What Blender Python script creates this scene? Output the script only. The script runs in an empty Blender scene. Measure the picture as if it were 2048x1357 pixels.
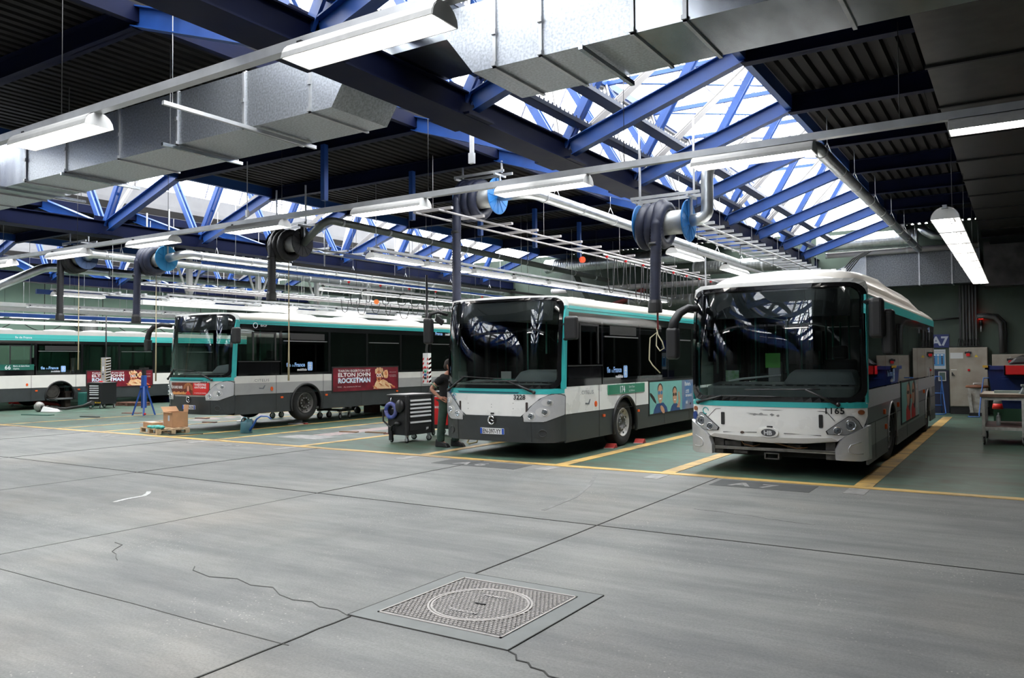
import bpy, bmesh, math, random
from mathutils import Vector, Matrix
random.seed(7)
PI = math.pi
COL = bpy.context.scene.collection
SC = bpy.context.scene

# ---------------------------------------------------------------- materials
MATS = {}
def mat(name, col, rough=0.6, metal=0.0, var=0.0, scale=4.0, col2=None, bump=0.0, bscale=60.0, emit=None, estr=0.0, spec=None, dirt=0.0, aniso=None, coat=0.0):
    if name in MATS: return MATS[name]
    m = bpy.data.materials.new(name); m.use_nodes = True
    nt = m.node_tree; b = nt.nodes['Principled BSDF']
    b.inputs['Base Color'].default_value = (*col, 1)
    b.inputs['Roughness'].default_value = rough
    b.inputs['Metallic'].default_value = metal
    if spec is not None: b.inputs['Specular IOR Level'].default_value = spec
    if coat: b.inputs['Coat Weight'].default_value = coat; b.inputs['Coat Roughness'].default_value = 0.05
    if emit: b.inputs['Emission Color'].default_value = (*emit, 1); b.inputs['Emission Strength'].default_value = estr
    if var or col2:
        tc = nt.nodes.new('ShaderNodeTexCoord'); mp = nt.nodes.new('ShaderNodeMapping')
        nt.links.new(tc.outputs['Object'], mp.inputs[0])
        if aniso: mp.inputs['Scale'].default_value = aniso
        n = nt.nodes.new('ShaderNodeTexNoise'); n.inputs['Scale'].default_value = scale; n.inputs['Detail'].default_value = 6
        nt.links.new(mp.outputs[0], n.inputs['Vector'])
        r = nt.nodes.new('ShaderNodeValToRGB'); r.color_ramp.elements[0].position = 0.32; r.color_ramp.elements[1].position = 0.68
        c2 = col2 if col2 else tuple(max(0, c * (1 - var)) for c in col)
        c1 = col if col2 else tuple(min(1, c * (1 + var * .5)) for c in col)
        r.color_ramp.elements[0].color = (*c2, 1); r.color_ramp.elements[1].color = (*c1, 1)
        nt.links.new(n.outputs['Fac'], r.inputs[0]); nt.links.new(r.outputs[0], b.inputs['Base Color'])
        if rough > .12:
            mr = nt.nodes.new('ShaderNodeMapRange'); mr.inputs['To Min'].default_value = rough * .85; mr.inputs['To Max'].default_value = min(1, rough * 1.15)
            nt.links.new(n.outputs['Fac'], mr.inputs[0]); nt.links.new(mr.outputs[0], b.inputs['Roughness'])
    if bump:
        tc = nt.nodes.new('ShaderNodeTexCoord'); n = nt.nodes.new('ShaderNodeTexNoise'); n.inputs['Scale'].default_value = bscale
        nt.links.new(tc.outputs['Object'], n.inputs['Vector'])
        bp = nt.nodes.new('ShaderNodeBump'); bp.inputs['Strength'].default_value = bump; bp.inputs['Distance'].default_value = 0.01
        nt.links.new(n.outputs['Fac'], bp.inputs['Height']); nt.links.new(bp.outputs[0], b.inputs['Normal'])
    MATS[name] = m; return m

def glass(name, tint, gloss=1.0, rough=0.01):
    if name in MATS: return MATS[name]
    m = bpy.data.materials.new(name); m.use_nodes = True; nt = m.node_tree; nt.nodes.clear()
    o = nt.nodes.new('ShaderNodeOutputMaterial'); mx = nt.nodes.new('ShaderNodeMixShader')
    t = nt.nodes.new('ShaderNodeBsdfTransparent'); t.inputs[0].default_value = (*tint, 1)
    g = nt.nodes.new('ShaderNodeBsdfGlossy'); g.inputs['Roughness'].default_value = rough; g.inputs[0].default_value = (.95, .97, 1, 1)
    f = nt.nodes.new('ShaderNodeFresnel'); f.inputs[0].default_value = 1.5
    mu = nt.nodes.new('ShaderNodeMath'); mu.operation = 'MULTIPLY_ADD'; mu.inputs[1].default_value = gloss; mu.inputs[2].default_value = 0.012; mu.use_clamp = True
    nt.links.new(f.outputs[0], mu.inputs[0]); nt.links.new(mu.outputs[0], mx.inputs[0])
    nt.links.new(t.outputs[0], mx.inputs[1]); nt.links.new(g.outputs[0], mx.inputs[2]); nt.links.new(mx.outputs[0], o.inputs[0])
    MATS[name] = m; return m

# ---------------------------------------------------------------- tagging
def tag(o, label=None, cat=None, group=None, kind=None):
    if label: o['label'] = label
    if cat: o['category'] = cat
    if group: o['group'] = group
    if kind: o['kind'] = kind
    return o
def empty(name, loc=(0, 0, 0), rz=0.0, label=None, cat=None, group=None, kind=None):
    o = bpy.data.objects.new(name, None); COL.objects.link(o); o.location = loc; o.rotation_euler = (0, 0, rz)
    o.empty_display_size = .2
    return tag(o, label, cat, group, kind)
def copy_tree(o, parent=None):
    c = o.copy(); COL.objects.link(c)
    if parent: c.parent = parent
    for ch in list(o.children): copy_tree(ch, c)
    return c

# ---------------------------------------------------------------- mesh builder
class MB:
    def __init__(s): s.bm = bmesh.new()
    def _v(s, p): return s.bm.verts.new(p)
    def hexa(s, P):     # P: 8 points, bottom 4 ccw then top 4
        v = [s._v(p) for p in P]
        for f in ((3, 2, 1, 0), (4, 5, 6, 7), (0, 1, 5, 4), (1, 2, 6, 5), (2, 3, 7, 6), (3, 0, 4, 7)):
            s.bm.faces.new([v[i] for i in f])
        return s
    def box(s, x0, x1, y0, y1, z0, z1):
        return s.hexa([(x0, y0, z0), (x1, y0, z0), (x1, y1, z0), (x0, y1, z0), (x0, y0, z1), (x1, y0, z1), (x1, y1, z1), (x0, y1, z1)])
    def cbox(s, c, d, M=None):
        P = [(-1, -1, -1), (1, -1, -1), (1, 1, -1), (-1, 1, -1), (-1, -1, 1), (1, -1, 1), (1, 1, 1), (-1, 1, 1)]
        P = [Vector((p[0] * d[0] / 2, p[1] * d[1] / 2, p[2] * d[2] / 2)) for p in P]
        if M is not None: P = [M @ p for p in P]
        return s.hexa([p + Vector(c) for p in P])
    def bar(s, a, b, w, h, up=(0, 0, 1), ow=0, oh=0):
        a = Vector(a); b = Vector(b); d = (b - a); L = d.length; d.normalize()
        u = Vector(up); r = d.cross(u)
        if r.length < 1e-4: u = Vector((1, 0, 0)); r = d.cross(u)
        r.normalize(); u = r.cross(d).normalized()
        P = []
        for q in (a, b):
            for sx, sz in ((-1, -1), (1, -1), (1, 1), (-1, 1)):
                P.append(q + r * (sx * w / 2 + ow) + u * (sz * h / 2 + oh))
        v = [s._v(p) for p in P]
        for f in ((3, 2, 1, 0), (4, 5, 6, 7), (0, 1, 5, 4), (1, 2, 6, 5), (2, 3, 7, 6), (3, 0, 4, 7)):
            s.bm.faces.new([v[i] for i in f][::-1])
        return s
    def ibeam(s, a, b, w, h, t=.012, up=(0, 0, 1)):
        s.bar(a, b, w, t, up, oh=h / 2 - t / 2); s.bar(a, b, w, t, up, oh=-h / 2 + t / 2); s.bar(a, b, t, h, up)
        return s
    def tube(s, pts, r, n=10, cap=True, radii=None):
        pts = [Vector(p) for p in pts]; rings = []
        ref = None
        for i, p in enumerate(pts):
            if i == 0: d = pts[1] - p
            elif i == len(pts) - 1: d = p - pts[i - 1]
            else: d = (pts[i + 1] - p).normalized() + (p - pts[i - 1]).normalized()
            if d.length < 1e-8: d = Vector((0, 0, 1))
            d.normalize()
            if ref is None: ref = Vector((0, 0, 1)) if abs(d.z) < .9 else Vector((1, 0, 0))
            x = d.cross(ref)
            if x.length < 1e-3: x = d.orthogonal()
            x.normalize(); y = x.cross(d).normalized(); ref = y
            rr = radii[i] if radii else r
            rings.append([s._v(p + x * (math.cos(2 * PI * k / n) * rr) + y * (math.sin(2 * PI * k / n) * rr)) for k in range(n)])
        for a, b in zip(rings, rings[1:]):
            for k in range(n):
                f = s.bm.faces.new((a[k], a[(k + 1) % n], b[(k + 1) % n], b[k])); f.smooth = True
        if cap:
            s.bm.faces.new(rings[0][::-1]); s.bm.faces.new(rings[-1])
        return s
    def lathe(s, prof, c=(0, 0, 0), axis='Z', n=32, smooth=True, cap=True):
        """prof: (r, h) list"""
        rings = []
        for r, h in prof:
            ring = []
            for k in range(n):
                a = 2 * PI * k / n; x, y = r * math.cos(a), r * math.sin(a)
                p = {'Z': (x, y, h), 'X': (h, x, y), 'Y': (x, h, y)}[axis]
                ring.append(s._v((p[0] + c[0], p[1] + c[1], p[2] + c[2])))
            rings.append(ring)
        for a, b in zip(rings, rings[1:]):
            for k in range(n):
                try:
                    f = s.bm.faces.new((a[k], a[(k + 1) % n], b[(k + 1) % n], b[k])); f.smooth = smooth
                except ValueError: pass
        for ring in ((rings[0], rings[-1]) if cap else ()):
            try: s.bm.faces.new(ring)
            except ValueError: pass
        return s
    def prism(s, poly, fn, a, b):
        """poly 2D list; fn(u,v,t)->3D ; solid between t=a and t=b"""
        A = [s._v(fn(u, v, a)) for u, v in poly]; B = [s._v(fn(u, v, b)) for u, v in poly]
        n = len(poly)
        s.bm.faces.new(A[::-1]); s.bm.faces.new(B)
        for k in range(n): s.bm.faces.new((A[k], A[(k + 1) % n], B[(k + 1) % n], B[k]))
        return s
    def sphere(s, c, r, sc=(1, 1, 1), seg=16, rings=10):
        m = Matrix.Translation(c) @ Matrix.Diagonal((sc[0], sc[1], sc[2], 1))
        ret = bmesh.ops.create_uvsphere(s.bm, u_segments=seg, v_segments=rings, radius=r, matrix=m)
        for v in ret['verts']:
            for f in v.link_faces: f.smooth = True
        return s
    def sheet(s, fn, us, vs, smooth=True):
        g = [[s._v(fn(u, v)) for v in vs] for u in us]
        for i in range(len(us) - 1):
            for j in range(len(vs) - 1):
                f = s.bm.faces.new((g[i][j], g[i + 1][j], g[i + 1][j + 1], g[i][j + 1])); f.smooth = smooth
        return s
    def loft(s, rings, cap=True, smooth=False, close=True):
        R = [[s._v(p) for p in r] for r in rings]; n = len(R[0])
        for a, b in zip(R, R[1:]):
            for k in range(n if close else n - 1):
                f = s.bm.faces.new((a[k], a[(k + 1) % n], b[(k + 1) % n], b[k])); f.smooth = smooth
        if cap and close:
            s.bm.faces.new(R[0][::-1]); s.bm.faces.new(R[-1])
        return s
    def build(s, name, m, parent=None, bevel=0.0, solid=0.0, recalc=True, seg=2):
        if recalc: bmesh.ops.recalc_face_normals(s.bm, faces=s.bm.faces)
        me = bpy.data.meshes.new(name); s.bm.to_mesh(me); s.bm.free()
        if isinstance(m, (list, tuple)):
            for q in m: me.materials.append(q)
        else: me.materials.append(m)
        o = bpy.data.objects.new(name, me); COL.objects.link(o)
        if parent: o.parent = parent
        if solid: md = o.modifiers.new('s', 'SOLIDIFY'); md.thickness = solid; md.offset = -1
        if bevel: md = o.modifiers.new('b', 'BEVEL'); md.width = bevel; md.segments = seg; md.limit_method = 'ANGLE'; md.harden_normals = False
        return o

def mapped_patch(poly, fn, off0, off1, maxlen=.12):
    """planar polygon (u,v) triangulated, refined and mapped through fn(u,v,off) -> solid MB"""
    b = MB(); bm = b.bm
    vs = [bm.verts.new((u, v, 0)) for u, v in poly]
    bm.faces.new(vs)
    bmesh.ops.triangulate(bm, faces=bm.faces)
    for _ in range(7):
        es = [e for e in bm.edges if e.calc_length() > maxlen]
        if not es: break
        bmesh.ops.subdivide_edges(bm, edges=es, cuts=1)
        bmesh.ops.triangulate(bm, faces=[f for f in bm.faces if len(f.verts) > 3])
    if off0 != off1:
        ret = bmesh.ops.extrude_face_region(bm, geom=list(bm.faces))
        nv = [g for g in ret['geom'] if isinstance(g, bmesh.types.BMVert)]
        for v in nv: v.co.z = 1
    for v in bm.verts:
        v.co = Vector(fn(v.co.x, v.co.y, off1 if v.co.z > .5 else off0))
    for f in bm.faces: f.smooth = False
    return b

def text_mb(txt, size, fn, bold=0.0, align='LEFT', squash=1.0, spacing=1.0, ext=None):
    cu = bpy.data.curves.new('t', 'FONT'); cu.body = txt; cu.size = size; cu.offset = bold; cu.align_x = align; cu.resolution_u = 2
    cu.space_character = spacing
    ob = bpy.data.objects.new('t', cu); COL.objects.link(ob)
    dg = bpy.context.evaluated_depsgraph_get(); dg.update()
    me = bpy.data.meshes.new_from_object(ob.evaluated_get(dg))
    bpy.data.objects.remove(ob); bpy.data.curves.remove(cu)
    b = MB(); b.bm.from_mesh(me); bpy.data.meshes.remove(me)
    for v in b.bm.verts: v.co = Vector(fn(v.co.x * squash, v.co.y))
    return b
def wall_text(txt, size, x, y, z, mt, name, parent, align='LEFT', bold=0, squash=1.0, d=.004):
    """faces -Y, reads along +X"""
    return text_mb(txt, size, lambda u, v: (x + u, y - d, z + v), bold, align, squash).build(name, mt, parent, recalc=False)

def rrect(x0, x1, z0, z1, r, n=4):
    P = []
    for cx, cz, a0 in ((x1 - r, z0 + r, -90), (x1 - r, z1 - r, 0), (x0 + r, z1 - r, 90), (x0 + r, z0 + r, 180)):
        for k in range(n + 1):
            a = math.radians(a0 + 90 * k / n); P.append((cx + r * math.cos(a), cz + r * math.sin(a)))
    return P
def disc(cx, cz, r, n=16, rz=None):
    rz = rz or r
    return [(cx + r * math.cos(2 * PI * k / n), cz + rz * math.sin(2 * PI * k / n)) for k in range(n)]
def arc_pts(c, r, a0, a1, n, plane='XZ'):
    out = []
    for k in range(n + 1):
        a = math.radians(a0 + (a1 - a0) * k / n); x, y = r * math.cos(a), r * math.sin(a)
        out.append({'XZ': (c[0] + x, c[1], c[2] + y), 'YZ': (c[0], c[1] + x, c[2] + y), 'XY': (c[0] + x, c[1] + y, c[2])}[plane])
    return out

# ---------------------------------------------------------------- palette
WHITE = mat('bus_white_paint', (.80, .80, .78), .28, var=.05, scale=2, coat=.3)
CREAM = mat('bus_cream_paint', (.78, .74, .68), .3, var=.05, scale=2, coat=.3)
GREYP = mat('bus_grey_band', (.36, .36, .36), .35, var=.06, coat=.2)
SILVER = mat('bus_silver_paint', (.52, .53, .55), .35, .35, var=.05, coat=.3)
SKIRT = mat('bus_dark_skirt', (.034, .040, .042), .42, var=.2, scale=3)
SKIRT2 = mat('bus_mid_grey_skirt', (.13, .135, .14), .45, var=.15)
TEAL = mat('bus_teal_trim', (.035, .40, .40), .35, var=.08, scale=2, coat=.2)
BLACKG = mat('gloss_black', (.008, .008, .009), .06, spec=.6)
BLACKM = mat('matte_black_plastic', (.012, .012, .013), .45)
RUBBER = mat('tyre_rubber', (.010, .010, .010), .8, var=.3, scale=12)
RIM = mat('steel_rim_grey', (.46, .45, .43), .5, .15, var=.3, scale=9)
RIMD = mat('dirty_rim', (.05, .045, .04), .7, .3, var=.5, scale=9)
CHROME = mat('chrome', (.75, .76, .78), .12, 1.0)
LENS = mat('lamp_lens', (.75, .78, .8), .05, .55)
ORANGE = mat('orange_marker', (.75, .10, .01), .35)
GL_WS = glass('windscreen_glass', (.78, .86, .84), 1.25)
GL_SIDE = glass('tinted_side_glass', (.38, .48, .44), .95)
GL_CLR = glass('clear_glass', (.8, .85, .82), 1.0)
INTG = mat('bus_interior_grey', (.24, .25, .26), .6, var=.15)
SEATM = mat('seat_fabric', (.03, .07, .075), .85, var=.4, scale=20)
POLE = mat('handrail_green', (.10, .38, .30), .3)
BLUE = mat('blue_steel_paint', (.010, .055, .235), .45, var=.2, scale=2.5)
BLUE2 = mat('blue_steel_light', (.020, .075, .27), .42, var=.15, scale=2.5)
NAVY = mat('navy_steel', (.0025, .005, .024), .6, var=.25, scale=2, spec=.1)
GREYS = mat('grey_steel_member', (.42, .40, .40), .5, var=.12)
GALV = mat('galvanised_sheet', (.44, .47, .50), .25, 1.0, var=.22, scale=1.7, aniso=(3, 1, .2))
GALV2 = mat('galvanised_spangle', (.52, .55, .58), .40, .8, var=.30, scale=38)
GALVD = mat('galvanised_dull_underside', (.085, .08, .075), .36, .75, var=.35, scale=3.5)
PIPEM = mat('spiral_pipe_metal', (.62, .65, .66), .32, .9, var=.15, scale=5)
CHAN = mat('zinc_channel', (.55, .56, .57), .4, .6, var=.15)
WHT = mat('white_enamel', (.78, .78, .77), .4, var=.06)
HOSE = mat('hose_dark_blue', (.018, .022, .045), .5, var=.25, scale=8)
HOSEB = mat('hose_black', (.010, .010, .012), .5, var=.25, scale=8)
TRGREY = mat('truss_grey_member', (.15, .145, .145), .5, var=.12)
REELB = mat('reel_blue', (.02, .16, .45), .4, var=.1)
BLK = mat('black_cable', (.006, .006, .006), .5)
RED = mat('red_paint', (.60, .01, .012), .35, var=.1)
TUBE = mat('lamp_tube_lit', (1, 1, 1), .4, emit=(1, .95, .9), estr=9.0)
REFL = mat('lamp_reflector', (.45, .45, .44), .35, var=.08, scale=14)
CARD = mat('cardboard', (.50, .28, .15), .85, var=.1, scale=6)
WOOD = mat('pale_pallet_wood', (.55, .40, .25), .8, var=.25, scale=6, aniso=(1, 8, 8))
WOODD = mat('dark_workbench_wood', (.16, .10, .07), .7, var=.4, scale=6)
WORLD_STR = 5.0; EXPO = 1.6
# ================================================================ FLOOR
YL = 11.8           # main yellow line
def floor_material():
    m = bpy.data.materials.new('concrete_yard_floor'); m.use_nodes = True; nt = m.node_tree; b = nt.nodes['Principled BSDF']
    N = nt.nodes.new; L = nt.links.new
    tc = N('ShaderNodeTexCoord')
    def noise(sc, det=8, rough=.6, vec=None, dist=0):
        n = N('ShaderNodeTexNoise'); n.inputs['Scale'].default_value = sc; n.inputs['Detail'].default_value = det; n.inputs['Roughness'].default_value = rough
        n.inputs['Distortion'].default_value = dist
        L(vec if vec else tc.outputs['Object'], n.inputs['Vector']); return n.outputs['Fac']
    def ramp(f, stops):
        r = N('ShaderNodeValToRGB'); e = r.color_ramp.elements
        e[0].position, e[0].color = stops[0][0], (*stops[0][1], 1); e[1].position, e[1].color = stops[-1][0], (*stops[-1][1], 1)
        for p, c in stops[1:-1]:
            q = e.new(p); q.color = (*c, 1)
        L(f, r.inputs[0]); return r.outputs[0]
    def mix(f, a, b_, mode='MIX', fac=None):
        x = N('ShaderNodeMix'); x.data_type = 'RGBA'; x.blend_type = mode
        if fac is not None: x.inputs[0].default_value = fac
        else: L(f, x.inputs[0])
        L(a, x.inputs[6])
        if isinstance(b_, tuple): x.inputs[7].default_value = (*b_, 1)
        else: L(b_, x.inputs[7])
        return x.outputs[2]
    base = ramp(noise(.55, 8, .65, dist=.6), [(.25, (.135, .142, .140)), (.5, (.195, .200, .195)), (.8, (.25, .25, .24))])
    streak = N('ShaderNodeMapping'); streak.inputs['Scale'].default_value = (.35, 2.2, 1); streak.inputs['Rotation'].default_value = (0, 0, .35); L(tc.outputs['Object'], streak.inputs[0])
    s = noise(1.1, 8, .7, streak.outputs[0])
    base = mix(None, base, ramp(s, [(.3, (.55, .56, .57)), (.7, (1.16, 1.14, 1.12))]), 'MULTIPLY', .95)
    warm = ramp(noise(.28, 4), [(.5, (1, 1, 1)), (.72, (1.05, .97, .90))]); base = mix(None, base, warm, 'MULTIPLY', 1)
    fine = ramp(noise(55, 4, .8), [(.35, (.74, .74, .74)), (.6, (1.08, 1.08, 1.08))]); base = mix(None, base, fine, 'MULTIPLY', .9)
    vo = N('ShaderNodeTexVoronoi'); vo.inputs['Scale'].default_value = 24; L(tc.outputs['Object'], vo.inputs['Vector'])
    speck = ramp(vo.outputs['Distance'], [(.10, (1, 1, 1)), (.17, (0, 0, 0))])
    gate = ramp(noise(.9, 5, .6), [(.50, (0, 0, 0)), (.62, (1, 1, 1))])
    sp = N('ShaderNodeMath'); sp.operation = 'MULTIPLY'; L(speck, sp.inputs[0]); L(gate, sp.inputs[1])
    sp2 = N('ShaderNodeMath'); sp2.operation = 'MULTIPLY'; sp2.inputs[1].default_value = .75; L(sp.outputs[0], sp2.inputs[0])
    base = mix(sp2.outputs[0], base, (.52, .47, .42))
    # brown tyre-dust region to the right of the yard
    sepx = N('ShaderNodeSeparateXYZ'); L(tc.outputs['Object'], sepx.inputs[0])
    L(base, b.inputs['Base Color'])
    b.inputs['Roughness'].default_value = .62
    bp = N('ShaderNodeBump'); bp.inputs['Strength'].default_value = .35; bp.inputs['Distance'].default_value = .004
    L(noise(90, 3), bp.inputs['Height']); L(bp.outputs[0], b.inputs['Normal'])
    return m
def painted(name, c1, c2, c3, rough=.45):
    m = bpy.data.materials.new(name); m.use_nodes = True; nt = m.node_tree; b = nt.nodes['Principled BSDF']
    tc = nt.nodes.new('ShaderNodeTexCoord'); mp = nt.nodes.new('ShaderNodeMapping'); mp.inputs['Scale'].default_value = (.5, 1.3, 1); nt.links.new(tc.outputs['Object'], mp.inputs[0])
    n = nt.nodes.new('ShaderNodeTexNoise'); n.inputs['Scale'].default_value = 1.6; n.inputs['Detail'].default_value = 9; n.inputs['Roughness'].default_value = .7; n.inputs['Distortion'].default_value = .8
    nt.links.new(mp.outputs[0], n.inputs['Vector'])
    r = nt.nodes.new('ShaderNodeValToRGB'); e = r.color_ramp.elements
    e[0].position = .36; e[0].color = (*c2, 1); e[1].position = .54; e[1].color = (*c1, 1); q = e.new(.74); q.color = (*c3, 1)
    nt.links.new(n.outputs['Fac'], r.inputs[0]); nt.links.new(r.outputs[0], b.inputs['Base Color']); b.inputs['Roughness'].default_value = rough
    bp = nt.nodes.new('ShaderNodeBump'); bp.inputs['Strength'].default_value = .15; bp.inputs['Distance'].default_value = .004
    nt.links.new(n.outputs['Fac'], bp.inputs['Height']); nt.links.new(bp.outputs[0], b.inputs['Normal'])
    return m
FLOORM = floor_material()
GREENF = painted('green_bay_paint', (.060, .118, .086), (.062, .060, .040), (.115, .185, .130))
GREYF = painted('grey_aisle_paint', (.14, .17, .155), (.07, .08, .07), (.20, .22, .20))
YELLOW = painted('worn_yellow_paint', (.60, .39, .12), (.26, .18, .09), (.66, .46, .18), .5)
FADED = mat('faded_white_paint', (.34, .33, .32), .6, col2=(.19, .19, .185), scale=7)
JOINT = mat('dark_floor_joint', (.045, .045, .042), .9, var=.5, scale=6)
PINKISH = mat('faded_red_grid', (.45, .30, .29), .6, col2=(.30, .29, .28), scale=8)

fl = MB().box(-37.3, 4.3, -14.3, 28.9, -.3, 0).build('floor', FLOORM); tag(fl, kind='structure')
def fpatch(name, x0, x1, y0, y1, z, m, t=.002):
    o = MB().box(x0, x1, y0, y1, 0.0, z).build(name, m, fl); return o
fpatch('green_paint', -37.2, 4.2, YL, 28.8, .003, GREENF)
fpatch('grey_aisle', -15.55, -12.85, YL + .06, 28.7, .0045, GREYF)
fpatch('yellow_line', -37.2, 4.2, YL - .09, YL + .09, .008, YELLOW)
for x0, x1, ye in ((-1.99, -1.75, 26.9), (-4.80, -4.58, 27), (-6.70, -6.48, 27), (-9.65, -9.45, 27), (-12.92, -12.74, 27), (-15.72, -15.55, 27), (-17.32, -17.15, 27), (-20.3, -20.15, 27), (-22.4, -22.25, 27), (-25.4, -25.25, 27)):
    fpatch('bay_line', x0, x1, YL + .09, ye, .0095, YELLOW)
    fpatch('faded_mark', x0 - .02, x1, YL - .62, YL - .13, .004, FADED)
JOINTF = mat('faint_joint', (.095, .095, .09), .9, var=.3, scale=6)
def strip(name, pts, w, m, z=.005):
    b = MB()
    for a, c in zip(pts, pts[1:]):
        a = Vector((*a, 0)); c = Vector((*c, 0)); d = (c - a).normalized(); n = Vector((-d.y, d.x, 0)) * w / 2
        b.hexa([a - n, c - n, c + n, a + n] + [q + Vector((0, 0, z)) for q in (a - n, c - n, c + n, a + n)])
    return b.build(name, m, fl)
def wob(a, b, n, amp):
    return [(a[0] + (b[0] - a[0]) * k / n + (random.uniform(-amp, amp) if 0 < k < n else 0), a[1] + (b[1] - a[1]) * k / n + (random.uniform(-amp, amp) if 0 < k < n else 0)) for k in range(n + 1)]
strip('expansion_joint', wob((-37, 7.72), (4.2, 7.74), 40, .010), .014, JOINT)
strip('expansion_joint', wob((-37, 3.5), (-3.9, 3.5), 40, .008), .007, JOINTF, .004)
for jx in (-24.5, -20.4, -16.28, -12.17, -8.06):
    strip('expansion_joint', wob((jx, 7.7), (jx, YL - .1), 8, .006), .012, JOINT)
    strip('expansion_joint', wob((jx, -14), (jx, 7.7), 24, .006), .007, JOINTF, .003)
strip('expansion_joint', wob((-3.87, 5.45), (-3.85, YL - .1), 14, .006), .013, JOINT)
strip('expansion_joint', wob((-3.97, 4.12), (-3.93, 2.0), 14, .008), .013, JOINT)

strip('floor_crack', [(-2.67, 4.13), (-2.60, 4.1), (-2.55, 4.03), (-2.47, 4.03), (-2.42, 3.98), (-2.33, 3.97), (-2.27, 3.92), (-2.18, 3.92), (-2.0, 3.84)], .011, JOINT)
strip('floor_crack', [(-3.99, 4.12), (-4.15, 4.18), (-4.31, 4.16), (-4.45, 4.22), (-4.61, 4.18), (-4.8, 4.22), (-5.0, 4.33), (-5.2, 4.28), (-5.45, 4.35), (-5.7, 4.27), (-6.0, 4.33), (-6.1, 4.42)], .006, JOINTF)
strip('floor_crack', wob((-6.9, 4.2), (-7.6, 4.6), 6, .05), .005, JOINTF)
# worn bay lettering in front of the yellow line
def floor_text(s, x, y, size, rot=0):
    text_mb(s, size, lambda u, v: (x + u, y + v, .006), .012).build('bay_lettering', FADED, fl, recalc=False)
DARKPATCH = mat('dark_asphalt_patch', (.075, .078, .078), .7, var=.3, scale=5)
fpatch('dark_patch', -3.75, -2.4, 11.02, 11.62, .003, DARKPATCH); floor_text('A 7', -3.5, 11.12, .42)
fpatch('dark_patch', -8.7, -7.0, 11.02, 11.60, .003, DARKPATCH); floor_text('A 6', -8.3, 11.12, .42)
floor_text('A 5', -14.6, 11.1, .42); floor_text('A 4', -19.2, 11.1, .42)
fpatch('red_grid_plate', -14.9, -13.6, 13.0, 13.7, .007, FADED)
b = MB()
for k in range(30):
    b.box(-14.55, -13.95, 13.8 + k * .24, 13.98 + k * .24, 0, .008)
b.build('red_grid_plate', PINKISH, fl)
b = MB()
for k in range(26): b.box(-22.0 + .3 * (k % 2), -21.5 + .3 * (k % 2), 14 + k * .3, 14.2 + k * .3, 0, .008)
b.build('red_grid_plate', PINKISH, fl)
# thin tyre scuffs
strip('tyre_scuff', wob((-3.3, 9.2), (-1.9, 8.95), 8, .03), .05, mat('scuff', (.19, .19, .185), .7, var=.3), .003)
strip('tyre_scuff', [(-5.6, 11.2), (-5.2, 10.2), (-4.9, 9.2), (-4.8, 8.2)], .05, MATS['scuff'], .003)
strip('white_scrape', [(-9.82, 5.93), (-9.9, 6.15), (-9.92, 6.4), (-10.05, 6.55), (-10.2, 6.66)], .06, mat('scrape_white', (.55, .55, .54), .6, var=.3, scale=30), .004)

# ================================================================ WALLS / SHELL
GREENW = mat('green_wall_paint', (.048, .072, .054), .7, var=.3, scale=.8)
GREENL = mat('pale_green_wall', (.20, .31, .24), .7, var=.12, scale=.8)
DARKW = mat('dark_far_wall', (.05, .055, .05), .8, var=.3)
tag(MB().box(-37.3, 4.3, 28.8, 29.1, 0, 6.08).build('wall_back', GREENW), kind='structure')
tag(MB().box(-37.3, -37.0, -14, 28.8, 0, 7.2).build('wall_left', GREENL), kind='structure')
tag(MB().box(4.0, 4.3, -14, 28.8, 0, 7.2).build('wall_right', DARKW), kind='structure')
tag(MB().box(-37.3, 4.3, -14.3, -14, 0, 7.2).build('wall_front', DARKW), kind='structure')
# wall panels joints on left wall
for k in range(14):
    tag(MB().box(-37.0, -36.985, -8 + k * 2.7, -7.97 + k * 2.7, 0, 6).build('trim_%d' % (k + 1), JOINT), kind='structure')

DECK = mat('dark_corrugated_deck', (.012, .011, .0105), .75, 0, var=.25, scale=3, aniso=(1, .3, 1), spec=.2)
ROOFZ = 6.08
decks = [(-3.12, 4.1), (-15.55, -8.85), (-27.95, -21.2), (-37.1, -33.6)]
SKY = [(-8.85, -3.12, -5.95), (-21.2, -15.55, -18.35), (-33.6, -27.95, -30.75)]
YN = [-10 + 2.6 * k for k in range(15)]     # frame positions, last 28.3
cb = MB()
ceil = None
for (x0, x1) in decks:
    x = x0; prof = []
    while x < x1 - .01:
        prof += [(x, ROOFZ + .07), (x + .045, ROOFZ + .07), (x + .07, ROOFZ), (x + .175, ROOFZ)]
        x += .2
    prof = [(min(p[0], x1), p[1]) for p in prof] + [(x1, ROOFZ + .2), (x0, ROOFZ + .2)]
    cb.prism(prof, lambda u, v, t: (u, t, v), -14.1, 28.9)
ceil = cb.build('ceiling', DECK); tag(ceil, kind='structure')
for y in YN:
    for (x0, x1) in decks:
        MB().ibeam((x0, y, ROOFZ - .16), (x1 if x1 < 0 else -.97, y, ROOFZ - .16), .16, .30, .014).build('purlin', NAVY, ceil)
MB().box(4.0, 4.05, -14, 28.8, 5.7, 6.0).build('edge_beam', NAVY, ceil)
UPM = mat('grey_upstand', (.15, .15, .155), .6, var=.15, scale=2)
n = 20
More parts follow.
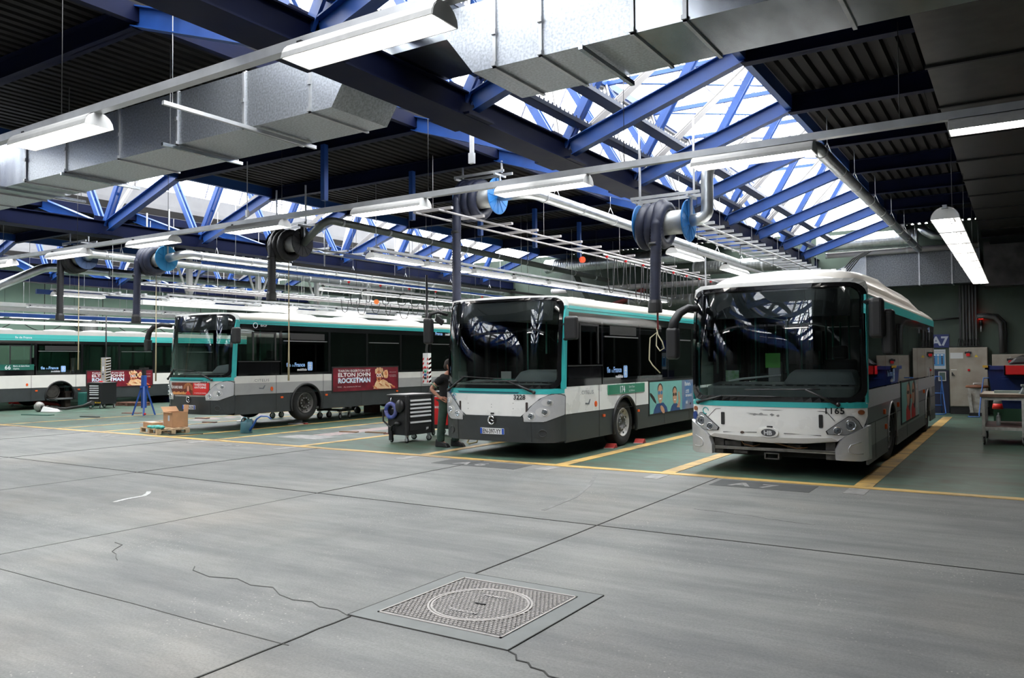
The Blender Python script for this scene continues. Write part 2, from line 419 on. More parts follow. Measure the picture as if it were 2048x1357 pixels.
for (x0, x1, xc) in SKY:
    for xe, s in ((x0, -1), (x1, 1)):
        b = MB()
        prof = [(xe, ROOFZ - .02), (xe + s * .05, ROOFZ + .35), (xe + s * .16, ROOFZ + .8), (xe + s * .22, ROOFZ + .8), (xe + s * .11, ROOFZ + .35), (xe + s * .06, ROOFZ - .02)]
        b.prism(prof, lambda u, v, t: (u, t, v), -14, 28.8)
        tag(b.build('trim_%d' % n, UPM), kind='structure'); n += 1
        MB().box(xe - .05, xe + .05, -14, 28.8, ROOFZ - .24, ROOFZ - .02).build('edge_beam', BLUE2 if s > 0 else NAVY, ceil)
# skylight vaults
GLZ = glass('skylight_glazing', (.93, .95, .97), .5)
for i, (x0, x1, xc) in enumerate(SKY):
    w = empty('window_%d' % (i + 1)); w['kind'] = 'structure'
    def vault(u, v, x0=x0, x1=x1):
        t = u; xx = x0 - .18 + (x1 - x0 + .36) * t; z = ROOFZ + .82 + 2.75 * (1 - (2 * t - 1) ** 2) ** .8
        return (xx, v, z)
    MB().sheet(vault, [k / 14 for k in range(15)], [-14, 28.8]).build('window_pane', GLZ, w)
    for y in [(-13.5 + 1.275 * k) for k in range(34)]:
        pts = [vault(k / 14, y) for k in range(15)]
        MB().tube(pts, .016, 5).build('window_bar', mat('pale_mauve_bar', (.30, .31, .45), .5), w)
    for t in (.14, .3, .42, .58, .7, .86):
        a = vault(t, -14); c = vault(t, 28.8)
        MB().bar(a, c, .03, .04).build('window_bar', MATS['pale_mauve_bar'], w)
    # end closure of the vault against the back wall
    pts = [vault(k / 14, 28.85) for k in range(15)]
    g = MB(); poly = [(p[0], p[2]) for p in pts] + [(x1 + .2, 6.9), (x0 - .2, 6.9)]
    g.prism(poly, lambda u, v, t: (u, t, v), 28.82, 28.95); g.build('window_gable', GLZ, w)

# ================================================================ ROOF TRUSSES
tr_labels = ['blue steel roof truss spanning the skylight above the white buses at right',
             'blue steel roof truss in the skylight above the middle left buses',
             'blue steel roof truss in the far left skylight near the green wall']
TW = 1.75; ZB = 4.98; ZT = 7.9
for ti, (x0, x1, xc) in enumerate(SKY):
    T = empty('roof_truss', (xc, 0, ZB), label=tr_labels[ti], cat='truss')
    b = MB()
    b.ibeam((0, -14, 0), (0, 28.8, 0), .34, .34, .02); b.bar((0, -14, -.17), (0, 28.8, -.17), .46, .02)
    b.bar((.1, -14, 0), (.1, 28.8, 0), .02, .3); b.bar((-.1, -14, 0), (-.1, 28.8, 0), .02, .3)
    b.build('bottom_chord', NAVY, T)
    for s in (-1, 1):
        b = MB(); b.bar((s * TW - .07, -14, ZT - ZB), (s * TW - .07, 28.8, ZT - ZB), .05, .16); b.bar((s * TW + .07, -14, ZT - ZB), (s * TW + .07, 28.8, ZT - ZB), .05, .16)
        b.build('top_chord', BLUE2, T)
        MB().bar((s * TW, -14, ZT - ZB - .12), (s * TW, 28.8, ZT - ZB - .12), .1, .03).build('top_flange', TRGREY, T)
    for k, y in enumerate(YN):
        p = MB(); p.cbox((0, y, -.16), (.62, .55, .03)); p.cbox((0, y, .12), (.03, .5, .34)); p.build('gusset_plate', NAVY, T)
        for s in (-1, 1):
            a = Vector((s * .06, y, .08)); c = Vector((s * TW, y, ZT - ZB))
            d = Vector((0, .055, 0))
            m = MB(); m.bar(a - d, c - d, .045, .13, up=(1, 0, 0)); m.bar(a + d, c + d, .045, .13, up=(1, 0, 0))
            for q in (.25, .5, .75): m.cbox(a.lerp(c, q), (.05, .16, .05))
            m.build('web_strut', BLUE, T)
            if k < len(YN) - 1:
                c2 = Vector((s * TW, YN[k + 1], ZT - ZB))
                a2 = a + Vector((0, .1, 0))
                m = MB(); m.bar(a2 - Vector((.03, 0, 0)), c2 - Vector((.03, 0, 0)), .045, .09); m.bar(a2 + Vector((.03, 0, 0)), c2 + Vector((.03, 0, 0)), .045, .09)
                m.build('web_diagonal', TRGREY, T)
            # rafter down from the deck edge to the node
            xe = (x1 if s > 0 else x0) - xc
            ra = Vector((s * .18, y, .05)); rb = Vector((xe, y, ROOFZ - .16 - ZB))
            MB().ibeam(ra, rb, .15, .25, .014).build('rafter', BLUE, T)
        if True:
            m = MB(); m.bar((-TW, y, ZT - ZB), (TW, y, ZT - ZB), .07, .09); m.build('cross_tie', BLUE2, T)
            if k + 1 < len(YN):
                MB().tube([(-TW, y, ZT - ZB + .03), (TW, YN[k + 1], ZT - ZB + .03)], .02, 6).build('tie_rod', BLUE2, T)

# cable trays beside the right truss
def mesh_tray(name, x, z, y0, y1, w, label):
    t = empty(name, (x, y0, z), label=label, cat='cable tray')
    b = MB(); L = y1 - y0
    b.box(-w / 2, w / 2, 0, L, 0, .006); b.box(-w / 2, -w / 2 + .006, 0, L, 0, .07); b.box(w / 2 - .006, w / 2, 0, L, 0, .07)
    k = 0
    while k * .12 < L: b.box(-w / 2, -w / 2 + .01, k * .12, k * .12 + .03, .07, .10); b.box(w / 2 - .01, w / 2, k * .12, k * .12 + .03, .07, .10); k += 1
    b.build('tray', mat('tray_dark', (.05, .06, .09), .5, .4), t)
    c = MB()
    for q in range(3): c.tube([(-w / 3 + q * w / 3, 0, .025), (-w / 3 + q * w / 3, L, .025)], .014, 6)
    c.build('cable', BLK, t)
mesh_tray('cable_tray', -5.2, 5.62, 2, 28, .22, 'upper perforated cable tray running beside the right roof truss')
mesh_tray('cable_tray', -5.62, 5.33, 2, 28, .18, 'lower perforated cable tray close above the right truss chord')
# ================================================================ GALVANISED DUCT ACROSS THE HALL
def duct_main():
    D = empty('rectangular_duct', (-6, 6.7, 4.75), label='huge galvanised rectangular duct crossing the hall under the roof at the top', cat='duct')
    ox, oy, oz = 6, -6.7, -4.75
    Y0, Y1, Z0, Z1 = 0, .97, 0, .72
    def sec(xa, za, xb, zb, m=GALV):   # duct piece from xa to xb with bottom za->zb
        b = MB(); xa += ox; xb += ox; za -= 4.75; zb -= 4.75
        b.hexa([(xa, Y0, za), (xb, Y0, zb), (xb, Y1, zb), (xa, Y1, za), (xa, Y0, Z1), (xb, Y0, Z1), (xb, Y1, Z1), (xa, Y1, Z1)])
        return b.build('duct_section', m, D)
    seams = [-14.9, -13.62, -12.43, -11.01, -9.64, -8.27, -7.08]
    # pieces left to right, with bottoms raised where the truss chords pass
    xs = seams
    for a, c in zip(xs, xs[1:]): sec(a, 4.75, c, 4.75, [GALV, GALV2][int(a * 7) % 2])
    sec(-7.08, 4.75, -6.74, 4.75, GALV2); sec(-6.74, 4.75, -6.45, 5.17, GALV2); sec(-6.45, 5.17, -5.05, 5.17, GALV); sec(-5.05, 5.17, -4.72, 4.75, GALV2)
    r = [-4.72, -4.44, -3.9, -2.93, -2.43, -1.2, .2, 1.6, 3.0, 3.98]
    for i, (a, c) in enumerate(zip(r, r[1:])): sec(a, 4.75, c, 4.75, GALV2 if i < 3 else GALV)
    # left: passes the second truss
    sec(-17.1, 4.75, -14.9, 4.75, GALV2); sec(-17.5, 5.17, -17.1, 4.75, GALV2); sec(-19.3, 5.17, -17.5, 5.17); sec(-19.7, 4.75, -19.3, 5.17, GALV2)
    for a, c in zip([-28, -26.6, -25.2, -23.8, -22.4, -21, -19.7], [-26.6, -25.2, -23.8, -22.4, -21, -19.7]): sec(a, 4.75, c, 4.75)
    for x in seams + [-4.44, -3.9, -2.93, -2.43, -1.2, .2, 1.6, 3.0, -17.1, -19.7, -21, -22.4, -23.8, -25.2, -26.6, -16]:
        x += ox
        b = MB(); b.box(x - .018, x + .018, Y0 - .022, Y0, Z0 - .02, Z1 + .02); b.box(x - .018, x + .018, Y0 - .022, Y1 + .02, Z0 - .022, Z0); b.box(x - .018, x + .018, Y0 - .022, Y1, Z1, Z1 + .02)
        b.cbox((x, Y0 - .03, .35), (.05, .02, .05)); b.cbox((x, Y0 - .03, .02), (.05, .03, .04))
        b.build('flange_joint', CHAN, D)
duct_main()
for i, (x, ya, yb, lab) in enumerate([(-8.07, 5.42, 7.72, 'bright white hanger channel sticking out in front of the big duct'), (-9.62, 6.45, 7.75, 'hanger channel under the big duct, second bay left of the long bright one'),
                          (-14.2, 6.3, 8.0, 'dark hanger channel under the left end of the big duct'), (-12.4, 6.6, 7.9, 'hanger channel under the left stretch of the big duct'),
                          (-3.42, 6.6, 7.8, 'hanger channel under the brightest stretch of the big duct at top centre')]):
    t = empty('duct_hanger', (x, ya, 4.70), label=lab, cat='duct hanger')
    b = MB(); b.box(-.022, .022, 0, yb - ya, -.022, .022); b.build('channel', CHAN if i == 0 else GALV, t)
    for yy in (.12, yb - ya - .08): MB().tube([(0, yy, 0), (0, yy, 1.4)], .005, 5).build('threaded_rod', CHAN, t)

# low flat duct along the right side
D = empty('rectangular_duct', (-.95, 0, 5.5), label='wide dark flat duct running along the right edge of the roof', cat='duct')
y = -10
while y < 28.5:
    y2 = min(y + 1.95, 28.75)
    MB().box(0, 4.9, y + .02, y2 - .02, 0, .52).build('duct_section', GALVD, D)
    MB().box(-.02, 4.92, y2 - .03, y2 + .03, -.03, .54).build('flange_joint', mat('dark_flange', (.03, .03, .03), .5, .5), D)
    y += 1.95

# duct on the back wall
D = empty('rectangular_duct', (-4.2, 28.0, 4.05), label='speckled grey rectangular duct on the back wall behind the right bus roof', cat='duct')
b = MB(); b.hexa([(-.9, 0, .45), (0, 0, 0), (0, .75, 0), (-.9, .75, .45), (-.9, 0, .62), (0, 0, 1.03), (0, .75, 1.03), (-.9, .75, .62)]); b.build('duct_section', GALV2, D)
for a in (0, 1.55, 2.45): 
    MB().box(a, a + (1.53 if a == 0 else .88 if a == 1.55 else .75), 0, .75, 0, 1.03).build('duct_section', mat('wall_duct_zinc', (.16, .17, .18), .45, .6, var=.5, scale=30), D)
    MB().box(a - .02, a + .02, -.025, .75, -.02, 1.05).build('flange_joint', CHAN, D)
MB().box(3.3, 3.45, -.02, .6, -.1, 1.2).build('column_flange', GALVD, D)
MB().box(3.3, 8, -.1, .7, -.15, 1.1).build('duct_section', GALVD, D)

# round ducts along the back wall
def round_duct(name, x0, x1, y, z, r, m, label, ribs=0.0):
    t = empty(name, (x0, y, z), label=label, cat='duct' if r > .18 else 'pipe')
    L = x1 - x0
    b = MB()
    if ribs:
        prof = []; k = 0; h = 0
        while h < L: prof += [(r, h), (r * 1.025, h + ribs * .5)]; h += ribs
        b.lathe(prof, axis='X', n=22, smooth=False)
    else: b.lathe([(r, 0), (r, L)], axis='X', n=22)
    b.build('duct_tube', m, t)
    k = 0
    while k < L: MB().lathe([(r * 1.05, k), (r * 1.05, k + .06)], axis='X', n=22, smooth=False).build('collar', CHAN, t); k += 2.4
round_duct('round_duct', -5.6, -2.65, 27.7, 5.52, .26, PIPEM, 'big ribbed silver round duct on the back wall over the right bus', .1)
round_duct('round_duct', -15.9, -9.9, 27.6, 5.5, .26, PIPEM, 'big ribbed silver round duct high on the back wall behind the middle bus', .1)
round_duct('round_duct', -9.8, -5.7, 27.6, 5.0, .24, mat('pipe_dark', (.22, .23, .22), .4, .7, var=.2), 'dark ribbed round duct on the back wall left of the blue hose reel', .1)
round_duct('round_duct', -12.5, -5.9, 28.0, 3.95, .2, MATS['pipe_dark'], 'lower dark ribbed round duct behind the middle bus roof', .08)
round_duct('straight_pipe', -5.4, -1.0, 27.9, 5.16, .09, GREYS, 'slim smooth grey pipe under the silver round duct at right')
round_duct('straight_pipe', -16, -5.4, 28.2, 4.55, .11, GREYS, 'smooth grey pipe along the back wall behind the middle bus')
t = empty('duct_elbow', (-2.5, 27.2, 5.45), label='short bent silver duct stub near the back wall right of the round duct', cat='duct')
b = MB(); b.tube([(0, 0, .3), (.12, -.02, .15), (.3, 0, .02), (.7, .1, -.02)], .13, 14); b.build('duct_tube', PIPEM, t)

# ================================================================ EXHAUST REELS
def reel_thing(x, y, z, ang, label, flange_m, hose_m, hose_len, nozzle_off=(0, 0), x0=0.0, coil=True, sc=1.0, strap=False, fx=1):
    """drum axis along X, hose drops from x - .1"""
    t = empty('exhaust_hose_reel', (x, y, z), ang, label, 'hose reel', 'exhaust hose reels hung in a row across the bays')
    R = .34 * sc; W = .43
    MB().lathe([(.20 * sc, -W), (.20 * sc, W)], axis='X', n=28).build('drum', mat('drum_steel', (.42, .43, .42), .45, .5, var=.25), t)
    for s in (-1, 1):
        b = MB(); b.lathe([(.05, s * W - .012), (R, s * W - .012), (R + .012, s * W), (R, s * W + .012), (.05, s * W + .012)], axis='X', n=36, smooth=False)
        for k in range(12):
            a = 2 * PI * k / 12
            b.bar((s * (W + .014), .09 * math.cos(a), .09 * math.sin(a)), (s * (W + .014), (R - .02) * math.cos(a), (R - .02) * math.sin(a)), .02, .012, up=(1, 0, 0))
        b.build('flange', flange_m, t)
    b = MB(); s = 1
    b.cbox((W + .03, 0, .14), (.02, .17, .42)); b.build('bracket_plate', flange_m, t)
    fr = MB()
    for yy in (-.16, .16): fr.bar((-W - .1, yy, R + .10), (W + .25, yy, R + .10), .04, .05)
    for xx in (-W - .05, W + .05): fr.bar((xx, -.2, R + .06), (xx, .2, R + .06), .04, .04); fr.bar((xx, 0, 0.05), (xx, 0, R + .08), .035, .035)
    for xx in (-W, W + .1): fr.bar((xx, 0, R + .1), (xx, 0, max(R + .3, 5.78 - z)), .03, .03)
    fr.build('hanger_frame', CHAN, t)
    if coil:
        for k, (xx, rr) in enumerate(((-.30, .31), (-.14, .32), (.02, .31))):
            pts = [(xx + .04 * math.sin(a * 1.0), rr * sc * math.cos(a) * 1.0, rr * sc * math.sin(a) - .03) for a in [2 * PI * q / 40 for q in range(41)]]
            rad = [.092 * sc * (1.0 if q % 2 else .93) for q in range(41)]
            MB().tube(pts, .08, 12, radii=rad).build('hose_coil', hose_m, t)
    # hanging hose: ribbed
    n = int(hose_len / .026); hx = nozzle_off[0]
    pts = []; rad = []
    for q in range(6):
        a = math.radians(110 - q * 22); pts.append((x0, -.30 * sc * math.sin(math.radians(q * 18)), .30 * sc * math.cos(math.radians(q * 18)) + .02)); rad.append(.094)
    zt = pts[-1][2]
    for q in range(n):
        f = (q + 1) / n
        pts.append((x0 + hx * f, -.34 * sc, zt - .04 - f * hose_len)); rad.append(.096 if q % 2 else .085)
    MB().tube(pts, .08, 14, radii=rad).build('hanging_hose', hose_m, t)
    zn = zt - .04 - hose_len
    hx += x0
    b = MB(); b.lathe([(.102, 0), (.102, -.06)], (hx, -.34 * sc, zt - hose_len * .28), n=18); b.build('hose_collar', BLACKM, t); b = MB(); b.lathe([(.098, .05), (.112, 0), (.118, -.14), (.112, -.16)], (hx, -.34 * sc, zn + .02), n=18, smooth=False)
    b.build('nozzle', BLACKM, t)
    if strap:
        b = MB(); b.bar((hx + .05, -.36, zn - .02), (hx + .06, -.38, zn - .42), .03, .02); b.build('clamp_lever', mat('dark_red', (.12, .01, .01), .5), t)
        CR = mat('cream_strap', (.55, .50, .34), .7)
        pts = [(hx + .05, -.38, zn - .40), (hx + .08, -.38, zn - .55), (hx + .18, -.38, zn - .72), (hx + .22, -.38, zn - .86), (hx + .12, -.38, zn - .92), (hx + .04, -.38, zn - .8), (hx + .05, -.38, zn - .5), (hx - .1, -.38, zn - .62), (hx - .12, -.38, zn - .9), (hx - .13, -.38, zn - 1.12), (hx - .05, -.38, zn - 1.25), (hx + .12, -.38, zn - 1.42)]
        z_ = zn - .38; pts = [(hx + (p[0] - hx) * .75, p[1], z_ + (p[2] - z_) * .72) for p in pts]
        MB().tube(pts, .010, 6).build('strap', CR, t)
    return t
reel_thing(-5.03, 12.7, 4.06, 0, 'blue hose reel nearest the right bus with thick black coils and hanging hose', REELB, HOSE, 1.36, (-.04, 0), strap=True)
reel_thing(-9.24, 13.35, 5.08, 0, 'blue flanged hose reel above the middle bus, long hose dropping behind its roof', REELB, HOSE, 2.5, (-.02, 0), x0=-.33, sc=1.05)
reel_thing(-14.12, 12.7, 4.48, 0, 'black hose reel with thick black coils above the second bus from left', HOSEB, HOSEB, 1.15, (-.02, 0), x0=-.22, sc=.92)
reel_thing(-19.16, 12.7, 4.50, 0, 'bright blue hose reel left of the raised bus, hose hanging by its mirror', mat('reel_blue_light', (.04, .30, .60), .4), HOSE, 1.5, (-.05, 0), x0=-.33, sc=.95)
reel_thing(-22.9, 12.7, 4.82, 0, 'leftmost dark hose reel with a straight black hose above the far left bus', mat('reel_dark', (.02, .05, .12), .5), HOSEB, 1.65, (-.02, 0), x0=-.3)

def bent_pipe(pts, r, label, m=PIPEM, cat='exhaust pipe', joint=1.6, name='exhaust_pipe', hang=None):
    p0 = Vector(pts[0]); t = empty(name, tuple(p0), label=label, cat=cat)
    P = [Vector(p) - p0 for p in pts]
    # round the corners
    Q = [P[0]]
    for a, b_, c in zip(P, P[1:], P[2:]):
        d1 = (a - b_); d2 = (c - b_); k = min(.28, d1.length * .45, d2.length * .45)
        s = b_ + d1.normalized() * k; e = b_ + d2.normalized() * k
        for q in range(6):
            f = q / 5; Q.append(s * (1 - f) ** 2 + b_ * 2 * f * (1 - f) + e * f * f)
    Q.append(P[-1])
    MB().tube(Q, r, 16).build('pipe_run', m, t)
    a, c = P[-2], P[-1]; L = (c - a).length; k = .5
    while k < L - .1:
        q = a + (c - a) * (k / L); d = (c - a).normalized() * .03
        MB().tube([q - d, q + d], r * 1.07, 16).build('pipe_collar', CHAN, t); k += joint
    if hang:
        b = MB(); k = 1.0
        while k < L:
            q = a + (c - a) * (k / L); b.tube([q + Vector((-r * .9, 0, .02)), q + Vector((0, 0, r + .16))], .007, 5); b.tube([q + Vector((r * .9, 0, .02)), q + Vector((0, 0, r + .16))], .007, 5); b.tube([q + Vector((0, 0, r + .16)), q + Vector((0, 0, hang))], .006, 5); k += 2.55
        b.build('pipe_hanger', CHAN, t)
    return t
bent_pipe([(-4.56, 12.7, 4.06), (-4.28, 12.7, 4.10), (-4.28, 12.7, 5.0), (-2.6, 12.7, 5.02), (-2.6, 27.4, 5.1)], .10, 'silver exhaust pipe bending up from the right reel and running to the back wall', hang=.7)
bent_pipe([(-8.72, 13.35, 5.08), (-8.0, 13.3, 5.05), (-7.95, 27.3, 5.0)], .115, 'bright silver exhaust pipe from the middle reel slanting to the right reel', hang=.6)
bent_pipe([(-13.66, 12.7, 4.46), (-13.0, 12.75, 4.95), (-13.0, 27.2, 4.75)], .085, 'dull grey exhaust pipe from the black coiled reel above the second bus', mat('pipe_greenish', (.16, .18, .165), .45, .6, var=.2), hang=.7)
bent_pipe([(-18.65, 12.7, 4.5), (-18.1, 12.75, 4.58), (-17.9, 27.4, 4.55)], .11, 'bright silver exhaust pipe running right from the bright blue left reel', hang=.8)
bent_pipe([(-22.4, 12.7, 4.82), (-22.2, 12.6, 4.9), (-22.6, 27.4, 4.9)], .13, 'grey exhaust pipe behind the leftmost dark reel', hang=.8)
bent_pipe([(-27.5, 12.0, 3.9), (-26.4, 13.6, 4.9), (-26.4, 27.4, 4.95)], .14, 'far left grey exhaust pipe rising from the frame edge')

# ================================================================ LAMPS
def lamp(loc, rz, label, L=1.5, group=None, lit=TUBE, w=.155, tilt=0):
    t = empty('fluorescent_lamp', loc, rz, label, 'lamp', group)
    t.rotation_euler = (tilt, 0, rz)
    b = MB(); ring = []
    n = 10
    R0 = [(0, w * math.cos(PI * k / n), w * math.sin(PI * k / n) * .95 - .06) for k in range(n + 1)]
    R1 = [(0, (w - .008) * math.cos(PI * k / n), (w - .008) * math.sin(PI * k / n) * .95 - .06) for k in range(n, -1, -1)]
    sec = R0 + R1
    b.loft([[(x, p[1], p[2]) for p in sec] for x in (-L / 2, L / 2)], cap=False)
    b.build('reflector', REFL, t)
    c = MB()
    for k in range(7): c.cbox((-L / 2 + L * (k + .5) / 7, 0, .06), (.08, .015, .012))
    c.build('vent_slots', BLACKM, t)
    for x in (-L / 2, L / 2): MB().prism([(w * .98 * math.cos(PI * k / 8), w * .9 * math.sin(PI * k / 8) - .06) for k in range(9)], lambda u, v, q: (q, u, v), x - .006, x + .006).build('end_cap', WHT, t)
    MB().lathe([(.028, -L / 2 + .03), (.028, L / 2 - .03)], (0, 0, -.03), axis='X', n=10).build('tube_lamp', lit, t)
    MB().cbox((-L / 2 + .06, 0, .08), (.05, .05, .07)).build('clip', BLACKM, t)
    return t
def rail(p0, p1, label, w=.06, h=.085, ztop=6.0, n=4, wires=True, name='lamp_rail'):
    t = empty(name, p0, label=label, cat='lamp rail')
    d = Vector(p1) - Vector(p0)
    b = MB(); b.bar((0, 0, 0), d, w, h); b.bar(Vector((0, 0, -h / 2)), d + Vector((0, 0, -h / 2)), w * 1.5, .008); b.build('trunking', CHAN, t)
    if wires:
        for k in range(n):
            q = d * ((k + .5) / n); ztop = 5.5 if q.x + p0[0] > -1.1 else ztop; MB().tube([q, (q.x, q.y, ztop - p0[2])], .005, 5).build('suspension_wire', BLK, t)
    return t
G2 = 'fluorescent lamps on the long rail across the bays'
rail((-26, 9.83, 4.36), (3.9, 9.70, 4.36), 'long grey lamp rail crossing the bays in front of the hose reels', n=9)
spots = [(-2.72, 'lamp on the cross rail right above the blue reel, in front of the skylight truss'),
         (-5.68, 'lamp on the cross rail over the middle bus, right of the blue middle reel'),
         (-8.52, 'lamp on the cross rail left of the middle blue reel'),
         (-11.70, 'lamp on the cross rail just above the black coiled reel'),
         (-14.85, 'lamp on the cross rail in front of the bright blue left reel'),
         (-18.0, 'lamp on the cross rail in front of the leftmost dark reel'),
         (-21.2, 'last lit lamp at the left end of the cross rail'),
         (.12, 'lamp at the far right end of the cross rail under the dark duct')]
for x, lab in spots: lamp((x, 9.76, 4.24), .004, lab, 1.45, G2)
rail((-16, 4.62, 4.36), (3.9, 4.43, 4.36), 'near grey lamp rail slanting up across the upper left corner', n=4)
lamp((-4.15, 4.48, 4.24), .01, 'big bright lamp at top centre on the near rail beside the duct')
lamp((-8.60, 4.55, 4.24), .01, 'bright lamp at upper left on the near rail under the dark deck')
G3 = 'lamps in long rows running away towards the back wall'
UNLIT = mat('lamp_tube_off', (.6, .6, .58), .3)
def row(x, z, y0, y1, lab, gap=1.62, slope=0.0, skip=(), ztop=6.0, w=.125):
    rail((x, y0, z + .12), (x + slope * (y1 - y0), y1, z + .12), 'grey lamp rail ' + lab, n=4, ztop=ztop, h=.05)
    y = y0 + .8; k = 0
    while y < y1:
        if k not in skip: lamp((x + slope * (y - y0), y, z), PI / 2, 'bright fluorescent lamp in the row ' + lab, 1.5, 'lamps in the row ' + lab, w=w)
        y += gap; k += 1
row(-.93, 3.92, 13.6, 26.8, 'hanging at far right above the workbench', 1.6, w=.2)
row(-5.5, 3.82, 14.2, 26, 'between the two right buses', 3.2)
row(-10.5, 3.82, 11.4, 27, 'left of the middle bus roof', 1.7)
row(-16.15, 3.8, 15.6, 27, 'over the raised bus', 1.7, w=.10)
row(-20.6, 3.62, 14.0, 27, 'over the left side of the raised bus', 3.3, w=.08)
row(-23.4, 3.8, 12.2, 26, 'over the axle stand bay at left', 3.4)
row(-28.4, 3.7, 14, 27, 'over the bus at the far left', 1.7)
row(-34.4, 3.72, 14.5, 27.5, 'along the pale green wall', 1.8, w=.09)

# ladder racks
def ladder(x, z, y0, y1, label, w=.55, step=.62, m=CHAN, slope=0.0, rail_m=None, ztop=5.7):
    t = empty('ladder_rack', (x, y0, z), label=label, cat='cable ladder'); L = y1 - y0
    b = MB()
    for s in (-1, 1): b.tube([(s * w / 2, 0, 0), (s * w / 2 + slope * L, L, 0)], .022, 8)
    b.build('side_rail', rail_m or m, t)
    y = .2; k = 0
    while y < L:
        b = MB(); b.box(-w / 2 - .18 + slope * y, w / 2 + .18 + slope * y, y - .035, y + .035, .025, .075); b.build('rung', m, t)
        if k % 4 == 0: MB().tube([(slope * y, y, .05), (slope * y, y, ztop - z)], .006, 5).build('suspension_rod', m, t)
        y += step; k += 1
    return t
ladder(-5.55, 4.42, 14.6, 27.6, 'zinc ladder rack with many rungs between the right bus roof and the truss', .62, .62)
ladder(-9.4, 4.60, 11.8, 27.3, 'grey twin pipe rack with cross arms above the middle bus', .55, 1.05, m=GREYS)
ladder(-15.0, 4.58, 13.0, 27.3, 'white ladder rack with rungs above the raised bus', .5, .62)
ladder(-20.2, 3.95, 13.0, 27.3, 'wide white ladder tray above the second bus from left', .55, .7)
ladder(-22.0, 3.75, 13.0, 27.3, 'second white ladder tray left of the wide one', .4, .8)
def long_beam(x, z, y0, y1, w, h, m, label, name='busbar_rail', cat='rail'):
    t = empty(name, (x, y0, z), label=label, cat=cat)
    b = MB(); b.bar((0, 0, 0), (0, y1 - y0, 0), w, h); b.build('rail_profile', m, t)
    k = 1.0; L = y1 - y0
    while k < L: MB().tube([(0, k, 0), (0, k, 6.0 - z)], .007, 5).build('suspension_rod', CHAN, t); k += 3.1
    return t
long_beam(-12.2, 4.05, 12.5, 27.5, .06, .07, BLUE, 'blue overhead rail left of the middle bus roof')
long_beam(-17.0, 4.25, 12.5, 27.5, .05, .07, BLUE, 'blue overhead rail above the raised bus roof')
long_beam(-20.9, 3.50, 13.4, 27.5, .14, .14, WHT, 'white box rail low above the raised bus')
long_beam(-24.8, 3.95, 12.5, 27.5, .08, .14, BLUE, 'upper blue rail left of the raised bus')
long_beam(-27.2, 3.55, 12.5, 27.5, .12, .12, WHT, 'white box rail between the two left buses')
long_beam(-29.5, 3.85, 12.5, 27.5, .08, .14, WHT, 'upper white rail above the far left bus')
long_beam(-31.8, 3.62, 12.5, 27.5, .10, .14, BLUE, 'lower blue rail above the far left bus roof')
long_beam(-33.9, 3.45, 12.5, 27.5, .14, .12, WHT, 'white rail in front of the pale green wall')
long_beam(-18.9, 3.75, 13.4, 27.5, .07, .07, GREYS, 'thin grey conduit above the second bus from left')
long_beam(-13.9, 4.0, 12.6, 27.5, .07, .07, BLK, 'thin black conduit above the raised bus')

# supports: white posts with V braces seen under the pipes
for i, (x, y) in enumerate([(-24.5, 20.5), (-24.5, 23.5), (-24.5, 26.5), (-24.5, 17.5)]):
    t = empty('roof_post', (x, y, 4.0), label='white post with V braces under the far left roof, %s from the front' % ['second', 'third', 'fourth', 'first'][i], cat='post')
    b = MB(); b.bar((0, 0, 0), (0, 0, 2.0), .16, .16, up=(1, 0, 0)); b.build('post', WHT, t)
    for s in (-1, 1): MB().bar((0, s * .1, .2), (0, s * .75, 1.9), .06, .06, up=(1, 0, 0)).build('brace', WHT, t)
# blue vertical hangers under the deck between the skylights
for i, (x, y) in enumerate([(-10.9, 13.2), (-10.9, 15.75), (-10.9, 18.3), (-10.9, 20.85), (-10.9, 10.65)]):
    t = MB().box(-.05, .05, -.05, .05, -1.0, .05).build('deck_hanger', BLUE); t.location = (x, y, 5.78)
    tag(t, 'blue hanger post under the dark deck, %s in its line' % ['second', 'third', 'fourth', 'last', 'first'][i], 'post', 'blue hanger posts under the deck')

# hanging cables with red caps behind the middle bus, orange reel
def loops(x, y, z, label, n=9, step=.55, drop=.95, cap=True, along='Y'):
    t = empty('hanging_cable_loops', (x, y, z), label=label, cat='cables')
    MB().tube([(0, -.2, .04), (0, n * step + .3, .04)], .02, 6).build('festoon_track', CHAN, t)
    for k in range(n):
        a = k * step; pts = []
        w = step * random.uniform(.35, .9); d = drop * random.uniform(.7, 1.1)
        for q in range(13):
            f = q / 12; pts.append((random.uniform(-.004, .004), a + w * f, -d * (1 - (2 * f - 1) ** 4)))
        MB().tube(pts, .012, 6).build('cable_loop', BLK, t)
        if cap and k % 2 == 0: MB().cbox((0, a, .0), (.05, .05, .05)).build('red_cap', RED, t)
loops(-8.45, 17.6, 4.28, 'black cable loops with red caps hanging behind the middle bus', 16, .55, .95)
loops(-16.9, 17.5, 4.15, 'black cable loops hanging above the rear of the raised bus', 12, .7, .7)
loops(-18.2, 18.5, 3.75, 'thin looped cables above the roof of the raised bus', 12, .7, .45, False)
t = MB().lathe([(.02, -.03), (.07, -.03), (.07, .03), (.02, .03)], axis='X', n=20, smooth=False).build('cable_reel', mat('bright_red_orange', (.85, .07, .02), .4)); t.location = (-8.55, 16.5, 4.1); t.rotation_euler = (0, 0, -.5); tag(t, 'round red orange cable reel hanging over the middle bus', 'cable reel')
t = MB().lathe([(.02, -.03), (.075, -.03), (.075, .03), (.02, .03)], axis='X', n=20, smooth=False).build('cable_reel', mat('orange', (.85, .2, .02), .4)); t.location = (-16.8, 18.6, 3.62); t.rotation_euler = (0, 0, -.5); tag(t, 'small orange cable reel above the rear of the raised bus', 'cable reel')
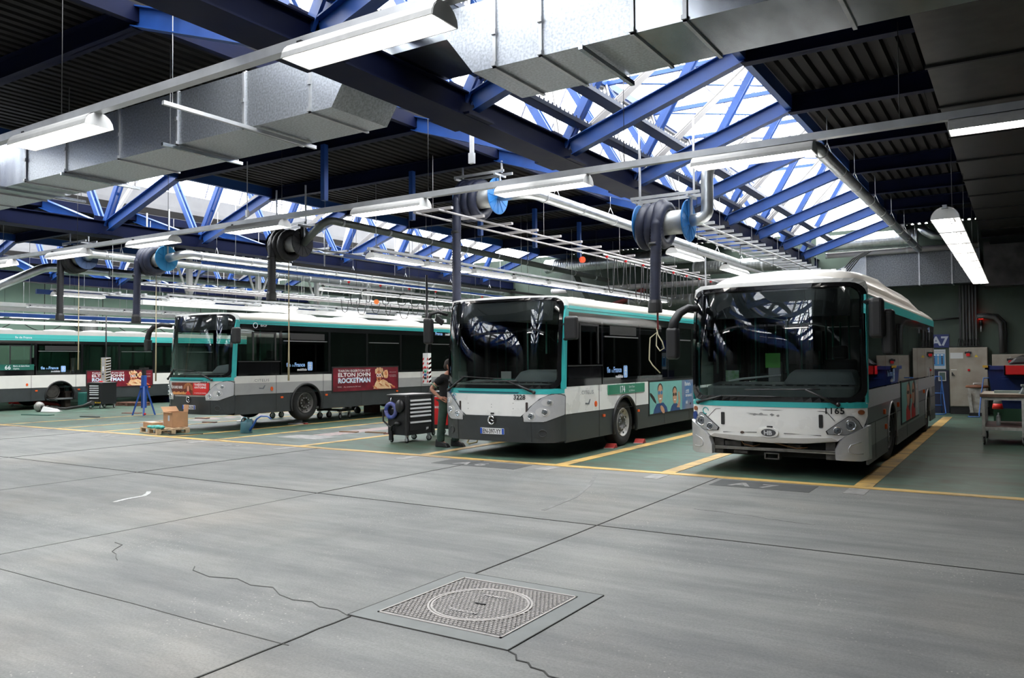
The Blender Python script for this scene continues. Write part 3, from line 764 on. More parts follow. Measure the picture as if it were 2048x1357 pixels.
# catenary cables against the green wall
for i in range(5):
    y0 = 15.2 + i * 2.1; pts = [(-35.6, y0 + 1.9 * q / 12, 3.62 - .42 * (1 - (2 * q / 12 - 1) ** 2)) for q in range(13)]
    t = MB().tube(pts, .018, 6).build('sagging_cable', BLK); tag(t, 'black cable sagging in an arc in front of the pale green wall', 'cable', 'cables sagging along the green wall')
t = MB().lathe([(.42, 0), (.42, 1.6)], n=24, smooth=False).build('wall_duct', MATS['pipe_dark']); t.location = (-36.3, 20.6, 2.6); tag(t, 'dark upright ribbed duct on the pale green wall above the left bus', 'duct')
t = MB().bar((0, 0, 0), (0, 14, 0), .05, .05).build('wall_pipe', BLK); t.location = (-36.8, 13.5, 3.75); tag(t, 'thin dark pipe along the pale green wall', 'pipe')
# slanted duct and red pipes behind the middle bus
t = MB().cbox((0, 0, 0), (.55, .5, 1.7), Matrix.Rotation(-.5, 3, 'Y')).build('slanted_duct', mat('green_grey_metal', (.16, .18, .16), .5, .4, var=.2)); t.location = (-14.1, 26.8, 4.3); tag(t, 'slanted grey green duct piece behind the middle bus roof', 'duct')
t = MB().tube([(0, 0, 0), (.7, 0, .18), (1.5, 0, .42), (2.0, 0, .75)], .10, 10).build('red_pipe', mat('dull_red', (.22, .02, .02), .5, var=.2)); t.location = (-14.0, 28.2, 3.72); tag(t, 'dull red pipe bending up the back wall behind the middle bus', 'pipe')
t = MB().cbox((0, 0, 0), (.03, .03, 1.0)).cbox((0, 0, -.55), (.07, .05, .14)).build('pull_cord_switch', CHAN); t.location = (-6.3, 18.5, 3.75); tag(t, 'grey switch box hanging on a thin rod right of the hose', 'switch')
t = MB().cbox((0, 0, 0), (.012, .012, 1.0)).cbox((0, 0, -.55), (.06, .05, .14)).build('pull_cord_switch', CHAN); t.location = (-13.0, 10.6, 5.3); tag(t, 'small switch box hanging on a rod in the left skylight', 'switch')
t = MB().box(-.03, .03, -.02, .02, -.45, .55).cbox((.02, -.03, -.5), (.09, .06, .16)).build('rail_hanger_bracket', CHAN); t.location = (-7.0, 9.9, 5.35); tag(t, 'perforated white bracket hanging under the deck left of the truss', 'bracket')
# ================================================================ BUSES
HW = 1.30      # half width
class Bus:
    def __init__(s, rec=.40, p=4.2, rake=.20): s.rec, s.p, s.rk = rec, p, rake
    def base(s, u, z):
        a = min(abs(u) / HW, 1.0); y = s.rec * a ** s.p
        y += s.rk * max(0, (z - 1.2) / 1.7) ** 2
        if z < .75: y += .03 * (.75 - z) / .5
        return Vector((u, y, z))
    def front(s, u, z, off=0):
        if abs(u) > HW:     # wrap onto the side
            e = abs(u) - HW; q = s.base(HW, z); return Vector((math.copysign(HW + off, u), q.y + e, z))
        p = s.base(u, z); d = .02
        du = s.base(u + d, z) - s.base(u - d, z); dz = s.base(u, z + d) - s.base(u, z - d)
        n = du.cross(dz); n.normalize()
        return p + n * off
def sideR(y, z, off=0): return Vector((HW + off, y, z))
def sideL(y, z, off=0): return Vector((-HW - off, y, z))
def arch_poly(y0, y1, z0, z1, arches, r=.56, zc=.46, n=14):
    """rectangle minus wheel arches -> list of polygons"""
    polys = []; P = [(y0, z1), (y0, z0)]
    def hw(z): return r if z <= zc else math.sqrt(max(0, r * r - (z - zc) ** 2))
    for c in arches:
        if z0 >= zc + r or c - r < y0 or c + r > y1: continue
        if zc + r <= z1:
            a0 = PI if z0 <= zc else PI - math.asin((z0 - zc) / r); a1 = PI - a0
            if z0 < zc: P.append((c - r, z0))
            P += [(c + r * math.cos(a0 + (a1 - a0) * k / n), zc + r * math.sin(a0 + (a1 - a0) * k / n)) for k in range(n + 1)]
            if z0 < zc: P.append((c + r, z0))
        else:
            zz = [z0 + (z1 - z0) * k / 8 for k in range(9)]
            P += [(c - hw(z), z) for z in zz]; polys.append(P)
            P = [(c + hw(z), z) for z in zz[::-1]]
    P += [(y1, z0), (y1, z1)]; polys.append(P)
    return polys
def side_panel(name, poly, m, par, off=0.0, th=.03, fn=sideR, bevel=0):
    b = MB()
    for pl in (poly if isinstance(poly[0], list) else [poly]): b.prism(pl, lambda u, v, t: fn(u, v, t), off - th, off)
    return b.build(name, m, par)
def band_strip(B, lo, hi, m, name, par, off, th=.03, sub_=14):
    A = []; C = []
    for (a, b_), (c, d) in zip(zip(lo, lo[1:]), zip(hi, hi[1:])):
        n = max(1, int(abs(b_[0] - a[0]) / .12))
        for k in range(n): t = k / n; A.append((a[0] + (b_[0] - a[0]) * t, a[1] + (b_[1] - a[1]) * t)); C.append((c[0] + (d[0] - c[0]) * t, c[1] + (d[1] - c[1]) * t))
    A.append(lo[-1]); C.append(hi[-1])
    MB().loft([[B.front(*p, off), B.front(*q, off), B.front(*q, off - th), B.front(*p, off - th)] for p, q in zip(A, C)]).build(name, m, par)
def R4(y0, y1, z0, z1): return [(y0, z0), (y1, z0), (y1, z1), (y0, z1)]

def wheel(par, x, y, z, rim_m, side=1, dual=False, hubout=.02, turn=0, tread=False):
    W = empty('wheel', (x, y, z)); W.parent = par; W.rotation_euler = (0, 0, turn)
    MB().lathe([(.29, -.13), (.40, -.145), (.465, -.12), (.485, -.07), (.485, .07), (.465, .12), (.40, .145), (.29, .13), (.29, -.13)], axis='X', n=48, cap=False).build('tyre', RUBBER, W)
    s = side
    b = MB(); b.lathe([(.30, s * .09), (.30, s * .12), (.285, s * .140), (.272, s * .13), (.262, s * .10), (.19, s * (.06 + hubout)), (.17, s * (.02 + hubout))], axis='X', n=40, cap=False)
    b.build('rim', rim_m, W)
    MB().lathe([(.185, s * .02), (.180, s * (.08 + hubout)), (.165, s * (.095 + hubout)), (.115, s * (.10 + hubout)), (.105, s * (.05 + hubout)), (.06, s * (.04 + hubout)), (.05, s * (.07 + hubout)), (.001, s * (.07 + hubout))], axis='X', n=36).build('hub', RIMD if rim_m is not RIM else mat('hub_grey_metal', (.14, .14, .14), .5, .5), W)
    b = MB()
    for k in range(10):
        a = 2 * PI * k / 10; b.lathe([(.014, 0), (.014, s * .022), (.007, s * .028)], (s * (.085 + hubout), .142 * math.cos(a), .142 * math.sin(a)), axis='X', n=6, smooth=False)
    b.build('wheel_nuts', CHAN, W)
    b = MB()
    for k in range(8):
        a = 2 * PI * (k + .5) / 8; b.lathe([(.024, s * .060), (.024, s * .098)], (0, .238 * math.cos(a), .238 * math.sin(a)), axis='X', n=8)
    b.build('rim_holes', BLACKM, W)
    return W

def dens(a, c):
    A = []; C = []; n = len(a)
    for k in range(n):
        j = (k + 1) % n; m = max(1, int(math.hypot(a[j][0] - a[k][0], a[j][1] - a[k][1]) / .12))
        for q in range(m):
            t = q / m; A.append((a[k][0] + (a[j][0] - a[k][0]) * t, a[k][1] + (a[j][1] - a[k][1]) * t)); C.append((c[k][0] + (c[j][0] - c[k][0]) * t, c[k][1] + (c[j][1] - c[k][1]) * t))
    return A, C
def idf(par, y, z, h, fn=sideR, off=.006):
    """Ile de France mobilites lettering"""
    BL = mat('sign_light_blue', (.30, .52, .92), .4); WL = mat('sign_white', (.85, .87, .9), .4)
    t1 = text_mb('île', h, lambda u, v: fn(y + u, z + v, off), h * .03); t1.build('lettering', BL, par, recalc=False)
    text_mb('de', h * .62, lambda u, v: fn(y + h * 1.18 + u, z + v, off), .0).build('lettering', BL, par, recalc=False)
    text_mb('France', h, lambda u, v: fn(y + h * 1.85 + u, z + v, off), h * .03, squash=.92).build('lettering', BL, par, recalc=False)
    text_mb('mobilités', h * .62, lambda u, v: fn(y + h * 2.5 + u, z - h * .75 + v, off), .002).build('lettering', WL, par, recalc=False)
    mapped_patch(rrect(y + h * 5.0, y + h * 6.2, z - h * .75, z + h * .85, h * .22), fn, off - .004, off, .3).build('walker_emblem', BL, par)
    b = MB(); cx = y + h * 5.6; cz = z + h * .05
    def ln(pts, w):
        for a, c in zip(pts, pts[1:]):
            d = Vector((c[0] - a[0], c[1] - a[1])); nn = Vector((-d.y, d.x)).normalized() * w
            b.prism([(a[0] - nn.x, a[1] - nn.y), (c[0] - nn.x, c[1] - nn.y), (c[0] + nn.x, c[1] + nn.y), (a[0] + nn.x, a[1] + nn.y)], lambda u, v, q: fn(u, v, q), off, off + .003)
    ln([(cx, cz + h * .3), (cx, cz - h * .1), (cx - h * .28, cz - h * .55)], h * .06); ln([(cx, cz - h * .1), (cx + h * .25, cz - h * .55)], h * .06)
    ln([(cx - h * .35, cz + h * .1), (cx, cz + h * .2), (cx + h * .35, cz + h * .05)], h * .05)
    b.prism(disc(cx, cz + h * .48, h * .12, 10), lambda u, v, q: fn(u, v, q), off, off + .003)
    b.build('walker_figure', WL, par)

def blob(fn, off, pts, m, name, par): return mapped_patch(pts, fn, off - .0015, off, .5).build(name, m, par)
def spl(cx, cz, rx, rz, n=14, rot=0, wob_=0):
    out = []
    for k in range(n):
        a = 2 * PI * k / n; r = 1 + (random.uniform(-wob_, wob_) if wob_ else 0)
        x, y = rx * r * math.cos(a), rz * r * math.sin(a); c, s = math.cos(rot), math.sin(rot)
        out.append((cx + x * c - y * s, cz + x * s + y * c))
    return out

def poster_red(par, y0, y1, z0, z1, fn=sideR):
    P = empty('advert_panel', (0, 0, 0)); P.parent = par
    W = y1 - y0; H = z1 - z0
    F = lambda u, v, o=0: fn(y0 + u * W, z0 + v * H, o)
    mr = mat('poster_dark_red', (.24, .012, .03), .35, col2=(.09, .006, .012), scale=3)
    side_panel('poster_frame', R4(y0 - .04, y1 + .04, z0 - .04, z1 + .04), BLACKM, P, .012, .012, fn)
    side_panel('poster_sheet', R4(y0, y1, z0, z1), mr, P, .018, .005, fn)
    WL = mat('poster_white', (.85, .83, .82), .4); LB = mat('poster_silver_blue', (.45, .60, .78), .35, col2=(.8, .85, .9), scale=14)
    def tx(s, x, z, h, m, w=None, bold=.0):
        b = text_mb(s, 1.0, lambda u, v: (u, v, 0), bold)
        xs = [q.co.x for q in b.bm.verts]; wd = max(xs) - min(xs); x0 = min(xs); sc = (w / wd) if w else h * H / W
        for q in b.bm.verts: q.co = fn(y0 + (x + (q.co.x - x0) * sc) * W, z0 + (z + q.co.y * h / .7) * H, .021)
        b.build('poster_lettering', m, P, recalc=False)
    tx('TARON EGERTON EST', .07, .82, .10, WL, .48, .01)
    tx('ELTON JOHN', .07, .62, .16, WL, .48, .03)
    tx('ROCKETMAN', .07, .36, .20, LB, .48, .05)
    tx('TMC   Au cinéma le 29 mai', .06, .16, .05, WL, .34)
    tx('FESTIVAL DE CANNES', .86, .76, .03, WL, .11); tx('SÉLECTION OFFICIELLE', .85, .62, .03, WL, .12); tx('HORS COMPÉTITION', .86, .56, .03, WL, .11)
    SK = mat('poster_skin_orange', (.72, .30, .12), .4, col2=(.45, .10, .05), scale=9); CRM = mat('poster_cream', (.88, .68, .42), .4, col2=(.7, .35, .15), scale=9); DK = mat('poster_deep_brown', (.10, .01, .015), .4)
    f = lambda x, z, o=0: F(x, z, .0195 + o)
    q = [(.60, .05), (.63, .30), (.66, .45), (.71, .42), (.76, .46), (.82, .36), (.88, .12), (.89, .02)]
    blob(f, .0, q, CRM, 'poster_figure', P); blob(f, .001, spl(.685, .60, .042, .26, 16), SK, 'poster_figure', P)
    for a in (-.9, -.4, .3, .9, 1.5, 2.1): blob(f, .0005, spl(.69 + .06 * math.sin(a), .72 + .18 * math.cos(a), .018, .12, 8, 0, .3), CRM, 'poster_figure', P)
    blob(f, .0006, spl(.80, .70, .035, .2, 12, 0, .2), CRM, 'poster_figure', P); blob(f, .0008, spl(.80, .72, .02, .1, 10), SK, 'poster_figure', P)
    for s in (-.018, .02): blob(f, .002, spl(.685 + s, .64, .018, .09, 12), WL, 'poster_glasses', P); blob(f, .003, spl(.685 + s, .64, .010, .05, 10), DK, 'poster_glasses', P)
    blob(f, .002, spl(.685, .47, .012, .05, 10), DK, 'poster_figure', P)
    for k in range(7): blob(f, .0007, spl(.62 + .05 * k, .12 + .05 * (k % 3), .02, .09, 7, .4, .3), [SK, CRM][k % 2], 'poster_figure', P)
    return P
def face_poster(par, y0, y1, z0, z1, fn=sideR, variant=0):
    P = empty('advert_panel', (0, 0, 0)); P.parent = par; W = y1 - y0; H = z1 - z0
    F = lambda u, v, o=0: fn(y0 + u * W, z0 + v * H, .0195 + o)
    side_panel('poster_frame', R4(y0 - .04, y1 + .04, z0 - .04, z1 + .04), BLACKM, P, .012, .012, fn)
    side_panel('poster_sheet', R4(y0, y1, z0, z1), mat('poster_sea_green', (.20, .50, .46), .35, var=.08), P, .018, .005, fn)
    SK = mat('poster_skin', (.62, .33, .20), .4, var=.2, scale=9); HR = mat('poster_hair', (.03, .02, .015), .5); SH = mat('poster_blue_shirt', (.02, .07, .22), .5, var=.3, scale=8); LN = mat('poster_mirror_lens', (.03, .22, .45), .3); WL = MATS['poster_white'] if 'poster_white' in MATS else mat('poster_white', (.85, .83, .82), .4)
    if variant == 0:
        pairs = [(.20, .60, .050, .30, LN), (.50, .50, .045, .27, HR)]
        blob(F, 0, [(.06, 0), (.08, .14), (.13, .30), (.26, .32), (.33, .16), (.35, 0)], SH, 'poster_figure', P)
        blob(F, .0004, [(.40, 0), (.43, .16), (.47, .24), (.54, .24), (.59, .14), (.62, 0)], SH, 'poster_figure', P)
        blob(F, .0003, spl(-.0 + .045, .52, .03, .2, 9, .3, .4), HR, 'poster_figure', P)
        for cx, cz, rx, rz, lm in pairs:
            blob(F, .0010, spl(cx, cz + rz * .55, rx * 1.05, rz * .62, 14), HR, 'poster_figure', P)
            blob(F, .0016, spl(cx, cz, rx, rz, 16), SK, 'poster_figure', P)
            for s in (-.5, .5): blob(F, .0024, spl(cx + s * rx, cz + rz * .15, rx * .42, rz * .22, 12), lm, 'poster_glasses', P)
            blob(F, .0024, spl(cx, cz - rz * .5, rx * .45, rz * .08, 10), WL, 'poster_figure', P)
        blob(F, .003, spl(.24, .10, .035, .14, 9, .2), SK, 'poster_figure', P); blob(F, .003, [(.54, .1), (.58, .3), (.57, .62), (.60, .62), (.62, .3), (.60, .08)], SK, 'poster_figure', P)
        blob(F, .0005, [(.66, 0), (.66, 1), (1, 1), (1, 0)], mat('poster_blue', (.06, .18, .40), .4, col2=(.4, .28, .2), scale=1.2), 'poster_field', P)
        def tx(s, x, z, h):
            text_mb(s, h, lambda u, v: fn(y0 + x * W + u, z0 + z * H + v, .023), .003).build('poster_lettering', WL, P, recalc=False)
        tx('Riviera', .72, .80, .14); tx('L’ÉTÉ', .74, .55, .10); tx('EN FRANCE', .74, .42, .08); tx('AB', .74, .18, .10)
    else:
        RD = mat('poster_red_shirt', (.65, .03, .03), .5)
        for cx in (.34, .64):
            blob(F, 0, [(cx - .13, 0), (cx - .12, .30), (cx - .04, .45), (cx + .05, .45), (cx + .11, .30), (cx + .12, 0)], RD, 'poster_figure', P)
            blob(F, .001, spl(cx, .66, .085, .30, 16), mat('poster_skin', (.62, .33, .20), .4), 'poster_figure', P)
            blob(F, .0005, spl(cx + .06, .62, .08, .40, 14), HR, 'poster_figure', P)
            blob(F, .002, spl(cx - .01, .72, .06, .05, 12), HR, 'poster_glasses', P)
        blob(F, .0003, [(.78, 0), (.78, 1), (1, 1), (1, 0)], mat('poster_teal_pink', (.30, .60, .58), .4, col2=(.75, .5, .5), scale=1.5), 'poster_field', P)
        text_mb('HÉLIO', .11, lambda u, v: fn(y0 + .80 * W + u * .9, z0 + .78 * H + v, .023), .004).build('poster_lettering', WL, P, recalc=False)
        for k in range(5): text_mb('OPTIQUE SOLAIRE'[k * 2:k * 2 + 5], .09, lambda u, v: fn(y0 + .82 * W + u, z0 + (.62 - .1 * k) * H + v, .023), .003).build('poster_lettering', WL, P, recalc=False)
    return P

def mirror_big(par, pts, head_c, head_s, r=.045):
    M_ = empty('mirror', (0, 0, 0)); M_.parent = par
    MB().tube(pts, r, 12, radii=[r * (1 + .5 * k / (len(pts) - 1)) for k in range(len(pts))]).build('mirror_arm', BLACKM, M_)
    o = MB().cbox((0, 0, 0), head_s).build('mirror_head', BLACKM, M_, bevel=.05, seg=4); o.location = head_c
    g = MB().cbox((0, 0, 0), (head_s[0] * .8, .01, head_s[2] * .82)).build('mirror_glass', CHROME, M_); g.location = (head_c[0], head_c[1] + head_s[1] / 2 + .004, head_c[2])
    return M_
def wiper(par, piv, elbow, tip0, tip1, B, off=.05):
    W = empty('wiper', (0, 0, 0)); W.parent = par
    p, e = B.front(*piv, off + .01), B.front(*elbow, off)
    MB().tube([p + Vector((0, -.0, 0)), e], .017, 8, radii=[.024, .013]).sphere(p, .035).build('wiper_arm', BLACKM, W)
    a, c = tip0, tip1; pts = [B.front(a[0] + (c[0] - a[0]) * k / 8, a[1] + (c[1] - a[1]) * k / 8, .035) for k in range(9)]
    MB().tube(pts, .010, 6).build('wiper_blade', BLACKM, W)
    MB().tube([e, pts[4]], .009, 6).build('wiper_link', BLACKM, W)

def round_lamp(par, B, u, z, r, off=.02, name='headlamp', m=None):
    c = B.front(u, z, off); n = (B.front(u, z, off + .1) - c).normalized()
    n = (n + Vector((0, -1, 0)) * 1.0).normalized()
    rot = n.to_track_quat('Z', 'Y').to_matrix()
    def tr(b):
        for v in b.bm.verts: v.co = rot @ v.co + c
        return b
    L = par
    tr(MB().lathe([(r * 1.18, -.03), (r * 1.18, .006), (r, .010), (r * .98, -.01), (r * .5, -.035), (.001, -.04)], n=26)).build('reflector_bowl', CHROME, L)
    tr(MB().lathe([(r * 1.0, .0), (r * .8, .012), (.001, .018)], n=22)).build('lens', m or glass('lens_glass', (.85, .88, .9), 1.2), L)
    tr(MB().lathe([(r * .3, -.03), (r * .3, .0), (.001, .004)], n=12)).build('bulb_shade', mat('bulb_dark', (.12, .12, .13), .2, .8), L)
    return L

def bus_interior(par, L, dest=True, seats=True):
    MB().box(-1.2, 1.2, .6, L - .3, .30, .36).build('floor_panel', INTG, par)
    MB().box(-1.18, 1.18, .7, L - .3, 2.62, 2.66).build('ceiling_panel', mat('bus_ceiling', (.35, .36, .36), .6), par)
    MB().box(-1.2, 1.2, L - .45, L - .40, .35, 2.6).build('rear_bulkhead', INTG, par)
    # dashboard with binnacle
    DASH = mat('dashboard_grey', (.34, .36, .35), .55, var=.15)
    b = MB(); b.hexa([(-1.12, .52, .5), (1.12, .52, .5), (1.12, 1.0, .5), (-1.12, 1.0, .5), (-1.12, .46, 1.34), (1.12, .46, 1.34), (1.12, 1.05, 1.40), (-1.12, 1.05, 1.40)])
    b.build('dashboard', DASH, par, bevel=.03)
    b = MB(); b.hexa([(.02, .62, 1.36), (1.12, .62, 1.36), (1.12, 1.15, 1.36), (.02, 1.15, 1.36), (.14, .74, 1.56), (1.04, .74, 1.56), (1.06, 1.08, 1.60), (.12, 1.08, 1.60)])
    b.build('instrument_hood', mat('hood_grey', (.26, .28, .29), .5), par, bevel=.04)
    v = MB()
    for k in range(13): v.box(-1.0 + k * .16, -.90 + k * .16, .50, .55, 1.352, 1.362)
    v.build('air_vents', BLACKM, par)
    b = MB(); T = Matrix.Translation((.62, 1.28, 1.42)) @ Matrix.Rotation(math.radians(28), 4, 'X')
    pts = [T @ Vector((.23 * math.cos(2 * PI * k / 24), .23 * math.sin(2 * PI * k / 24), 0)) for k in range(25)]
    b.tube(pts, .017, 8); b.tube([T @ Vector((-.22, 0, 0)), T @ Vector((.22, 0, 0))], .014, 6); b.tube([T @ Vector((0, 0, 0)), (.62, 1.05, 1.1)], .03, 8)
    b.build('steering_wheel', BLACKM, par)
    b = MB(); b.box(.36, .88, 1.7, 2.15, .85, 1.0); b.box(.36, .88, 2.08, 2.22, 1.0, 1.75); b.box(.5, .74, 2.08, 2.2, 1.75, 1.98); b.box(.5, .75, 1.8, 2.1, .35, .85)
    b.build('driver_seat', mat('driver_seat', (.02, .02, .022), .8), par, bevel=.04)
    MB().box(.2, .23, 1.5, 2.6, .36, 1.9).build('cab_partition', GL_CLR, par)
    if seats:
        s0 = None
        for k, y in enumerate([3.3, 4.15, 5.0, 6.1, 6.95, 7.8, 8.65, 9.5]):
            if y > L - .9: break
            for x in (-.98, -.55, .55, .98):
                if x < 0 and 4.9 < y < 7: continue
                if s0 is None:
                    b = MB(); b.box(-.2, .2, -.2, .22, .42, .50); b.hexa([(-.2, .18, .5), (.2, .18, .5), (.2, .26, .5), (-.2, .26, .5), (-.19, .28, 1.12), (.19, .28, 1.12), (.19, .34, 1.12), (-.19, .34, 1.12)]); b.box(-.04, .04, -.05, .1, 0, .42)
                    s0 = b.build('passenger_seat', SEATM, par, bevel=.03); s0.location = (x, y, .5 if y > 6 else .36)
                else:
                    c = s0.copy(); COL.objects.link(c); c.location = (x, y, .5 if y > 6 else .36)
        h = None
        for x, y in [(-.35, 2.6), (.35, 3.0), (-.35, 4.4), (.35, 4.6), (-.35, 6.0), (.35, 6.6), (-.35, 7.6), (.35, 8.2), (.35, 9.4), (-1.0, 2.9), (-1.0, 5.2), (-1.0, 6.6)]:
            if y > L - .6: continue
            if h is None: h = MB().tube([(0, 0, .3), (0, 0, 2.6)], .018, 8).build('handrail', POLE, par); h.location = (x, y, 0)
            else: c = h.copy(); COL.objects.link(c); c.location = (x, y, 0)
    # far side windows (cut by posts)
def far_side(par, L, wx, roofz, m_low=WHITE):
    """left hand side with doors and windows"""
    side_panel('side_panel', arch_poly(.45, L, .30, 1.30, wx), m_low, par, 0, .03, sideL)
    ys = [.48, 1.75, 3.3, 4.7, 6.2, 7.6, 9.2, L - .5, L]
    for k, (a, b_) in enumerate(zip(ys, ys[1:])):
        side_panel('side_window', R4(a + .05, b_ - .05, 1.34, 2.5), GL_CLR if k < 2 else GL_SIDE, par, 0, .01, sideL)
    for a in ys: side_panel('window_pillar', R4(max(.45, a - .05), min(L, a + .05), 1.3, 2.5), BLACKM, par, 0, .04, sideL)
    side_panel('upper_band', R4(.5, L, 2.5, roofz), BLACKM, par, 0, .03, sideL)
    for a in (.62, 4.75, 8.0):
        if a < L - 1.5: side_panel('door_leaf', R4(a, a + 1.1, .36, 1.3), BLACKM, par, .01, .02, sideL)

def underside(par, L):
    MB().box(-1.1, 1.1, .5, L - .2, .27, .36).build('underbody', mat('underbody_dirt', (.012, .012, .011), .9), par)
    for s in (-1, 1): pass
def wheel_house(par, wx):
    for y in wx:
        for s in (-1, 1):
            x0, x1 = sorted((s * .62, s * 1.22)); 
            b = MB(); b.box(x0, x1, y - .60, y + .60, 1.0, 1.06); b.box(x0, x1, y - .62, y - .57, .3, 1.0); b.box(x0, x1, y + .57, y + .62, .3, 1.0)
            b.build('wheel_housing', BLACKM, par)

def roof_shell(par, L, z0, zt, m, B, front_z=2.86, crown=None, name='roof'):
    """rounded roof over the full length; nose follows the front curve"""
    prof = crown or [(1.30, z0), (1.297, z0 + .085), (1.26, z0 + .155), (1.16, z0 + .195), (.95, zt - .02), (.5, zt), (0, zt + .01)]
    prof = prof + [(-x, z) for x, z in prof[-2::-1]]
    ys = [0.0, .03, .08, .18, .4, .8, 1.5, L * .5, L - .3, L - .05, L]
    rings = []
    for i, y in enumerate(ys):
        ring = []; S = .75
        f = math.sqrt(1 - (1 - min(1, y / S)) ** 2); e = 1 if y < L - .2 else (.97 if y < L else .90)
        for x, z in prof:
            q = B.base(x, front_z).y
            yy = q + (1.6 - q) * (y / 1.5) if y < 1.5 else y + .1
            zz = z if z <= front_z else front_z + (z - front_z) * f
            ring.append((x, min(yy, L), z0 + (zz - z0) * e))
        rings.append(ring)
    b = MB(); b.loft(rings, cap=False, smooth=True, close=False)
    return b.build(name, m, par, solid=.02)

def hatch(par, y, z, m=WHITE, w=.42, l=.75):
    prof = [(0, 1), (.35, .98), (.7, .8), (.9, .45), (1.0, 0)]
    b = MB(); rings = []
    for r, h in prof[::-1]:
        rings.append([(w * r * math.copysign(abs(math.cos(a)) ** .6, math.cos(a)), y + l * r * math.copysign(abs(math.sin(a)) ** .6, math.sin(a)), z + .13 * h) for a in [2 * PI * k / 24 for k in range(24)]] if r > 0 else [(.001 * math.cos(a), y + .001 * math.sin(a), z + .13) for a in [2 * PI * k / 24 for k in range(24)]])
    b.loft(rings, cap=True, smooth=True); return b.build('roof_hatch', m, par)

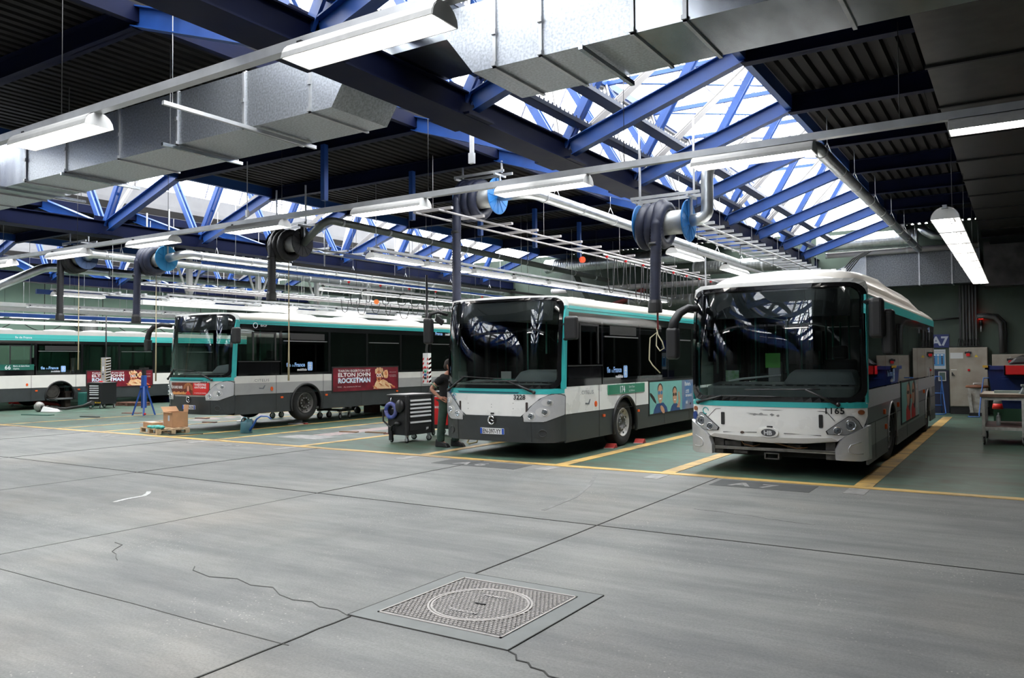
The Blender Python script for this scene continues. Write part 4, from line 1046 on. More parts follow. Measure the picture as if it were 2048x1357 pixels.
def citelis(loc, L, number, plate, label, low=WHITE, mid=None, rim=RIM, wheels=(2.75, 8.87), white_front=True, poster_front=False, lift=0, hub_only=None):
    B = Bus(.40, 4.4, .15)
    R = empty('bus', loc, 0, label, 'bus')
    wx = list(wheels)
    ZR = 2.72
    # ---- front
    def fp(name, poly, m, off=.0, th=.025, ml=.12): return mapped_patch(poly, B.front, off - th, off, ml).build(name, m, R)
    fp('front_bumper', [(-1.30, .34), (-1.15, .30), (1.15, .30), (1.30, .34), (1.30, .80), (1.02, .66), (.62, .68), (.60, .76), (-.60, .76), (-.62, .68), (-1.02, .66), (-1.30, .80)][::1], SKIRT, .03, .05)
    fp('front_panel', [(-.60, .765), (.60, .765), (1.08, 1.16), (1.30, 1.16), (1.30, 1.26), (-1.30, 1.26), (-1.30, 1.16), (-1.08, 1.16)], low if white_front else low, .01, .03)
    fp('teal_band', [(-1.10, 1.165), (1.10, 1.165), (1.29, 1.18), (1.29, 1.262), (-1.29, 1.262), (-1.29, 1.18)], TEAL, .014, .01)
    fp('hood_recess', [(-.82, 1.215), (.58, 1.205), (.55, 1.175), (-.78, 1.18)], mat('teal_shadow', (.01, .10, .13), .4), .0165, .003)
    # windscreen opening frame (ring)
    wo = rrect(-1.25, 1.25, 1.262, 2.905, .15, 5); wi = rrect(-1.20, 1.20, 1.33, 2.865, .13, 5)
    band_strip(B, [(-1.28, 2.70), (-1.25, 2.76), (-1.21, 2.85), (-1.10, 2.90), (1.10, 2.90), (1.21, 2.85), (1.25, 2.76), (1.28, 2.70)], [(-1.31, 2.72), (-1.30, 2.84), (-1.27, 2.90), (-1.15, 2.94), (1.15, 2.94), (1.27, 2.90), (1.30, 2.84), (1.31, 2.72)], WHITE, 'front_header', R, .014)
    b = MB(); wo, wi = dens(wo, wi); n = len(wo)
    A = [b._v(B.front(*p, .018)) for p in wo]; C = [b._v(B.front(*p, .018)) for p in wi]; A2 = [b._v(B.front(*p, -.03)) for p in wo]; C2 = [b._v(B.front(*p, -.03)) for p in wi]
    for k in range(n):
        j = (k + 1) % n
        for q in ((A[k], A[j], C[j], C[k]), (C[k], C[j], C2[j], C2[k]), (A[j], A[k], A2[k], A2[j])): b.bm.faces.new(q)
    b.build('windscreen_frame', BLACKG, R)
    fp('front_surround', [(-1.30, 2.70), (-1.245, 2.66), (-1.245, 1.4), (-1.245, 1.27), (-1.30, 1.25)], TEAL, .012, .03); fp('front_surround', [(1.30, 1.25), (1.245, 1.27), (1.245, 2.66), (1.30, 2.70)], TEAL, .012, .03)
    MBg = MB(); us = [-1.22 + 2.44 * k / 28 for k in range(29)]; vs = [1.30 + 1.585 * k / 14 for k in range(15)]
    MBg.sheet(lambda u, v: B.front(u, v, .006), us, vs); MBg.build('windscreen', GL_WS, R)
    # destination box behind the top of the glass
    b = MB(); us2 = [-1.12 + 2.24 * k / 14 for k in range(15)]
    b.sheet(lambda u, v: B.front(u, v, -.03), us2, [2.50, 2.86], False); b.build('destination_box', mat('display_dark', (.025, .028, .03), .3), R, solid=.02)
    if poster_front:
        fp('front_poster', rrect(-.78, .78, .80, 1.13, .01, 1), mat('front_poster_dark', (.06, .01, .01), .4, col2=(.20, .03, .01), scale=5), .03, .015)
        fp('front_poster_field', rrect(.18, .77, .81, 1.12, .01, 1), mat('front_poster_red', (.62, .02, .02), .4), .033, .003)
        for k in range(13):
            a = -.3 + PI * 1.1 * k / 12; c0 = (-.02, .98)
            p = [(c0[0] + .07 * math.cos(a), c0[1] + .05 * math.sin(a)), (c0[0] + .19 * math.cos(a + .05), c0[1] + .14 * math.sin(a + .05)), (c0[0] + .19 * math.cos(a - .07), c0[1] + .14 * math.sin(a - .07))]
            if all(.82 < q[1] < 1.12 for q in p): fp('front_poster_rays', p, mat('poster_gold', (.75, .35, .12), .4), .0345, .002, .5)
        fp('front_poster_figure', spl(-.02, .96, .045, .09, 12), mat('poster_face', (.6, .3, .2), .4), .036, .002, .5)
        fp('front_poster_figure', [(-.12, .81), (-.06, .90), (.02, .90), (.1, .81)], MATS['front_poster_red'], .0365, .002, .5)
        WLm = mat('poster_white', (.85, .83, .82), .4)
        def ft(s, u0, z0, h, w):
            t = text_mb(s, 1, lambda u, v: (u, v, 0), .02); xs = [q.co.x for q in t.bm.verts]; sc = w / (max(xs) - min(xs)); x0 = min(xs)
            for q in t.bm.verts: q.co = B.front(u0 + (q.co.x - x0) * sc, z0 + q.co.y * h / .7, .038)
            t.build('poster_lettering', WLm, R, recalc=False)
        ft('ÉDOUARD BAER', -.75, .97, .07, .5); ft('THÉÂTRE', .24, 1.05, .05, .45); ft('ANTOINE', .24, .98, .05, .45); ft('À PARTIR DU 8 MARS', .24, .85, .02, .45)
        for k in range(12): fp('front_poster_strip', R4(-.76 + k * .065, -.71 + k * .065, .815, .87 + .01 * (k % 3)), MATS['poster_gold'], .0345, .002, .5)
    else:
        for s in (-.75, .72): fp('grab_slot', rrect(s - .022, s + .022, .84, 1.02, .01, 1), mat('slot_brown', (.03, .018, .015), .6), .014, .01, .5)
        for u, z in ((-.55, .98), (-.55, .88), (-.02, .97), (-.02, .92), (.45, 1.0), (.45, .90)): fp('bolt_hole', disc(u, z, .007, 8), BLACKM, .013, .003, .5)
        fp('hood_catch', rrect(-.04, .04, .785, .82, .012, 2), BLACKM, .014, .004, .5)
    # round emblem, upper left
    DB = mat('emblem_teal', (.12, .45, .50), .4)
    if not poster_front:
        ring = MB(); cu, cz = -.93, 1.085
        for k in range(20):
            a0, a1 = 2 * PI * k / 24 + .5, 2 * PI * (k + 1) / 24 + .5
            ring.prism([(cu + .075 * math.cos(a0), cz + .075 * math.sin(a0)), (cu + .075 * math.cos(a1), cz + .075 * math.sin(a1)), (cu + .055 * math.cos(a1), cz + .055 * math.sin(a1)), (cu + .055 * math.cos(a0), cz + .055 * math.sin(a0))], lambda u, v, q: B.front(u, v, q), .01, .014)
        ring.build('ring_emblem', DB, R)
        e = MB(); pts = [(cu - .05, cz + .03), (cu - .01, cz + .04), (cu + .02, cz), (cu + .01, cz - .04), (cu + .02, cz - .11)]
        e.tube([B.front(*p, .016) for p in pts], .006, 5); e.build('ring_emblem_line', mat('emblem_navy', (.02, .05, .2), .4), R)
        fp('access_sticker', rrect(-1.15, -1.05, 1.14, 1.22, .01, 2), mat('emblem_navy', (.02, .05, .2), .4), .019, .003, .5)
    # manufacturer emblem
    cu, cz = -.0, .685
    fp('emblem_recess', disc(cu, cz, .10, 20, .09), BLACKM, .034, .006, .5)
    e = MB(); pts = [B.front(cu + .062 * math.cos(a), cz + .07 * math.sin(a), .05) for a in [math.radians(30 + 300 * k / 20) for k in range(21)]]
    e.tube(pts, .017, 8, radii=[.010 + .010 * math.sin(PI * k / 20) for k in range(21)]); e.tube([B.front(cu + .05, cz - .02, .05), B.front(cu - .01, cz + .01, .05)], .014, 8)
    e.build('maker_emblem', CHROME, R)
    # plate
    PL = empty('licence_plate', (0, 0, 0)); PL.parent = R
    pu = .0
    mapped_patch(rrect(pu - .26, pu + .26, .43, .54, .01, 2), B.front, .03, .045, .3).build('plate_sheet', mat('plate_white', (.80, .81, .82), .4), PL)
    for s in (-1, 1): mapped_patch(R4(*sorted((pu + s * .26, pu + s * .215)), .432, .538), B.front, .045, .047, .3).build('plate_blue_band', mat('plate_blue', (.02, .09, .5), .4), PL)
    t = text_mb(plate, .115, lambda u, v: (u, v, 0), .002); xs = [q.co.x for q in t.bm.verts]; sc = .40 / (max(xs) - min(xs)); x0 = min(xs)
    for q in t.bm.verts: q.co = B.front(pu - .20 + (q.co.x - x0) * sc, .445 + q.co.y, .048)
    t.build('plate_characters', BLACKM, PL, recalc=False)
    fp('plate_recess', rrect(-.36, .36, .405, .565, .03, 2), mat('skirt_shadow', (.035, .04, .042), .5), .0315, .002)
    for s in (-1, 1):
        fp('fog_lamp_cover', disc(s * .98, .47, .058, 18), mat('fog_dark', (.025, .028, .03), .4), .036, .01, .5)
        b = MB(); b.tube([B.front(s * .98 + .062 * math.cos(2 * PI * k / 20), .47 + .062 * math.sin(2 * PI * k / 20), .036) for k in range(21)], .008, 6); b.build('fog_lamp_ring', SKIRT, R)
        b = MB(); b.tube([B.front(s * .80, z, .032) for z in (.31, .45, .62, .70)], .004, 5); b.build('bumper_seam', BLACKM, R)
        # headlight cluster
        H = empty('headlight_cluster', (0, 0, 0)); H.parent = R
        if s > 0: poly = [(.66, .675), (1.02, .675), (1.29, .80), (1.30, 1.13), (1.24, 1.165), (1.12, 1.165), (.95, 1.08), (.78, .93), (.66, .76)]
        else: poly = [(-x, z) for x, z in [(.66, .675), (1.02, .675), (1.29, .80), (1.30, 1.13), (1.24, 1.165), (1.12, 1.165), (.95, 1.08), (.78, .93), (.66, .76)]][::-1]
        mapped_patch(poly, B.front, -.01, .035, .08).build('cluster_housing', SILVER, H)
        MB().tube([B.front(*p, .03) for p in poly + poly[:1]], .009, 6).build('cluster_seal', BLACKM, H)
        for u, z, r in ((.80, .775, .060), (1.02, .845, .060), (1.09, 1.02, .046)):
            mapped_patch(disc(s * (u - .03), z, r * 1.9, 20, r * 1.4), B.front, .030, .038, .1).build('lamp_dish', mat('dish_silver', (.62, .62, .62), .3, .3), H)
            round_lamp(H, B, s * u, z, r * .8, .045, m=None if r > .045 else None)
    # number
    t = text_mb(number, .12, lambda u, v: B.front(.46 + u, 1.07 + v, .018), .003); t.build('fleet_number', BLACKM, R, recalc=False)
    wiper(R, (.86, 1.20), (.36, 1.40), (-.42, 1.375), (.55, 1.40), B); wiper(R, (-1.05, 1.22), (-.62, 1.48), (-.72, 1.48), (.22, 1.44), B)
    # ---- right side (towards camera right)
    y0 = .40
    panels = [y0, 1.72, 2.02, 3.55, 5.1, 6.6, 8.1, 9.7, L]
    side_panel('skirt_panel', arch_poly(y0, L, .29, .785, wx), SKIRT, R)
    g = MB()
    for y in (1.76, 3.5, 5.1, 6.7, 8.0, 9.6): g.box(HW - .002, HW + .003, y - .006, y + .006, .30, 1.30)
    g.box(HW - .002, HW + .003, .45, L, .783, .797); g.build('panel_gap', BLACKM, R)
    side_panel('side_panel', arch_poly(y0, L, .80, 1.30, wx), low, R)
    if mid: side_panel('grey_stripe', arch_poly(y0, L, .80, 1.10, wx), mid, R, .002, .004)
    for c in wx:
        b = MB(); pts = [(HW + .012, c + .57 * math.cos(PI * k / 20), .46 + .57 * math.sin(PI * k / 20)) for k in range(-2, 23)]; b.tube(pts, .032, 8); b.build('arch_trim', BLACKM, R)
    ys = [.46, 1.92, 3.75, 5.35, 6.95, 8.5, 10.1, L - .35]
    for k, (a, b_) in enumerate(zip(ys, ys[1:])):
        side_panel('side_window', R4(a + .03, b_ - .03, 1.36 if k else 1.66, 2.52), GL_CLR if k == 0 else GL_SIDE, R, 0, .008)
        if k in (1, 3, 5): b = MB(); b.box(HW - .004, HW + .008, a + .1, b_ - .1, 2.22, 2.245); b.build('window_bar_trim', mat('bar_grey', (.25, .25, .26), .3, .6), R)
        if k == 1: MB().box(HW, HW + .006, a + .35, b_ - .2, 2.27, 2.45).build('route_display', mat('side_display', (.02, .02, .02), .4), R)
    for a in ys: side_panel('window_pillar', R4(a - .045, a + .045, 1.30, 2.52), BLACKG, R, .002, .04)
    side_panel('driver_window_frame', R4(.46, 1.92, 1.30, 1.66), BLACKG, R, .002, .02)
    MB().box(HW, HW + .012, .5, 1.9, 1.655, 1.68).build('window_sill_trim', BLACKM, R)
    b = MB(); b.box(HW, HW + .014, 1.70, 1.75, 1.70, 2.44); b.box(HW, HW + .014, .95, 1.0, 1.70, 2.44); b.box(HW, HW + .014, .95, 1.75, 2.42, 2.46); b.build('sliding_pane_frame', BLACKM, R)
    side_panel('belt_rail', R4(.44, L, 1.29, 1.365), BLACKG, R, .001, .03)
    side_panel('upper_band', R4(.44, L, 2.515, 2.66), BLACKG, R, .003, .03)
    side_panel('teal_stripe', R4(.44, L, 2.655, 2.76), TEAL, R, .008, .03); side_panel('gutter', R4(.50, L, 2.70, 2.712), mat('teal_dark', (.02, .2, .2), .4), R, .014, .02)
    side_panel('teal_pillar', [(.385, 1.26), (.44, 1.26), (.48, 2.1), (.56, 2.70), (.44, 2.70), (.385, 2.5)], TEAL, R, .006, .03)
    side_panel('rear_corner', R4(L - .38, L, 1.3, 2.66), BLACKG, R, .001, .03)
    for y, z in ((1.60, .93),): mapped_patch(disc(y, z, .04, 14, .055), sideR, 0, .02, .3).build('marker_lamp', ORANGE, R)
    for y in (1.95, 3.62, 6.75, 9.4):
        if abs(y - wx[0]) > .6 and abs(y - wx[1]) > .6: mapped_patch(rrect(y - .045, y + .045, .66, .71, .008, 2), sideR, 0, .02, .3).build('marker_lamp', ORANGE, R)
    text_mb('.CITELIS', .10, lambda u, v: sideR(.98 + u * 1.35, 1.13 + v, .004), .0, spacing=1.15).build('model_lettering', mat('lettering_grey', (.12, .13, .15), .4), R, recalc=False)
    MB().prism([(1.18, .97), (1.30, .96), (1.36, 1.03), (1.39, 1.03), (1.33, .93), (1.18, .94)], lambda u, v, q: sideR(u, v, q), 0, .004).build('bird_emblem', MATS['lettering_grey'], R)
    idf(R, 2.12, 1.52, .155)
    # body hull pieces
    far_side(R, L, wx, 2.74); underside(R, L); wheel_house(R, wx)
    MB().box(-HW + .02, HW - .02, L - .03, L, .3, 2.75).build('rear_panel', low, R)
    roof_shell(R, L, 2.745, 2.985, CREAM, B, front_z=2.925)
    for y in (3.6, 5.9, 8.6): hatch(R, y, 2.97)
    b = MB(); b.hexa([(-.8, 1.6, 2.9), (.8, 1.6, 2.9), (.8, 2.9, 2.92), (-.8, 2.9, 2.92), (-.7, 1.8, 3.03), (.7, 1.8, 3.03), (.7, 2.8, 3.03), (-.7, 2.8, 3.03)]); b.build('roof_unit', CREAM, R, bevel=.02)
    bus_interior(R, L)
    # wheels
    wheel(R, HW - .17, wx[0], .485, rim, 1, hubout=.015); wheel(R, HW - .17, wx[1], .485, rim, 1, hubout=-.02)
    wheel(R, -HW + .17, wx[0], .485, rim, -1); wheel(R, -HW + .17, wx[1], .485, rim, -1)
    # mirrors
    m = empty('mirror', (0, 0, 0)); m.parent = R
    o = MB().cbox((0, 0, 0), (.26, .13, .42)).build('mirror_head', BLACKM, m, bevel=.05, seg=4); o.location = (HW + .20, .28, 2.34)
    MB().tube([(HW - .02, .42, 2.42), (HW + .1, .32, 2.42)], .03, 8).build('mirror_arm', BLACKM, m)
    MB().tube([(HW - .02, .42, 2.15), (HW + .1, .32, 2.15)], .03, 8).build('mirror_arm', BLACKM, m)
    return R, B

# ---- 3228
r1, B1 = citelis((-8.21, 12.22, 0), 12.0, '3228', 'EN-397-YY', 'white single-decker bus numbered 3228 with route 174 board, middle of the three front-facing buses', wheels=(2.93, 9.05))
mirror_big(r1, [(-1.15, .16, 2.66), (-1.25, .0, 2.72), (-1.36, -.1, 2.68), (-1.39, -.12, 2.55)], (-1.39, -.13, 2.35), (.17, .15, .50), .03)
ob = MB().cbox((0, 0, 0), (.2, .05, .12), Matrix.Rotation(.6, 3, 'Y')).build('mirror_close_view', BLACKM, r1, bevel=.02); ob.location = (-1.20, -.02, 2.55)
RT = empty('route_board', (0, 0, 0)); RT.parent = r1
side_panel('board', R4(2.14, 3.95, 1.08, 1.27), mat('route_board_green', (.03, .22, .13), .4), RT, .015, .015)
text_mb('174', .19, lambda u, v: sideR(2.66 + u * .95, 1.105 + v, .018), .004).build('route_number', mat('sign_white', (.85, .87, .9), .4), RT, recalc=False)
text_mb('Saint-Ouen', .065, lambda u, v: sideR(3.12 + u, 1.19 + v, .018)).build('route_names', MATS['sign_white'], RT, recalc=False)
text_mb('La Défense', .065, lambda u, v: sideR(3.12 + u, 1.11 + v, .018)).build('route_names', MATS['sign_white'], RT, recalc=False)
face_poster(r1, 4.22, 7.2, .57, 1.27)
# reflector card lying on the dash and white card
MB().cbox((-.15, .62, 1.415), (.38, .22, .01), Matrix.Rotation(.3, 3, 'Z')).build('green_folder', mat('green_folder', (.08, .55, .42), .5), r1)
MB().box(-.86, -.62, 1.6, 1.62, 1.35, 1.55).build('white_card', WHT, r1)
# ---- 8737, raised on lifts
r2, B2 = citelis((-18.45, 13.2, .13), 12.0, '8737', 'CS-839-DN', 'raised grey and white bus with red side poster and a theatre poster on its nose', low=mat('bus_offwhite', (.66, .65, .62), .32, var=.05, coat=.3), mid=GREYP, rim=mat('rim_mid', (.12, .115, .11), .5, .5, var=.3, scale=9), wheels=(2.85, 8.97), poster_front=True)
mirror_big(r2, [(-1.2, .30, 2.66), (-1.42, .14, 2.70), (-1.64, .05, 2.64), (-1.78, .01, 2.52), (-1.84, 0, 2.36), (-1.85, 0, 2.22)], (-1.85, 0, 2.14), (.17, .16, .34), .055)
poster_red(r2, 3.88, 6.78, .76, 1.46)
text_mb('RATP', .09, lambda u, v: sideR(1.22 + u, 2.60 + v, .008)).build('operator_lettering', MATS['sign_white'], r2, recalc=False)
b = MB(); b.tube([sideR(1.05 + .07 * math.cos(2 * PI * k / 20), 2.63 + .07 * math.sin(2 * PI * k / 20), .008) for k in range(21)], .010, 5); b.build('ring_emblem', MATS['sign_white'], r2)
text_mb('mobilités', .12, lambda u, v: sideR(9.35 + u, 2.55 + v, .008), .002).build('lettering', MATS['sign_white'], r2, recalc=False)
text_mb('France', .15, lambda u, v: sideR(8.78 + u, 2.55 + v, .008), .004).build('lettering', MATS['sign_light_blue'], r2, recalc=False)

# ---- 66 on the far left: older type, seen from the side
r3, B3 = citelis((-33.77, 14.45, 0.05), 12.0, '66', 'AB-066-CD', 'far left white bus with route 66 board, one front wheel missing', low=mat('bus_offwhite2', (.72, .70, .66), .32, var=.04, coat=.3), rim=RIMD, wheels=(2.87, 8.95))
for o in list(r3.children):
    if o.name.startswith('licence_plate') or o.name.startswith('fleet_number') or o.name.startswith('bird') or o.name.startswith('model_letter'):
        for c in list(o.children): bpy.data.objects.remove(c)
        bpy.data.objects.remove(o)
side_panel('teal_fascia', R4(.5, 12, 2.64, 2.88), mat('teal_bright', (.07, .48, .45), .35), r3, .012, .02)
side_panel('cream_fascia', R4(.5, 12, 2.88, 3.02), MATS['bus_offwhite2'], r3, .012, .02)
MB().box(-1.2, HW, .6, 12, 2.9, 3.05).build('roof_riser', MATS['bus_offwhite2'], r3)
for y in (1.0, 3.5, 5.1, 6.6, 8.2): hatch(r3, y, 3.03)
RT = empty('route_board', (0, 0, 0)); RT.parent = r3
side_panel('board', R4(.3, 1.85, 1.50, 1.72), mat('route_board_teal', (.01, .12, .09), .4), RT, .02, .015)
text_mb('66', .22, lambda u, v: sideR(.78 + u, 1.53 + v, .023), .004).build('route_number', MATS['sign_white'], RT, recalc=False)
text_mb('Mairie de Saint-Ouen', .085, lambda u, v: sideR(1.08 + u * .82, 1.63 + v, .023), .001).build('route_names', MATS['sign_white'], RT, recalc=False)
text_mb('Opéra', .085, lambda u, v: sideR(1.08 + u, 1.53 + v, .023), .001).build('route_names', MATS['sign_white'], RT, recalc=False)
text_mb('île de France', .12, lambda u, v: sideR(1.15 + u, 2.72 + v, .016), .001).build('lettering', MATS['sign_white'], r3, recalc=False)
poster_red(r3, 3.95, 6.88, .75, 1.42)
for o in list(r3.children):    # idf lettering moved: shift
    if o.name.startswith('lettering') or o.name.startswith('walker'):
        pass
# remove near front wheel tyre: only the brake drum shows
for o in list(r3.children):
    if o.name.startswith('wheel') and not o.name.startswith('wheel_h') and o.location.x > 0 and abs(o.location.y - 2.87) < .1:
        for c in list(o.children):
            if c.name.startswith('tyre') or c.name.startswith('rim_holes'): bpy.data.objects.remove(c)
        o.location.z = .62; o.location.y -= .28; o.name = 'brake_drum'
        MB().lathe([(.26, -.10), (.27, .10), (.22, .13)], axis='X', n=32).build('drum', RIMD, o)

# ---- 1165 : taller hybrid with hump roof
def heuliez(loc, L):
    B = Bus(.34, 4.6, .15)
    R = empty('bus', loc, 0, 'tall white bus numbered 1165 with humped roof and open bumper grille, rightmost bus', 'bus')
    wx = [2.95, 9.15]
    def fp(name, poly, m, off=.0, th=.025, ml=.12): return mapped_patch(poly, B.front, off - th, off, ml).build(name, m, R)
    # lower front: white hood panel with curved lower edge
    fp('front_panel', [(-1.30, .93), (-1.24, .74), (-.97, .60), (-.93, .565), (-.5, .52), (0, .505), (.5, .52), (.93, .565), (.97, .60), (1.24, .74), (1.30, .93), (1.30, 1.12), (-1.30, 1.12)], WHITE, .01, .03)
    fp('hood_lip', [(-.93, .575), (-.5, .53), (0, .515), (.5, .53), (.93, .575), (.86, .62), (.4, .60), (0, .59), (-.4, .60), (-.86, .62)], mat('lip_grey', (.45, .44, .42), .35), .028, .02)
    b = MB(); b.tube([B.front(u, z, .012) for u, z in [(-.98, .86), (-.84, .995), (-.80, 1.0), (0, 1.0), (.74, 1.0), (.80, .99), (.90, .86)]], .005, 5); b.tube([B.front(u, z, .013) for u, z in [(-.72, .645), (-.2, .66)]], .006, 5); b.tube([B.front(u, z, .013) for u, z in [(.2, .66), (.72, .645)]], .006, 5)
    b.build('hood_gap', mat('gap_grey', (.12, .12, .12), .6), R)
    fp('teal_band', [(-1.30, 1.045), (1.30, 1.045), (1.31, 1.13), (-1.31, 1.13)], TEAL, .016, .01)
    for s in (-1, 1):
        P = [(.90, .30), (1.20, .28), (1.32, .31), (1.32, .80), (1.16, .72), (1.02, .64), (.95, .56), (.90, .44)]
        P = P if s > 0 else [(-u, z) for u, z in P][::-1]
        fp('corner_bumper', P, mat('bumper_silver', (.55, .56, .58), .3, .4, var=.06, coat=.3), .045, .08, .08)
        b = MB(); b.tube([B.front(s * u, z, .047) for u, z in [(1.20, .56), (1.08, .52), (1.05, .46), (1.06, .41), (1.12, .39), (1.22, .39)]], .008, 6); b.build('bumper_groove', SILVER, R)
        H = empty('headlight_cluster', (0, 0, 0)); H.parent = R
        P = [(.80, .665), (1.02, .655), (1.20, .71), (1.235, .76), (1.19, .86), (1.13, .925), (1.07, .93), (.92, .82), (.78, .71)]
        P = P if s > 0 else [(-u, z) for u, z in P][::-1]
        mapped_patch(P, B.front, 0, .022, .08).build('cluster_seal', BLACKM, H)
        cx = sum(p[0] for p in P) / len(P); cz = sum(p[1] for p in P) / len(P)
        mapped_patch([(cx + (u - cx) * .93, cz + (z - cz) * .93) for u, z in P], B.front, .01, .03, .08).build('cluster_housing', mat('housing_grey', (.36, .37, .38), .35, .4), H)
        round_lamp(H, B, s * 1.085, .80, .068, .035); round_lamp(H, B, s * .93, .725, .050, .035)
        fp('indicator_lamp', disc(s * 1.22, .985, .035, 16), mat('amber_brown', (.25, .08, .03), .2), .03, .02, .5)
        fp('grab_slot', rrect(s * .72 - .028, s * .72 + .028, .76, .95, .008, 1), BLACKM, .02, .01, .5)
    fp('scuff_mark', spl(-.18, .93, .16, .012, 10, -.05, .5), mat('scuff_dark', (.35, .35, .34), .7), .0115, .002, .5)
    for u, z in ((-.22, .93), (-.13, .935), (.03, .93), (.12, .92)): fp('scuff_mark', spl(u, z, .03, .018, 8, 0, .4), mat('scuff_dark2', (.25, .25, .25), .7), .0125, .002, .5)
    fp('hood_catch', rrect(-.05, .04, .735, .762, .01, 2), BLACKM, .014, .004, .5); fp('lock', disc(-.42, .65, .03, 12, .02), mat('lock_brown', (.06, .04, .03), .4), .02, .01, .5)
    fp('emblem_base', disc(-.02, .665, .145, 26, .075), WHITE, .035, .03, .5); fp('maker_emblem', disc(-.02, .665, .11, 24, .055), mat('emblem_grey', (.10, .10, .11), .25, .6), .039, .006, .5)
    text_mb('HB', .09, lambda u, v: B.front(-.09 + u * 1.05, .632 + v, .043), .004).build('emblem_letters', CHROME, R, recalc=False)
    b = MB(); b.tube([B.front(-1.02 + .05 * math.cos(2 * PI * k / 20), .96 + .05 * math.sin(2 * PI * k / 20), .014) for k in range(17)], .008, 5); b.build('ring_emblem', TEAL, R)
    fp('access_sticker', disc(-1.235, .87, .045, 16, .065), mat('emblem_navy', (.02, .05, .2), .4), .03, .02, .5)
    text_mb('1165', .125, lambda u, v: B.front(.76 + u, .965 + v, .018), .003, spacing=1.1).build('fleet_number', BLACKM, R, recalc=False)
    # open bumper: structure behind
    b = MB(); b.box(-.95, .95, .28, .36, .28, .58); b.build('grille_cavity', mat('cavity_black', (.008, .008, .008), .9), R)
    b = MB(); b.tube([(-.92, .12, .40), (.92, .12, .40)], .014, 6); b.bar((-.92, .14, .395), (.92, .14, .395), .05, .045); b.build('crossbeam', mat('beam_dirty', (.30, .29, .27), .5, .5, var=.3, scale=8), R)
    GR = mat('grimy_metal', (.10, .095, .09), .6, .4, var=.5, scale=9)
    for x, z, w, h in ((-.84, .47, .16, .14), (-.62, .46, .26, .08), (-.38, .47, .14, .10), (.82, .46, .14, .16), (-.5, .33, .22, .05), (-.84, .33, .14, .08), (.82, .33, .14, .1), (.3, .45, .2, .06)):
        MB().box(x - w / 2, x + w / 2, .17, .27, z - h / 2, z + h / 2).build('bracket', GR, R, bevel=.01)
    MB().tube([(-.5, .15, .53), (-.44, .13, .46), (-.3, .14, .43), (-.2, .16, .46)], .008, 6).tube([(.0, .15, .5), (.2, .13, .46), (.35, .14, .43), (.5, .15, .45)], .008, 6).build('loose_wire', mat('wire_tan', (.35, .18, .08), .6), R)
    b = MB(); b.box(-.10, .10, .06, .20, .255, .27); b.box(-.10, .10, .06, .20, .335, .35); b.box(-.11, -.09, .06, .20, .255, .35); b.box(.09, .11, .06, .20, .255, .35); b.build('tow_socket', GR, R)
    # windscreen
    wo = rrect(-1.30, 1.30, 1.125, 2.88, .20, 6); wi = rrect(-1.235, 1.235, 1.20, 2.82, .17, 6)
    b = MB(); wo, wi = dens(wo, wi); n = len(wo)
    A = [b._v(B.front(*p, .018)) for p in wo]; C = [b._v(B.front(*p, .018)) for p in wi]; A2 = [b._v(B.front(*p, -.03)) for p in wo]; C2 = [b._v(B.front(*p, -.03)) for p in wi]
    for k in range(n):
        j = (k + 1) % n
        for q in ((A[k], A[j], C[j], C[k]), (C[k], C[j], C2[j], C2[k]), (A[j], A[k], A2[k], A2[j])): b.bm.faces.new(q)
    b.build('windscreen_frame', BLACKG, R)
    b = MB(); b.sheet(lambda u, v: B.front(u, v, .006), [-1.27 + 2.54 * k / 30 for k in range(31)], [1.18 + 1.66 * k / 10 for k in range(11)]); b.build('windscreen', glass('windscreen_dark', (.62, .70, .70), 1.25), R)
    b = MB(); b.sheet(lambda u, v: B.front(u, v, -.03), [-1.18 + 2.3 * k / 14 for k in range(15)], [2.40, 2.80], False); b.build('destination_box', mat('display_dark2', (.012, .013, .015), .25), R, solid=.02)
    for s in (-1, 1): fp('front_surround', [(s * 1.29, 2.75), (s * 1.29, 1.12), (s * 1.36, 1.12), (s * 1.36, 2.62)][::s], TEAL, .016, .03)
    band_strip(B, [(-1.29, 2.70), (-1.27, 2.78), (-1.20, 2.86), (-1.10, 2.885), (1.10, 2.885), (1.20, 2.86), (1.27, 2.78), (1.29, 2.70)], [(-1.33, 2.72), (-1.32, 2.82), (-1.28, 2.90), (-1.15, 2.945), (1.15, 2.945), (1.28, 2.90), (1.32, 2.82), (1.33, 2.72)], WHITE, 'front_header', R, .014)
    wiper(R, (.94, 1.10), (.52, 1.31), (-.36, 1.30), (.72, 1.32), B); wiper(R, (-1.12, 1.09), (-.72, 1.20), (-.72, 1.205), (.18, 1.20), B)
    # side
    y0 = .34; zs = .34
    side_panel('skirt_panel', arch_poly(y0, L, .22, .47, wx, r=.55), SKIRT2, R)
    side_panel('silver_panel', arch_poly(y0, L, .47, .80, wx, r=.55), mat('side_silver', (.30, .31, .31), .35, .3, var=.06, coat=.2), R)
    side_panel('grey_panel', arch_poly(y0, L, .81, 1.04, wx, r=.55), mat('side_blue_grey', (.20, .22, .24), .35, .2, var=.08, coat=.2), R)
    side_panel('side_panel', arch_poly(y0, L, 1.04, 1.30, wx, r=.55), mat('side_lilac_white', (.60, .62, .66), .35, var=.04), R)
    g = MB(); g.box(HW - .002, HW + .003, y0, L, .798, .812)
    for y in (1.05, 2.35, 3.6, 5.0, 8.4): g.box(HW - .002, HW + .003, y - .005, y + .005, .25, .80)
    g.build('panel_gap', BLACKM, R)
    ys = [.36, 2.3, 3.9, 5.5, 7.1, 8.7, L - .25]
    for k, (a, b_) in enumerate(zip(ys, ys[1:])):
        side_panel('side_window', R4(a + .02, b_ - .02, 1.32, 2.42), GL_SIDE, R, 0, .008)
